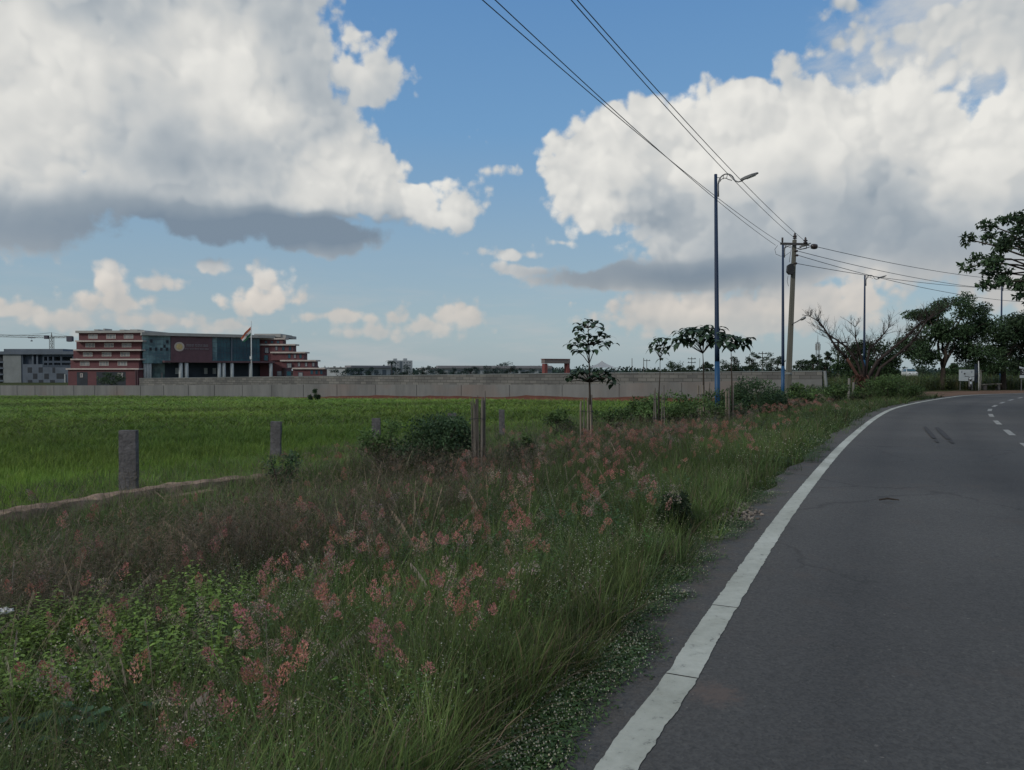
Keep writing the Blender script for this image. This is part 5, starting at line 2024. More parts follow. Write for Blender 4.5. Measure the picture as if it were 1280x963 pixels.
# slender weeds dotted with tiny pale flower heads
xy, d = verge_points(4200, 2.3, 12, 56)
rr = np.hypot(xy[:, 0], xy[:, 1])
q = keep(xy, (d > .3) & (d < 7), (.25 + .75 * (vn(xy[:, 0], xy[:, 1], 1.0, 7) > .42)) * (1 - .5 * sm(rr, 5, 10)))
parts_cover.append(plant('', TDOT, q, .7, 1.25, .75, 1.2, M_LEAF, sink=.01, tilt=.14))
# a few arching stems with drooping pale seed heads
TARCH = []
for _ in range(5):
    t = TB()
    for _k in range(3):
        az = U_(0, 6.28); hh = U_(.75, 1.0); ln = U_(.35, .7); d = np.array([math.cos(az), math.sin(az), 0])
        t.blade((0, 0, 0), az, hh, .004, ln, 4, G1 * .9, DRY1 * 1.2)
        for j in range(46):
            f = U_(.72, 1.0); q = d * ln * hh * f ** 1.8 + np.array([0, 0, hh * f * (1 - .25 * ln * f)])
            e = np.array([U_(-1, 1) * .3, U_(-1, 1) * .3, -1.0]) * U_(.010, .032) + d * U_(-.004, .018)
            s = np.array([-d[1], d[0], 0]) * .0022
            t.add([q - s, q + s, q + e], [(0, 1, 2)], np.array((.36, .31, .23)) * U_(.6, 1.1))
    TARCH.append(t.get())
xy, d = verge_points(420, 3.0, 12, 54)
q = keep(xy, (d > .8) & (d < 7), .45)
parts_dry.append(plant('', TARCH, q, .8, 1.1, .8, 1.15, M_GRASS, tilt=.1))
# mixed weeds
xy, d = verge_points(2600, 2.4, 9, 54)
q = keep(xy, (d > .35) & (d < 6), .72 * (vn(xy[:, 0], xy[:, 1], .8, 12) > .42))
parts_weed.append(plant('', TMIX, q, .55, 1.15, .7, 1.3, M_LEAF, hue=.2))
xy, d = verge_points(5200, 3.0, 40, 50)
q = keep(xy, (d > .7) & (d < 10), .5 * sm(np.hypot(xy[:, 0], xy[:, 1]), 4.5, 9) * sm(vn(xy[:, 0], xy[:, 1], .4, 9), .4, .7) * (1 - .7 * brown_mask(xy[:, 0], xy[:, 1], d)) * (1 - in_right(xy[:, 0], xy[:, 1])))
parts_weed.append(plant('', TWEED, q, .8, 1.4, .6, 1.2, M_LEAF, wide=np.clip(np.hypot(q[:, 0], q[:, 1]) / 12, 1, 1.8)))


def stuff(name, parts, mat, label, cat):
    V, F, C = join(parts)
    o_ = tri_mesh(name, V, F, C, mat)
    return tag(o_, label, cat, kind='stuff')


stuff('verge_grass', parts_green, M_GRASS, 'tall green grass tangled along the roadside verge', 'grass')
stuff('dry_grass', parts_dry, M_GRASS, 'wispy brown purple dry grass filling the middle of the verge', 'grass')
stuff('ruby_grass', parts_ruby, M_PLUME, 'ruby grass with fluffy pink and pale tan seed heads over the verge', 'grass')
stuff('ground_cover', parts_cover, M_LEAF, 'low creeping cover with tiny pale buds spilling onto the asphalt edge', 'ground cover')
stuff('weeds', parts_weed, M_LEAF, 'broad leaved green weeds mixed into the verge', 'weeds')

# ---------------- the field
TF_n = [t_grass(20, .34, .010, .8, 2, FG0, FG1, .16, .03) for _ in range(5)]
TF_f = [t_grass(13, .34, .016, .8, 2, FG0, FG1, .20, .03) for _ in range(5)]
pf = []


def field_pts(n, r0, r1, power):
    xy = sample_polar(n, r0, r1, 50, power)
    d, _ = road_d(xy[:, 0], xy[:, 1])
    # this side of the wall
    wx = np.array([at(p[0], 463, p[1]).x for p in LPTS][::-1]); wy = np.array([p[1] for p in LPTS][::-1])
    lim = np.interp(xy[:, 0], wx, wy)
    ok = (d > 10.3) & (xy[:, 1] < lim - np.where(xy[:, 0] > -26, 4.2, 1.2)) & (xy[:, 0] < 22)
    return xy[ok]


def band(x, y):
    return (.62 + .76 * vn(x * .35 + y * .1, y, .16, 2)) * (.88 + .24 * vn(x, y, .9, 3))


q = field_pts(34000, 10, 34, 1.0)
r = np.hypot(q[:, 0], q[:, 1])
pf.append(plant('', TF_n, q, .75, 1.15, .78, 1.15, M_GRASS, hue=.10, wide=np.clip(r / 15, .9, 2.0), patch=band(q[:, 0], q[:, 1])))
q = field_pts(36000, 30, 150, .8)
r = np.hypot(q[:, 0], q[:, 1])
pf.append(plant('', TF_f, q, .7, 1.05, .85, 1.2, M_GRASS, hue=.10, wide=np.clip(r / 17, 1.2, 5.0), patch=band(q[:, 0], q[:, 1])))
stuff('field_grass', pf, M_GRASS, 'bright green grass crop covering the field up to the wall', 'grass')

# gravel spilled at the edge of the asphalt
gp = flat(893, 633)
gm = TB()
for _ in range(700):
    a = U_(0, 2 * pi); r = math.sqrt(U_(0, 1))
    x, y = gp[0] + r * math.cos(a) * .40 + U_(-.05, .05), gp[1] + r * math.sin(a) * .95
    s = U_(.008, .026); z = max(gz(x, y), -.012) + .012 + s * .3 + .05 * (1 - r)
    oct_ = np.array([(1, 0, 0), (0, 1, 0), (-1, 0, 0), (0, -1, 0), (0, 0, .7), (0, 0, -.7)]) * s * (1 + np.array([[U_(-.3, .3)] * 3 for _ in range(6)])) @ rot_z(U_(0, 3)).T
    c = np.array((.22, .19, .165)) * U_(.55, 1.35)
    gm.add(oct_ + (x, y, z), [(0, 1, 4), (1, 2, 4), (2, 3, 4), (3, 0, 4), (1, 0, 5), (2, 1, 5), (3, 2, 5), (0, 3, 5)], c)
V, F, C = gm.get()
M_GRAV = leafmat('gravel_stone', .95, 0.0, .1)
tag(tri_mesh('gravel', V, F, C, M_GRAV), 'small heap of pale gravel spilled at the asphalt edge beside the dark shrub', 'gravel', kind='stuff')

# ------------------------------------------------------------------ leaf clouds for trees and shrubs
def leaf_cloud(pos, size, col, aspect=.5, droop=0.0, outward=None, var=.3):
    """diamond leaves with a folded midrib at pos; returns V,F,C"""
    n = len(pos)
    d = RNG.normal(0, 1, (n, 3))
    if outward is not None: d += outward * 1.2
    d[:, 2] -= droop * 2.2
    d /= np.linalg.norm(d, axis=1)[:, None]
    r = RNG.normal(0, 1, (n, 3))
    e = np.cross(d, r); e /= np.linalg.norm(e, axis=1)[:, None]
    u = np.cross(e, d)
    L = size * RNG.uniform(.6, 1.3, n)[:, None]
    W = L * aspect
    p0 = pos - d * L * .5; p1 = pos + d * L * .5
    a = pos + e * W * .5 + u * W * .22 - d * L * .06; b = pos - e * W * .5 + u * W * .22 - d * L * .06
    V = np.stack([p0, a, p1, b], 1).reshape(-1, 3)
    F = np.array([(0, 1, 2), (0, 2, 3)])[None] + (np.arange(n) * 4)[:, None, None]
    k = RNG.uniform(1 - var, 1 + var, (n, 1))
    c = np.asarray(col)[None] * k * RNG.uniform(.88, 1.12, (n, 3)) if np.asarray(col).ndim == 1 else col * k
    return V, F.reshape(-1, 3), np.repeat(c, 4, 0)


def ball(n, c, r, shell=.45):
    """points through an ellipsoid, thicker towards its skin"""
    d = RNG.normal(0, 1, (n, 3)); d /= np.linalg.norm(d, axis=1)[:, None]
    q = (shell + (1 - shell) * RNG.random(n)) ** (1 / 1.5)
    return np.asarray(c) + d * q[:, None] * np.asarray(r), d


def clumps_in(c, r, n, flat=-.55):
    out = []
    while len(out) < n:
        d = np.array([U_(-1, 1), U_(-1, 1), U_(-1, 1)])
        if np.linalg.norm(d) > 1 or d[2] < flat: continue
        if np.linalg.norm(d) < .45 and U_(0, 1) < .7: continue
        out.append(np.asarray(c) + d * np.asarray(r))
    return out


def limb(mb, a, b, r0, r1, wob=.08, n=6):
    a, b = Vector(a), Vector(b)
    L = (b - a).length
    pts, rs = [], []
    for k in range(n + 1):
        t = k / n
        w = Vector((U_(-1, 1), U_(-1, 1), U_(-.5, .5))) * wob * L * math.sin(pi * t)
        pts.append(a.lerp(b, t) + w + Vector((0, 0, .06 * L * math.sin(pi * t))))
        rs.append(r0 + (r1 - r0) * t)
    mb.tube(pts, rs, 7, caps=True)
    return pts


def tree(name, base, crown_c, crown_r, trunk_h, r0, nclump, nleaf, lsize, col, label, cat='tree', group=None, clump_r=.33, mat=None, droop=.1, clumps=None, forks=3, bark=None, flat=-.55, aspect=.5):
    base = Vector(base)
    root = empty(name, base, label, cat, group)
    cl = clumps if clumps is not None else clumps_in(crown_c, crown_r, nclump, flat)
    mb = MB()
    top = Vector((base.x + U_(-.15, .15) * trunk_h * .4, base.y, base.z + trunk_h))
    mb.tube([base - Vector((0, 0, .25)), base + Vector((0, 0, .12)), base.lerp(top, .5) + Vector((U_(-.06, .06), 0, 0)), top], [r0 * 1.5, r0 * 1.12, r0 * .95, r0 * .82], 9)
    hubs = []
    for k in range(forks):
        a = 2 * pi * k / forks + U_(-.4, .4)
        h = Vector(crown_c) + Vector((math.cos(a) * crown_r[0] * .38, math.sin(a) * crown_r[1] * .38, -crown_r[2] * U_(.05, .4)))
        limb(mb, top - Vector((0, 0, .08)), h, r0 * .62, r0 * .33)
        hubs.append(h)
    for c in cl:
        c = Vector(c)
        h = min(hubs, key=lambda q: (q - c).length)
        limb(mb, h, c, r0 * .26, r0 * .07, n=4)
    mb.build('trunk', bark or M_BARK, root, smooth=True)
    P, O, Cc = [], [], []
    per = max(3, int(nleaf / len(cl)))
    cr = min(crown_r) * clump_r if clumps is None else clump_r
    for c in cl:
        q, o_ = ball(int(per * U_(.6, 1.4)), c, (cr * U_(.8, 1.35), cr * U_(.8, 1.35), cr * U_(.55, .9)), .15)
        P.append(q); O.append(o_)
        Cc.append(np.repeat((np.asarray(col) * U_(.7, 1.3))[None], len(q), 0))
    P, O, Cc = map(np.concatenate, (P, O, Cc))
    V, F, C = leaf_cloud(P, lsize, Cc, aspect, droop, O)
    tri_mesh('crown', V, F, C, mat or M_LEAF, root)
    return root


def shrub(name, base, w, h, nleaf, lsize, col, label, cat='shrub', stems=9, nclump=14, mat=None, aspect=.45, d=None, group=None, spiky=0.0):
    base = Vector(base)
    root = empty(name, base, label, cat, group)
    d = d or w
    cl = clumps_in((base.x, base.y, base.z + h * .50), (w * .42, d * .42, h * .42), nclump, -1.0)
    mb = MB()
    for c in cl[:stems]:
        limb(mb, base + Vector((U_(-.1, .1) * w, U_(-.1, .1) * d, -.1)), c, .018 + .004 * w, .006, n=4)
    mb.build('stems', M_BARK, root)
    P, O, Cc = [], [], []
    per = max(3, int(nleaf / nclump))
    for c in cl:
        q, o_ = ball(int(per * U_(.6, 1.4)), c, (w * .19, d * .19, h * .21), .1)
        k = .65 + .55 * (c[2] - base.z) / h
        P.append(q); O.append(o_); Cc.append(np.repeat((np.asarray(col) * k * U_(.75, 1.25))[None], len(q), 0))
    P, O, Cc = map(np.concatenate, (P, O, Cc))
    ok = P[:, 2] > base.z + .02
    if spiky: O = O + np.array([0, 0, spiky])
    V, F, C = leaf_cloud(P[ok], lsize, Cc[ok], aspect, 0.0, O[ok])
    tri_mesh('foliage', V, F, C, mat or M_LEAF, root)
    return root


DG = np.array((.040, .074, .034))             # dark green leaves
MG = np.array((.072, .124, .042))
LG = np.array((.085, .140, .040))
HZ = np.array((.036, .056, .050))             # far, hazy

# ---- granite posts and low wall at the field edge
def stone_post(px, ytop, Y, w, label, lean=0.0, th=.12):
    p = at(px, 463, Y); zt = at(px, ytop, Y).z; zb = gz(p.x, p.y) - .25
    mb = MB(); n = 9; vs = []
    for k in range(n + 1):
        z = zb + (zt - zb) * k / n
        for i, (sx, sy) in enumerate(((-1, -1), (0, -1.1), (1, -1), (1, 1), (0, 1.1), (-1, 1))):
            j = .10 * mnoise.noise((px + i * 3.1, k * .9, 2.0))
            top_cut = .03 * mnoise.noise((px * .7, i * 2.0, 5)) if k == n else 0
            vs.append((p.x + sx * w / 2 * (1 + j) + lean * (z - zb), p.y + sy * th / 2 * (1 + j), z + top_cut))
    fs = [(k * 6 + i, k * 6 + (i + 1) % 6, k * 6 + 6 + (i + 1) % 6, k * 6 + 6 + i) for k in range(n) for i in range(6)] + [tuple(range(5, -1, -1)), tuple(range(n * 6, n * 6 + 6))]
    mb.add(vs, fs)
    o_ = mb.build('stone_post', M_STONE, None, loc=(p.x, p.y, zb))
    return tag(o_, label, 'fence post', 'rough granite posts along the field edge')


stone_post(160, 538, 13.4, .30, 'tallest and nearest rough granite post, standing behind the low earth wall', .0)
stone_post(343.5, 527.5, 20.4, .27, 'second nearest granite post, half hidden in dry brown grass', .02)
stone_post(470, 523, 22.0, .24, 'granite post rising just left of the big dark green bush')
stone_post(565, 516.5, 24.6, .27, 'short granite post top between the dark bush and the bundle of sticks')
stone_post(628, 512.5, 26.6, .20, 'farthest granite post, just right of the tall bundle of sticks', -.02)

# low earth and stone wall: a broken run of slabs
M_BUND = paint('earth_plastered_stone', (.30, .215, .165), .95, var=.5, scale=2.6, bump=1.0, spec=.08, fine=14, dirt=(.075, .060, .046))
bw = [(-150, 686, 8.7), (-60, 655, 9.5), (0, 639, 10.1), (80, 626, 10.9), (160, 613.5, 12.0), (230, 603.5, 12.9), (300, 596, 14.1), (345, 592.5, 14.7)]
mb = MB(); rows = []
npt = 90
pts3 = [Vector((at(a, 463, c).x, c, at(a, b, c).z)) for a, b, c in bw]
for k in range(npt + 1):
    f = k / npt * (len(pts3) - 1); i = min(int(f), len(pts3) - 2); p = pts3[i].lerp(pts3[i + 1], f - i)
    t = (pts3[i + 1] - pts3[i]); t.z = 0; t.normalize(); nn = Vector((t.y, -t.x, 0))
    hn = lambda s: mnoise.noise((k * .33, s, 1.5)) * .035
    gzz = gz(p.x, p.y) - .2
    e = .85 if k < 62 else .6
    rows.append([p + nn * (.24 + hn(1)) + Vector((0, 0, gzz - p.z)), p + nn * (.20 + hn(2)) + Vector((0, 0, -.13 + hn(3))), p + nn * (.15 + hn(4)) + Vector((0, 0, -.02 + hn(5))),
                 p + Vector((0, 0, .01 + hn(6))), p - nn * (.17 + hn(7)) + Vector((0, 0, -.01 + hn(8))), p - nn * .2 + Vector((0, 0, gzz - p.z))])
for k in range(npt):
    for i in range(5):
        mb.add([rows[k][i], rows[k + 1][i], rows[k + 1][i + 1], rows[k][i + 1]], [(0, 1, 2, 3)])
o_ = mb.build('low_wall', M_BUND, None, loc=pts3[2]); tag(o_, 'low broken earth coloured wall along the left edge of the field', 'wall')
bm_ = o_.data
import bmesh
b_ = bmesh.new(); b_.from_mesh(bm_); bmesh.ops.remove_doubles(b_, verts=b_.verts, dist=1e-4); b_.to_mesh(bm_); b_.free()
for k, (a, b, c, l, w_, h_, lb) in enumerate(((236, 620, 12.3, .75, .22, .10, 'upper broken stone slab fallen in front of the low wall'), (222, 630, 11.9, .45, .2, .09, 'lower broken stone slab under the fallen slab by the low wall'))):
    q = at(a, b, c); mb = MB(); vs = []
    mb.box((q.x, q.y, q.z), (l, w_, h_), rot=Matrix.Rotation(.45, 3, 'Z') @ Matrix.Rotation(-.10 + .1 * k, 3, 'Y'))
    o_ = mb.build('stone_slab', M_BUND, None, loc=q, bevel=.02); tag(o_, lb, 'stone slab')
    mb = MB()

# ---- stick guards round the saplings
def stick_guard(px, ytop, Y, rad, n, label, mat, rmin=.012, rmax=.026):
    p = at(px, 463, Y); zt = at(px, ytop, Y).z; zb = gz(p.x, p.y) - .15
    root = empty('stick_guard', (p.x, p.y, zb), label, 'tree guard')
    for k in range(n):
        a = 2 * pi * k / n + U_(-.2, .2); r = rad * U_(.75, 1.05)
        a2 = a + U_(-.35, .35); r2 = rad * U_(.7, 1.12)
        h = (zt - zb) * U_(.86, 1.0)
        if k == 0: h = zt - zb + .06
        q0 = Vector((p.x + r * math.cos(a), p.y + r * math.sin(a), zb)); q1 = Vector((p.x + r2 * math.cos(a2), p.y + r2 * math.sin(a2), zb + h))
        rr_ = U_(rmin, rmax)
        mb = MB(); m_ = q0.lerp(q1, .5) + Vector((U_(-.012, .012), U_(-.012, .012), 0)); mb.tube([q0, m_, q1], [rr_ * 1.1, rr_, rr_ * .85], 6)
        mb.build('stick', mat if k % 3 else M_STICKD, root)
    for z in (.35, .75):
        mb = MB(); pts = [(p.x + rad * 1.1 * math.cos(t), p.y + rad * 1.1 * math.sin(t), zb + (zt - zb) * z + .01 * math.sin(3 * t)) for t in np.linspace(0, 2 * pi, 17)]
        mb.tube(pts, .006, 4); mb.build('tie_wire', M_DARKMET, root)
    return root


stick_guard(597.5, 493.5, 14.0, .130, 17, 'tall bundle of grey sticks standing bare in the middle of the verge', M_STICKD, .010, .021)
stick_guard(733.5, 496.5, 20.0, .16, 9, 'ring of pale sticks around the foot of the sapling with two leaf tiers', M_STICK)
stick_guard(880, 480, 30.2, .26, 7, 'ring of sticks around the umbrella shaped sapling left of the blue lamp', M_STICK, .016, .03)
stick_guard(911.5, 484, 27.0, .14, 4, 'few pale sticks beside the sapling right of the blue lamp', M_STICK, .022, .036)
stick_guard(824, 484, 26.0, .20, 5, 'low ring of dark sticks around the slender sapling', M_STICKD)


# ---- saplings with long drooping leaves
def droop_leaf(t, p, d, L, W, c):
    """long leaf arching over and hanging, four joints"""
    d = norm3(np.asarray(d, float))
    e = norm3(np.cross(d, (0, 0, 1)) + 1e-6)
    V = []; q = np.asarray(p, float); dirn = d.copy()
    ws = (.12, .85, 1.0, .62, .0)
    for k in range(5):
        w = W * ws[k] * .5
        V += [q + e * w + np.array([0, 0, -.0]), q - e * w]
        q = q + dirn * L / 4
        dirn = norm3(dirn + np.array([0, 0, -.42 - .12 * k]))
    F = []
    for k in range(4):
        a = 2 * k
        F += [(a, a + 1, a + 3), (a, a + 3, a + 2)]
    cc = np.array([np.asarray(c) * (0.9 + .05 * (i // 2)) for i in range(10)])
    t.add(V, F, cc)


def whorl(t, p, n, L, W, col, up=.2, spread=1.0):
    for k in range(n):
        a = 2 * pi * k / n + U_(-.4, .4)
        d = (math.cos(a) * spread, math.sin(a) * spread, up + U_(-.55, .75))
        droop_leaf(t, np.asarray(p) + np.array([U_(-.03, .03), U_(-.03, .03), U_(-.04, .04)]), d, L * U_(.7, 1.15), W * U_(.75, 1.15), col * U_(.65, 1.3))


def sapling(px, ybase, Y, stem, whorls, r0, label, L, W, col, nleaf=8):
    p = at(px, ybase, Y); zb = gz(p.x, p.y)
    root = empty('sapling', (p.x, p.y, zb), label, 'sapling')
    S_ = [Vector((at(a, 463, Y).x, Y + U_(-.02, .02), at(a, b, Y).z)) for a, b in stem]
    S_.insert(0, Vector((p.x, p.y, zb - .1)))
    mb = MB(); n_ = len(S_); mb.tube(S_, [r0 * (1 - .72 * k / (n_ - 1)) for k in range(n_)], 7)
    t = TB()
    for (wx, wy, dy, k) in whorls:
        q = Vector((at(wx, 463, Y).x, Y + dy, at(wx, wy, Y).z))
        # joint on the stem: nearest stem point a little below
        j = min(S_, key=lambda s: (s - (q - Vector((0, 0, .15)))).length)
        mid = j.lerp(q, .5) + Vector((0, 0, .05))
        mb.tube([j, mid, q], [r0 * .38, r0 * .3, r0 * .18], 5)
        whorl(t, q, int(nleaf * k), L, W, col)
    mb.build('trunk', M_BARK, root, smooth=True)
    V, F, C = t.get()
    tri_mesh('crown', V, F, C, M_LEAF, root)
    return root


SL = np.array((.040, .072, .042))
sapling(738, 520, 20.0, [(737.5, 500), (737, 478), (736.5, 455), (736, 432), (735, 410)],
        [(735, 403, 0, .9), (724, 408, .1, .9), (722, 414, -.15, .7), (746, 404, .1, .8), (740, 411, -.2, .6), (716, 430, .05, .8), (728, 433, -.2, 1.0), (732, 438, .1, 1.0), (752, 418, .05, .8), (761, 422, -.05, .6), (748, 428, .2, .7), (756, 433, .0, .7), (722, 439, .2, .7), (744, 437, -.15, .5),
         (722, 465, .1, 1.0), (716, 470, -.1, .9), (728, 464, -.2, 1.0), (744, 466, .15, .9), (752, 463, -.05, 1.1), (760, 468, .1, .9), (765, 472, -.1, .7), (712, 473, .0, .6), (748, 471, .2, 1.0), (733, 466, .2, .8), (757, 473, -.2, .8), (736, 420, .1, .7), (745, 421, .15, .7), (727, 421, -.1, .8), (755, 427, .1, .6), (718, 424, .1, .6), (740, 428, -.2, .6), (711, 434, 0, .5), (764, 430, .1, .4), (731, 406, .2, .6), (750, 410, 0, .5), (741, 472, -.1, .8), (726, 474, .1, .7), (708, 478, 0, .3), (767, 480, .1, .4)],
        .035, 'nearest sapling, two tiers of big dark leaves above the ring of pale sticks', .27, .15, SL, 8)
sapling(880, 500, 30.2, [(879.5, 478), (879, 455), (878.5, 442)],
        [(880, 412, 0, 1.2), (866, 413, .2, 1.1), (893, 413, -.2, 1.1), (852, 418, .1, 1.0), (845, 424, -.3, .8), (858, 416, -.5, 1), (872, 412, .6, 1), (886, 411, .5, 1), (900, 416, .1, 1.0), (874, 420, -.6, 1.0), (862, 424, .5, .9), (890, 422, -.4, 1.0), (882, 426, .2, .9), (897, 425, .3, .8), (868, 428, 0, .7), (852, 428, .4, .6)],
        .045, 'umbrella shaped sapling with hanging leaves just left of the nearest blue lamp', .58, .24, SL, 9)
sapling(915, 510, 27.4, [(915, 480), (914, 455), (914, 440)],
        [(905, 420, .1, 1.0), (914, 423, -.2, 1.1), (924, 424, .1, 1.0), (932, 424, -.1, .8), (918, 428, .3, 1.0), (928, 431, .0, .9), (908, 430, -.3, .9), (900, 428, .2, .8), (936, 428, .2, .5), (921, 434, .1, .7), (912, 434, .2, .7)],
        .035, 'sapling with hanging leaves just right of the nearest blue lamp', .44, .20, SL * 1.05, 9)
sapling(824, 505, 26.0, [(824, 488), (825, 468), (825, 448)],
        [(824, 424, 0, .9), (818, 427, .1, .8), (832, 425, -.1, .8), (815, 434, .1, .8), (826, 433, .2, 1.0), (835, 435, 0, .9), (830, 441, -.2, .9), (821, 440, .1, .6), (828, 448, .1, .6), (833, 428, .1, .6)],
        .028, 'slender sapling with a small tufted crown left of the umbrella shaped one', .32, .15, SL, 8)

# ---- shrubs of the verge
def bush_px(px, ytop, ybase, halfw, Y, nleaf, ls, col, label, **k):
    p = at(px, 463, Y); zb = gz(p.x, p.y); zt = at(px, ytop, Y).z
    return shrub('bush', (p.x, p.y, zb), halfw * 2 * Y / FPX, zt - zb, nleaf, ls, col, label, 'bush', **k)


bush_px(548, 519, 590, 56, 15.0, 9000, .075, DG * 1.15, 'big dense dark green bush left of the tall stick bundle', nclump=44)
bush_px(484, 526, 590, 42, 15.6, 5200, .070, MG * 1.1, 'brighter green bush joined to the left side of the big dark bush', nclump=20)
bush_px(346, 563, 600, 34, 13.0, 1100, .07, DG * 1.25, 'low dark bush in dry grass in front of the second granite post', nclump=12)
bush_px(652, 540, 580, 22, 15.5, 900, .09, MG * .8, 'small leafy bush between the two stick guards', nclump=9)
bush_px(704, 510, 545, 26, 23.0, 1100, .10, MG * .95, 'green bush just left of the pale stick ring')
bush_px(765, 505, 530, 26, 25.0, 1000, .10, MG * 1.1, 'green bush right of the pale stick ring')
bush_px(800, 491, 522, 24, 28.0, 1300, .11, MG * 1.05, 'green bush left of the slender sapling')
bush_px(858, 493, 522, 20, 27.0, 1200, .10, MG * 1.2, 'light green bush between the slender and the umbrella shaped saplings')
bush_px(922, 490, 522, 18, 27.5, 1100, .10, DG * 1.3, 'dark green bush between the few pale sticks and the large rounded bush')
bush_px(972, 486, 520, 16, 32.0, 1000, .11, MG * .9, 'green bush at the left foot of the leaning pole')
bush_px(830, 489, 525, 38, 27.5, 2600, .11, MG * 1.25, 'leafy light green bush at the foot of the slender sapling', nclump=18)
bush_px(878, 492, 525, 30, 26.0, 1300, .10, MG * 1.0, 'green bush in front of the umbrella shaped sapling')
bush_px(898, 486, 515, 22, 28.2, 1300, .10, MG * .9, 'green bush hiding the foot of the nearest blue lamp')
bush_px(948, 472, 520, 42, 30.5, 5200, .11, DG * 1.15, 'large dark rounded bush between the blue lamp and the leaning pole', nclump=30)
bush_px(1008, 478, 508, 24, 39.0, 1700, .15, MG * 1.0, 'tall weedy bush right of the leaning pole foot', nclump=14)
bush_px(1040, 480, 508, 26, 40.0, 1600, .15, MG * .95, 'weedy bush before the end of the boundary wall', nclump=14)
bush_px(1113, 469, 504, 38, 40.5, 5200, .17, MG * .85, 'broad feathery bush at the inside of the bend', nclump=34, spiky=.7, aspect=.22)
bush_px(1070, 484, 506, 18, 41.0, 900, .13, MG * .9, 'small bush below the bare tree', nclump=10)
bush_px(993, 533, 552, 14, 20.0, 480, .07, DG * 1.0, 'very small dark bush beside the asphalt on the bend', nclump=7)
bush_px(393, 487, 500, 8, 72.0, 900, .16, DG * .9, 'lone dark bush in the field against the wall', nclump=8)
# dark upright shrub beside the asphalt
p = at(843, 675, 7.1)
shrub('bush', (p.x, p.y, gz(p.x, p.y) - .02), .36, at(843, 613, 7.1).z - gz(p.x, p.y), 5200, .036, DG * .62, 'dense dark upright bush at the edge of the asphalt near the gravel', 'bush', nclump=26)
# lush leafy plants at lower left
def leafy(px, py, Y, T, n, spread, label, sc=1.0):
    p = at(px, py, Y)
    q = np.column_stack([RNG.normal(p.x, spread, n), RNG.normal(Y, spread * .6, n)])
    z = ground_z(q[:, 0], q[:, 1]) - .01
    V, F, C = scatter(T, np.column_stack([q, z]), RNG.uniform(0, 6.3, n), RNG.uniform(.75, 1.2, n) * sc, np.repeat(RNG.uniform(.75, 1.25, n)[:, None], 3, 1), RNG.normal(0, .1, (n, 2)))
    o_ = tri_mesh('leafy_plant', V, F, C, M_LEAF, None, loc=(p.x, Y, gz(p.x, Y)))
    return tag(o_, label, 'plant')


bush_px(138, 466, 482, 17, 228, 900, .5, DG, 'round dark bush in front of the left ground floor of the campus building', nclump=14)
leafy(150, 780, 4.4, TWEEDY, 34, .34, 'bright yellow green leafy plant at the left, largest of the lower left plants')
leafy(60, 770, 4.5, TWEEDY, 22, .24, 'light green leafy plant at the left edge above the corner one')
leafy(205, 850, 3.7, TWEEDY, 16, .2, 'light green leafy plant between the large yellow green one and the pink heads')
leafy(560, 700, 6.0, TWEED, 26, .40, 'mid green leafy plant among grass in the middle of the verge')
leafy(235, 760, 4.9, TWEEDY, 20, .26, 'bright green leafy plant to the right of the largest yellow green one')
leafy(40, 860, 3.5, TWEEDY, 18, .2, 'yellow green leafy plant in the lower left corner')
leafy(110, 930, 3.1, TBIG, 14, .15, 'plant with broad dark leaves at the bottom left', .9)
leafy(430, 945, 3.0, TBIG, 5, .05, 'small broad leaved plant at the bottom edge left of the road', .6)
leafy(730, 655, 7.2, TWEED, 26, .28, 'green leafy plant among pink grass heads near the dark upright bush')
leafy(300, 830, 4.0, TWEED, 12, .24, 'dark green leafy plant below the bright green ones')

# ---- far trees beyond the wall
def far_tree(px, ytop, halfw, Y, label, col=HZ, zb=None, nleaf=900, nclump=12, kind='tree', hh=None):
    p = at(px, 463, Y); zb = gz(p.x, p.y) if zb is None else zb
    zt = at(px, ytop, Y).z; h = zt - zb; w = halfw * Y / FPX
    ch = hh or h * .47
    nclump = int(nclump * 1.6); nleaf = int(nleaf * 1.5)
    return tree('tree', (p.x, p.y, zb), (p.x, p.y, zt - ch), (w, w * .8, ch), max(.3, h - 2 * ch) + ch * .25, .05 * h * .45 + .05, nclump, nleaf, max(.22, Y * .0016), col, label, mat=M_FAR, clump_r=.42, flat=-1)


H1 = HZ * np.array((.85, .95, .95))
for a in ((424, 460.6, 16, 300, 'low far tree row start just right of the campus building'), (446, 459.5, 14, 310, 'hazy round tree in front of the left end of the left shed'), (466, 459.4, 12, 320, 'hazy tree in front of the middle of the left shed'),
          (497, 459.6, 11, 330, 'hazy tree at the left foot of the pale block of flats'), (513, 456.6, 11, 320, 'tree at the right foot of the pale block of flats'), (531, 456.8, 10, 330, 'round hazy tree just right of the pale block of flats'),
          (549, 460, 11, 320, 'low hazy tree in front of the left end of the very long shed'), (570, 461.4, 11, 310, 'low broad hazy tree before the very long shed'), (590, 456.8, 11, 300, 'taller hazy tree before the middle of the very long shed'),
          (615, 456.6, 12, 300, 'broad hazy tree left of the tallest far tree'), (633.5, 452.4, 11, 290, 'tallest far tree in front of the very long shed'), (668, 462, 16, 300, 'low hazy trees left of the red arch'), (648, 461.2, 7, 300, 'small hazy tree right of the tallest far tree')):
    far_tree(a[0], a[1], a[2], a[3], a[4], H1)
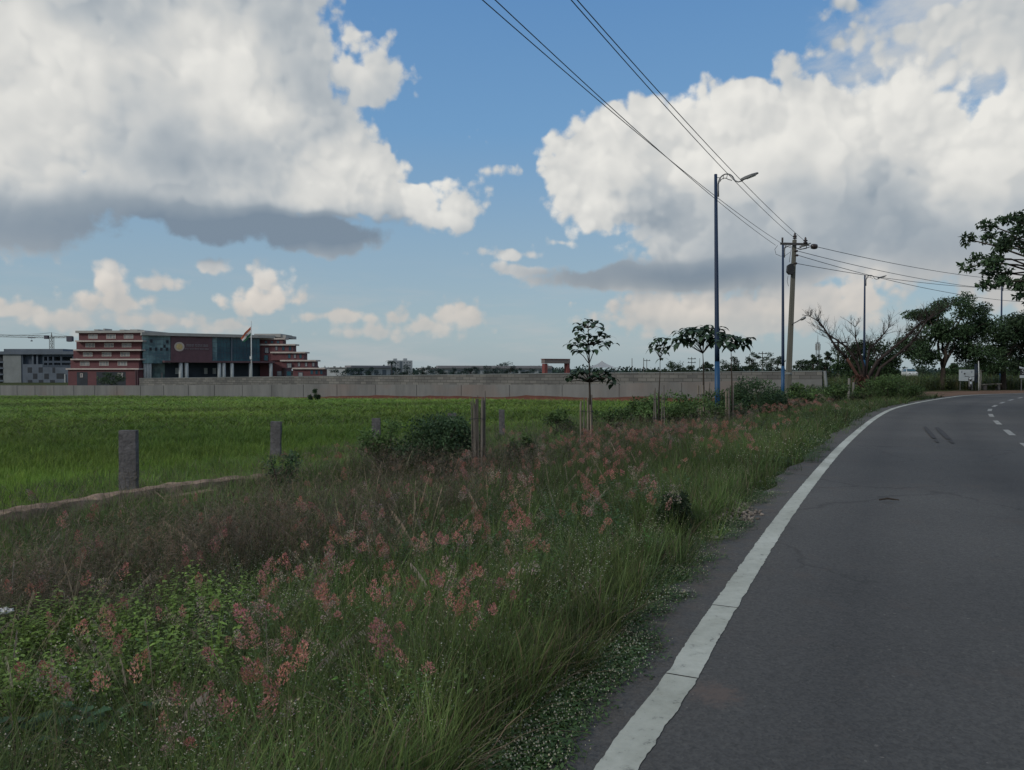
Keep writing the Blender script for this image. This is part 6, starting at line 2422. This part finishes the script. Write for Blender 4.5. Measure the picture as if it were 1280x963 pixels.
# a palm by the flats
p = at(489.5, 463, 335); zb = gz(p.x, p.y); zt = at(489.5, 452, 335).z
pr = empty('palm_tree', (p.x, p.y, zb), 'far palm tree at the left side of the pale block of flats', 'palm tree')
mb = MB(); mb.tube([(p.x, p.y, zb - .2), (p.x + .2, p.y, zb + (zt - zb) * .5), (p.x, p.y, zt - .5)], [.30, .22, .18], 7); mb.build('trunk', M_BARK, pr)
t = TB()
for k in range(22):
    a = k * 2.4
    droop_leaf(t, (p.x, p.y, zt - .6), (math.cos(a), math.sin(a), U_(.0, 1.1)), U_(2.8, 3.8), .75, H1 * U_(.7, 1.1))
V, F, C = t.get(); tri_mesh('crown', V, F, C, M_FAR, pr)
D1 = np.array((.036, .058, .036))
for a in ((843, 451.6, 14, 120, 'bushy dark tree behind the wall at the slender sapling'), (818, 459.4, 13, 125, 'low dark tree behind the wall left of the slender sapling'), (862, 458.6, 14, 130, 'low dark tree behind the wall left of the blue lamp'),
          (884, 452.4, 9, 120, 'small dark tree behind the wall under the umbrella shaped sapling'), (915, 446.8, 14, 110, 'rounded dark tree behind the wall just right of the blue lamp'), (941, 441, 11, 115, 'taller dark tree behind the wall left of the crossarm pole'),
          (966, 441.6, 14, 110, 'bushy dark tree behind the wall just left of the second blue lamp'), (1003, 447, 13, 100, 'dark tree behind the wall just right of the leaning pole'), (1020, 441, 9, 95, 'narrow dark tree below the telecom mast'),
          (1034, 441.5, 11, 75, 'dark green tree right of the wall end')):
    far_tree(a[0], a[1], a[2], a[3], a[4], D1, nleaf=1500, nclump=16)
far_tree(1081, 424, 40, 66, 'dense dark rounded tree directly behind the bare tree', DG * .75, nleaf=6500, nclump=34)
for a in ((1127, 462, 16, 170, 'far low tree between the bare tree and the spreading tree'), (1150, 459, 15, 190, 'far tree left of the spreading tree trunk'), (1165, 462, 16, 200, 'far low tree behind the spreading tree trunk'),
          (1207, 449.4, 16, 120, 'rounded dark tree behind the white signboard'), (1262, 462, 22, 130, 'far low tree at the right edge')):
    far_tree(a[0], a[1], a[2], a[3], a[4], D1 * 1.1, nleaf=1400, nclump=14)
for a in ((1192, 455, 14, 82, 'dark green tree behind the left edge of the white signboard'), (1229, 450, 15, 84, 'dark green tree behind the thin white post'), (1243, 456, 12, 80, 'low dark tree behind the stone bench'), (1270, 452, 14, 84, 'dark green tree behind the dark road sign'), (1292, 448, 16, 82, 'dark tree at the very right edge behind the dark road sign')):
    far_tree(a[0], a[1], a[2], a[3], a[4], DG * 1.0, nleaf=2400, nclump=18)
# hazy far woods along the skyline
hz_ = []
for k in range(420):
    a_ = U_(-46, 46); Yk = U_(520, 900)
    x = Yk * math.tan(math.radians(a_)); w = U_(8, 20)
    c = (x, Yk, -3.4 + U_(2.0, 4.5)); q, o1 = ball(46, c, (w, w, U_(3.0, 5.5)), .2)
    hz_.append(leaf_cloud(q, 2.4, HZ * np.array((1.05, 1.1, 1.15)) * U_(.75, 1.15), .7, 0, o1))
V, F, C = join(hz_); tag(tri_mesh('far_woods', V, F, C, M_FAR), 'hazy line of far woods along the skyline', 'woods', kind='stuff')

# ---- the spreading trees on the far side of the bend
def px_clumps(lst, Y, jy):
    return [np.array((at(a, 463, Y).x, Y + U_(-jy, jy), at(a, b, Y).z)) for a, b in lst]


def rain_tree(px, ybase, Y, crown, label, forkz, r0, col, nleaf, ls, cr, spread=2.0):
    p = at(px, ybase, Y)
    cl = []
    for (a, b) in crown:
        for _ in range(2):
            cl += px_clumps([(a + U_(-5, 5), b + U_(-4, 4))], Y, spread)
    cx = np.mean([c[0] for c in cl]); cz = np.mean([c[2] for c in cl])
    return tree('tree', (p.x, p.y, max(gz(p.x, p.y), -.1)), (cx, Y, cz), (spread * .9, spread * .9, 1.2), forkz, r0, 0, nleaf, ls, col, label, clumps=cl, clump_r=cr, forks=4, aspect=.42)


rain_tree(1178, 487, 59, [(1172, 387), (1188, 379), (1202, 378), (1160, 390), (1152, 396), (1213, 390), (1220, 402), (1180, 398), (1196, 392), (1166, 410), (1150, 416), (1142, 430), (1156, 430), (1136, 437), (1172, 424), (1186, 418), (1200, 410), (1212, 418), (1222, 424), (1196, 432), (1208, 438), (1216, 446), (1148, 444), (1168, 442), (1228, 412), (1160, 448)],
          'spreading leafy tree with a forked trunk left of the white signboard', 1.7, .20, DG * 1.05, 21000, .21, .80)
rain_tree(1254, 487, 59, [(1236, 408), (1250, 404), (1264, 402), (1278, 404), (1290, 402), (1228, 420), (1240, 424), (1256, 418), (1270, 420), (1284, 416), (1300, 412), (1222, 438), (1234, 442), (1248, 436), (1266, 440), (1280, 436), (1296, 430), (1224, 454), (1236, 458), (1284, 452), (1296, 448), (1272, 454), (1310, 430), (1318, 420)],
          'dense leafy tree with a straight pale trunk at the right edge', 2.0, .20, DG * .95, 22000, .21, .85)
p = at(1490, 490, 30)
over = [(1232, 274), (1244, 270), (1258, 270), (1272, 272), (1222, 285), (1236, 288), (1250, 284), (1264, 288), (1278, 284), (1228, 300), (1242, 304), (1256, 300), (1270, 304), (1214, 318), (1224, 322), (1238, 318), (1252, 316), (1266, 318), (1280, 312), (1208, 327), (1218, 330), (1246, 330), (1262, 332), (1278, 330), (1232, 349), (1242, 346), (1252, 352), (1264, 346), (1278, 350), (1222, 352), (1262, 366), (1276, 370), (1284, 384), (1290, 360)]
over += [(1290 + U_(0, 330), 255 + U_(0, 130)) for _ in range(70)]
cl = []
for a, b in over:
    cl += px_clumps([(a + 14 + U_(-3, 3), b + 4 + U_(-3, 3))], 30, 1.6)
tree('tree', (p.x, p.y, -.05), (at(1430, 463, 30).x, 30, 5.2), (4.2, 1.8, 1.2), 3.0, .26, 0, 9000, .20, DG * 1.0, 'near tree whose leafy branches hang in from the upper right edge', clumps=cl, clump_r=.40, forks=5, aspect=.5, droop=.25)

# ---- bare tree
bp = at(1079, 492, 50.0)
bare = empty('bare_tree', (bp.x, bp.y, gz(bp.x, bp.y) - .1), 'leafless tree with reddish trunks and spreading dead branches', 'tree')
Yb = 50.0
BR = random.Random(21)


def P3(a, b, dy=0.0):
    return Vector((at(a, 463, Yb).x, Yb + dy, at(a, b, Yb).z))


mbt, mbb = MB(), MB()


def poly(mb, pts, r0, r1):
    n = len(pts); mb.tube(pts, [r0 + (r1 - r0) * (k / (n - 1)) for k in range(n)], 6)


def twigs(a, d, L, r, depth):
    """recursive dead branches"""
    pts = [a]; q = a.copy(); dd = d.normalized()
    n = 4
    for k in range(n):
        dd = (dd + Vector((BR.uniform(-.22, .22), BR.uniform(-.22, .22), BR.uniform(-.12, .20)))).normalized()
        q = q + dd * L / n; pts.append(q.copy())
    poly(mbb, pts, r, r * .45)
    if depth <= 0: return
    for k in range(BR.choice((2, 3, 3))):
        i = BR.choice((1, 2, 3, 4)); s = pts[i]
        nd = (dd + Vector((BR.uniform(-.9, .9), BR.uniform(-.7, .7), BR.uniform(-.25, .75)))).normalized()
        twigs(s, nd, L * BR.uniform(.45, .75), r * .55, depth - 1)


limbs = [([(1079, 490), (1076, 475), (1068, 462), (1058, 448), (1048, 438), (1040, 426), (1030, 412), (1022, 402), (1012, 396)], .13, .022, 0.0),
         ([(1080, 488), (1080, 470), (1074, 452), (1062, 434), (1050, 424), (1036, 414)], .12, .03, .8),
         ([(1082, 488), (1086, 470), (1096, 452), (1112, 438), (1128, 424), (1142, 410), (1160, 396)], .13, .028, -.3),
         ([(1083, 486), (1092, 464), (1106, 446), (1124, 432), (1140, 420), (1154, 408)], .12, .03, .9),
         ([(1081, 484), (1084, 460), (1088, 436), (1098, 428), (1108, 418), (1114, 410)], .11, .025, .4),
         ([(1080, 484), (1078, 456), (1070, 440), (1065, 424), (1062, 410)], .10, .02, -.6),
         ([(1084, 486), (1098, 460), (1118, 444), (1134, 428), (1150, 402), (1164, 392)], .11, .025, -1.0)]
for li, (pl, r0, r1, dy) in enumerate(limbs):
    pts = [P3(a, b, dy * k / (len(pl) - 1)) + Vector((BR.uniform(-.05, .05), BR.uniform(-.08, .08), 0)) for k, (a, b) in enumerate(pl)]
    pts[0].z -= .5
    cut = 4
    n_ = len(pts) - 1
    poly(mbt if li in (0,) else mbb, pts[:cut], r0, r0 + (r1 - r0) * (cut - 1) / n_)
    poly(mbb, pts[cut - 1:], r0 + (r1 - r0) * (cut - 1) / n_, r1)
    for k in range(2, len(pts)):
        d = (pts[k] - pts[k - 1]).normalized()
        for _ in range(6):
            nd = (d + Vector((BR.uniform(-1.1, 1.1), BR.uniform(-.8, .8), BR.uniform(-.25, .55))))
            twigs(pts[k], nd, BR.uniform(.4, .95), .017, 2)
mbt.build('trunk', M_RUST, bare, smooth=True)
mbb.build('branches', M_DEADWOOD, bare, smooth=True)
# brown dead leaf skirt at its foot
t = TB()
for _ in range(160):
    a = U_(0, 6.28); droop_leaf(t, np.array((bp.x - .35 + U_(-.35, .35), bp.y - .3 + U_(-.2, .2), bp.z + U_(.3, 1.25))), (math.cos(a), math.sin(a), U_(-.6, .3)), U_(.3, .6), .07, np.array((.12, .055, .042)) * U_(.6, 1.2))
V, F, C = t.get(); tri_mesh('dead_leaves', V, F, C, M_LEAF, bare)

# ---- tall weeds on the far side of the bend
def tall_weeds(n, region, name, label, cols, h):
    T = [t_grass(16, h, .03, .5, 2, cols * .5, cols * 1.2, .4, .1) for _ in range(3)] + [t_weed(h * .9, 10, .28, .13, cols, 4) for _ in range(3)]
    x0, x1, y0, y1 = region
    q = np.column_stack([RNG.uniform(x0, x1, n), RNG.uniform(y0, y1, n)])
    d, _ = road_d(q[:, 0], q[:, 1])
    q = q[(d > 6.2 + 1.5 * vn(q[:, 0], q[:, 1], .4, 2))]
    v = plant('', T, q, .6, 1.15, .6, 1.3, M_LEAF, tilt=.1, patch=.6 + .8 * vn(q[:, 0], q[:, 1], .22, 4))
    return stuff(name, [v], M_LEAF, label, 'weeds')


tall_weeds(2600, (24, 56, 52, 78), 'tall_weeds', 'tall green weeds and crops filling the far side of the bend', np.array((.085, .120, .040)), 1.35)
tall_weeds(900, (16, 26, 44, 60), 'rough_grass', 'rough grass around the foot of the bare tree', np.array((.070, .105, .038)), .8)

# ---- white signboard, post, bench, bike, blue panel, dark sign
def board(px0, px1, y0, y1, Y, ybase, label, name, mat, legs=True, cat='sign'):
    a, b = at(px0, y0, Y), at(px1, y1, Y)
    zg = max(gz((a.x + b.x) / 2, Y), -.1)
    root = empty(name, ((a.x + b.x) / 2, Y, zg), label, cat)
    mb = MB(); mb.span((a.x, Y - .02, b.z), (b.x, Y + .02, a.z)); mb.build('panel', mat, root, bevel=.006)
    if legs:
        for x in (a.x + .12, b.x - .12):
            mb = MB(); mb.box((x, Y + .05, (zg - .2 + a.z) / 2), (.05, .05, a.z - zg + .2)); mb.build('leg', M_GREYMET, root)
    return root, a, b


M_SIGNW = paint('faded_white_sign', (.38, .43, .46), .6, var=.15, scale=1.2)
M_INK = paint('faded_grey_ink', (.17, .20, .23), .7, var=.3, scale=5)
rt_, a, b = board(1198.8, 1217.6, 462.3, 476.4, 57.5, 488, 'white rectangular signboard with faded grey marks on legs beside the dirt shoulder', 'signboard', M_SIGNW)
W_, H_ = b.x - a.x, a.z - b.z
mb = MB()
for fx in (.14, .80):                          # two faded corner emblems and rows of unreadable print
    c = Vector((a.x + W_ * (fx + .03), 57.478, a.z - H_ * .17))
    for dx, w_, dz in ((-.03, .07, .0), (.03, .05, .02), (0, .10, -.05), (0, .05, -.09)):
        mb.span((c.x + dx - w_ / 2, 57.474, c.z + dz - .02), (c.x + dx + w_ / 2, 57.478, c.z + dz + .02))
mb.build('corner_marks', M_INK, rt_)
mb = MB()
for k, (x0, x1) in enumerate(((.30, .70), (.22, .76), (.14, .80), (.16, .84), (.14, .62))):
    z = a.z - H_ * (.30 + .13 * k); x = a.x + W_ * x0
    while x < a.x + W_ * x1:
        w_ = U_(.015, .05); mb.span((x, 57.475, z - .008), (min(x + w_, a.x + W_ * x1), 57.478, z + .008)); x += w_ + .014
mb.build('faded_print', paint('pale_ink', (.28, .32, .35), .7, var=.2), rt_)
rb, a2, b2 = board(1218.2, 1222.2, 455.0, 478.5, 57.9, 488, 'tall narrow dark blue panel standing right of the white signboard', 'blue_panel', paint('dark_blue_panel', (.028, .042, .062), .6, var=.3))
p = at(1223.2, 488.8, 57.2); zt = at(1223, 451.5, 57.2).z
mb = MB(); mb.tube([(p.x, p.y, -.25), (p.x + .02, p.y, zt * .5), (p.x - .03, p.y, zt)], [.04, .034, .028], 7)
tag(mb.build('white_post', M_WHITE, None, loc=(p.x, p.y, -.05), smooth=True), 'thin white post standing at the right side of the signboard', 'post')
# pale creeper-wrapped stump right of the post
p = at(1225.4, 488, 57.6)
pa = empty('wall_plaque', (p.x, p.y, -.05), 'pale narrow weathered stone standing just right of the white post', 'stone')
mb = MB(); mb.tube([(p.x, p.y, -.2), (p.x, p.y, at(1225, 478, 57.6).z), (p.x + .05, p.y, at(1225, 474.5, 57.6).z), (p.x + .02, p.y, at(1225, 462.5, 57.6).z)], [.06, .07, .05, .03], 8); mb.build('stone', M_CONC, pa, smooth=True)
pa.name = 'standing_stone'
# stone bench
q0, q1 = at(1229, 483.6, 58.4), at(1249, 481.8, 58.6)
bn = empty('stone_bench', ((q0.x + q1.x) / 2, 58.5, 0), 'low grey stone slab bench between the white post and the pale tree trunk', 'bench')
mb = MB(); mb.box(((q0.x + q1.x) / 2, 58.5, .42), (q1.x - q0.x, .42, .09), rot=Matrix.Rotation(-.05, 3, 'Y')); mb.build('seat', M_CONC, bn, bevel=.015)
for x in (q0.x + .18, q1.x - .18):
    mb = MB(); mb.box((x, 58.5, .13), (.16, .34, .50)); mb.build('support', M_STONE, bn)
# dark sign cut by the right edge
rd, a3, b3 = board(1275.4, 1289, 460.6, 469.2, 55.5, 487, 'small dark sign with a pale letter cut by the right edge of the view', 'road_sign', M_BLACK)
mb = MB(); mb.span((a3.x - .06, 55.44, b3.z - .20), (b3.x, 55.47, b3.z - .005)); mb.build('lower_strip', M_SIGNW, rd)
mb = MB(); mb.prism([Vector((a3.x - .09, 55.45, a3.z + .0)), Vector((a3.x + .30, 55.45, a3.z - .04)), Vector((a3.x + .30, 55.45, a3.z + .03)), Vector((a3.x - .09, 55.45, a3.z + .14))], (0, .03, 0)); mb.build('top_strip', M_SIGNW, rd)
mb = MB(); cx_, cz_ = a3.x + .20, (a3.z + b3.z) / 2
S1 = [(.09, .10), (.05, .15), (-.04, .15), (-.09, .10), (-.07, .04), (.05, -.02), (.09, -.07), (.05, -.14), (-.04, -.15), (-.09, -.10)]
mb.tube([(cx_ + x * .9, 55.47, cz_ + z) for x, z in S1], .02, 5); mb.build('letter', M_SIGNW, rd)

# parked motorcycle below the signboard, seen from the front quarter
mc = at(1212.5, 488, 56.4)
bk = empty('motorcycle', (mc.x, mc.y, 0), 'dark motorcycle parked in front of the white signboard', 'motorcycle')


def bk_pt(f, s, z):                            # forward, sideways, up; pointing at the camera and left
    c, s_ = math.cos(-2.05), math.sin(-2.05)
    return Vector((mc.x + f * c - s * s_, mc.y + f * s_ + s * c, z + .02))


for f in (.64, -.62):
    ctr = bk_pt(f, 0, .29)
    mb = MB()
    ring = [bk_pt(f + .245 * math.cos(t), 0, .29 + .245 * math.sin(t)) for t in np.linspace(0, 2 * pi, 25)]
    mb.tube(ring, .050, 6, caps=False); w_ = mb.build('wheel', M_BLACK, bk, smooth=True)
    mb = MB()
    for t in np.linspace(0, 2 * pi, 6)[:-1]: mb.tube([ctr, bk_pt(f + .21 * math.cos(t), 0, .29 + .21 * math.sin(t))], .014, 4)
    mb.tube([bk_pt(f, -.06, .29), bk_pt(f, .06, .29)], .05, 8); mb.build('rim', M_GREYMET, w_)
mb = MB(); mb.tube([bk_pt(.36, 0, .84), bk_pt(.22, 0, .86), bk_pt(.0, 0, .80), bk_pt(-.08, 0, .74)], [.05, .13, .13, .06], 10); mb.build('tank', paint('dark_tank', (.012, .016, .030), .3, var=.2), bk, smooth=True)
mb = MB(); mb.tube([bk_pt(-.05, 0, .76), bk_pt(-.3, 0, .78), bk_pt(-.62, 0, .84)], [.09, .12, .08], 8); mb.build('seat', M_BLACK, bk, smooth=True)
mb = MB(); mb.box(bk_pt(.05, 0, .42), (.34, .24, .36), rz=-2.05); mb.tube([bk_pt(.3, 0, .75), bk_pt(.05, 0, .25), bk_pt(-.4, 0, .35), bk_pt(-.5, 0, .75)], .03, 6); mb.build('engine', M_DARKMET, bk, bevel=.03)
mb = MB()
for s in (-.09, .09): mb.tube([bk_pt(.64, s, .29), bk_pt(.40, s, .92)], .026, 6)
mb.build('fork', M_GREYMET, bk)
mb = MB(); mb.tube([bk_pt(.22, -.36, 1.0), bk_pt(.36, -.2, 1.02), bk_pt(.38, 0, .96), bk_pt(.36, .2, 1.02), bk_pt(.22, .36, 1.0)], .018, 6)
for s in (-.3, .3): mb.tube([bk_pt(.34, s, 1.02), bk_pt(.34, s * 1.25, 1.2)], .008, 4); mb.disc(bk_pt(.34, s * 1.25, 1.22), .06, bk_pt(1, 0, 0) - bk_pt(0, 0, 0), .015, 10)
mb.build('handlebar', M_BLACK, bk)
mb = MB(); mb.tube([bk_pt(.44, 0, .86), bk_pt(.56, 0, .86)], [.07, .10], 12); mb.build('headlight', M_SIGNW, bk, smooth=True)
mb = MB(); pts = [bk_pt(.64 + .30 * math.cos(t), 0, .29 + .31 * math.sin(t)) for t in np.linspace(.5, 2.4, 9)]; mb.tube(pts, .06, 5); mb.build('mudguard', M_SIGNW, bk, smooth=True)
mb = MB(); mb.tube([bk_pt(-.1, .10, .3), bk_pt(-.12, .26, -.01)], .014, 5); mb.build('stand', M_DARKMET, bk)

# white car glimpsed beyond the weeds
cp = at(1137, 463, 125)
car = empty('white_car', (cp.x, cp.y, gz(cp.x, cp.y)), 'small white car half hidden behind weeds left of the spreading tree', 'car')
zc_ = gz(cp.x, cp.y) + .35


def car_pt(f, s, z):
    c, s_ = math.cos(-1.75), math.sin(-1.75)
    return Vector((cp.x + f * c - s * s_, cp.y + f * s_ + s * c, zc_ + z))


sec = [(1.85, .62, .35, .62), (1.75, .74, .25, .80), (.95, .80, .22, .95), (.35, .78, .22, 1.42), (-.95, .78, .22, 1.48), (-1.65, .76, .24, 1.05), (-1.82, .70, .35, .70)]
mb = MB(); vs = []
for f, w_, z0_, z1_ in sec:
    sh = min(z1_, .95)
    tw_ = w_ * (.74 if z1_ > 1.1 else .96)
    vs += [car_pt(f, s * ww, z) for s, ww, z in ((-1, w_ * .94, z0_), (-1, w_, .55), (-1, w_ * .98, sh), (-1, tw_, z1_), (1, tw_, z1_), (1, w_ * .98, sh), (1, w_, .55), (1, w_ * .94, z0_))]
fs = [(k * 8 + i, k * 8 + (i + 1) % 8, k * 8 + 8 + (i + 1) % 8, k * 8 + 8 + i) for k in range(len(sec) - 1) for i in range(8)] + [tuple(range(7, -1, -1)), tuple(range(48, 56))]
mb.add(vs, fs); mb.build('body', M_WHITE, car, smooth=False, bevel=.03)
mb = MB(); mb.add([car_pt(.955, -.70, 1.0), car_pt(.955, .70, 1.0), car_pt(.40, .56, 1.40), car_pt(.40, -.56, 1.40)], [(0, 1, 2, 3)]); o_ = mb.build('windscreen', M_GLASSD, car)
o_.location += Vector(car_pt(.03, 0, .03) - car_pt(0, 0, 0))
for s in (-1, 1):
    mb = MB(); mb.add([car_pt(.85, s * .80, .98), car_pt(-1.3, s * .80, 1.0), car_pt(-.9, s * .62, 1.42), car_pt(.34, s * .60, 1.38)], [(0, 1, 2, 3)]); mb.build('side_window', M_GLASSD, car)
    mb = MB(); mb.disc(car_pt(1.80, s * .52, .68), .11, car_pt(1, 0, 0) - car_pt(0, 0, 0), .06, 10); mb.build('headlight', M_GREYMET, car)
    for f in (1.15, -1.2):
        mb = MB(); nrm = car_pt(0, s, 0) - car_pt(0, 0, 0); mb.disc(car_pt(f, s * .66, .0), .31, nrm, .18, 16); w_ = mb.build('wheel', M_BLACK, car)
        mb = MB(); mb.disc(car_pt(f, s * .845, .0), .18, nrm, .01, 12); mb.build('rim', M_GREYMET, w_)
# two pale posts by the bare tree
for px_, y0, lb in ((1061, 473, 'short pale stone post at the left foot of the bare tree'), (1066.5, 478, 'shorter pale stone post just right of the other one by the bare tree')):
    q = at(px_, 463, 46.5); mb = MB(); mb.tube([(q.x, q.y, gz(q.x, q.y) - .2), (q.x + .03, q.y, at(px_, y0, 46.5).z)], [.085, .07], 6)
    tag(mb.build('stone_post', M_CONC, None, loc=(q.x, q.y, gz(q.x, q.y))), lb, 'post')

# ---- litter in the grass
M_PLAS = newmat('clear_plastic')[0]
bs = M_PLAS.node_tree.nodes['Principled BSDF']
bs.inputs['Base Color'].default_value = (.42, .45, .48, 1); bs.inputs['Roughness'].default_value = .25; bs.inputs['Alpha'].default_value = .42
_n = M_PLAS.node_tree.nodes.new('ShaderNodeTexNoise'); _n.inputs['Scale'].default_value = 30
_b = M_PLAS.node_tree.nodes.new('ShaderNodeBump'); _b.inputs['Strength'].default_value = .4
M_PLAS.node_tree.links.new(_n.outputs[0], _b.inputs['Height']); M_PLAS.node_tree.links.new(_b.outputs[0], bs.inputs['Normal'])


def crumple(name, c, size, mat, label, cat, seed, n=9, flat=(1, 1, 1)):
    mb = MB(); vs = []
    for i in range(n + 1):
        th = pi * i / n
        for j in range(2 * n):
            ph = pi * j / n
            r = size * (.65 + .55 * mnoise.noise((math.cos(ph) * 2.2 + seed, math.sin(ph) * 2.2, th * 1.6)))
            vs.append(Vector(c) + Vector((r * math.sin(th) * math.cos(ph) * flat[0], r * math.sin(th) * math.sin(ph) * flat[1], r * math.cos(th) * flat[2])))
    m = 2 * n
    fs = [(i * m + j, (i + 1) * m + j, (i + 1) * m + (j + 1) % m, i * m + (j + 1) % m) for i in range(n) for j in range(m)]
    mb.add(vs, fs)
    return tag(mb.build(name, mat, None, loc=c), label, cat)


q = at(455, 826, 4.15); crumple('plastic_bag', q, .062, M_PLAS, 'crumpled clear plastic bag caught in the grass at lower centre', 'litter', 1.3, flat=(.9, .7, 1.35))
q = at(417, 816, 4.2); crumple('paper_scrap', q, .030, M_WHITE, 'small white paper scrap just left of the clear plastic bag', 'litter', 4.0, flat=(1.3, .7, .5))
q = at(4, 764, 4.6); crumple('plastic_bag', q, .06, M_WHITE, 'white plastic scrap at the left edge among weeds', 'litter', 7.0, flat=(1.4, .7, .4))
mb = MB(); q = at(549, 912, 3.25)
t = TB(); t.leaf(q, (.8, -.2, .55), (0, -.4, 1), .065, .034, np.array((.42, .21, .02))); t.leaf(np.array(q) + (-.055, 0, -.025), (.8, .3, .5), (0, 0, 1), .05, .03, np.array((.17, .17, .02)))
V, F, C = t.get(); tag(tri_mesh('fallen_leaf', V, F, C, M_LEAF, None, loc=q), 'single yellow orange leaf lying on the grass at the bottom', 'leaf')
mb = MB(); q = flat(1110, 629.5)
mb.tube([(q[0] - .10, q[1], .04), (q[0], q[1] + .02, .052), (q[0] + .12, q[1] - .01, .04)], [.008, .012, .006], 5); mb.tube([(q[0], q[1] + .02, .05), (q[0] + .06, q[1] + .07, .045)], .006, 4)
tag(mb.build('twig', M_BARK, None, loc=(q[0], q[1], .04)), 'short dark twig lying alone on the asphalt', 'twig')
for k, (a, b, s) in enumerate(((894.5, 674, .035), (905, 673, .018), (856, 741, .03), (872, 702, .014), (951, 603, .03))):
    q = flat(a, b); z = max(gz(*q), 0) + s * .3
    crumple('stone_chip', (q[0], q[1], z), s * 1.3, M_CONC, ('flat pale stone chip on the asphalt margin below the dark upright bush', 'smaller pale chip right beside the flat stone chip', 'grey stone chip at the asphalt edge left of the line, nearest the viewer', 'tiny grey chip at the asphalt edge below the flat stone chip', 'pale stone chip on the asphalt margin beyond the gravel')[k], 'stone', 11 + k * 3, n=5, flat=(1.4, 1, .5))
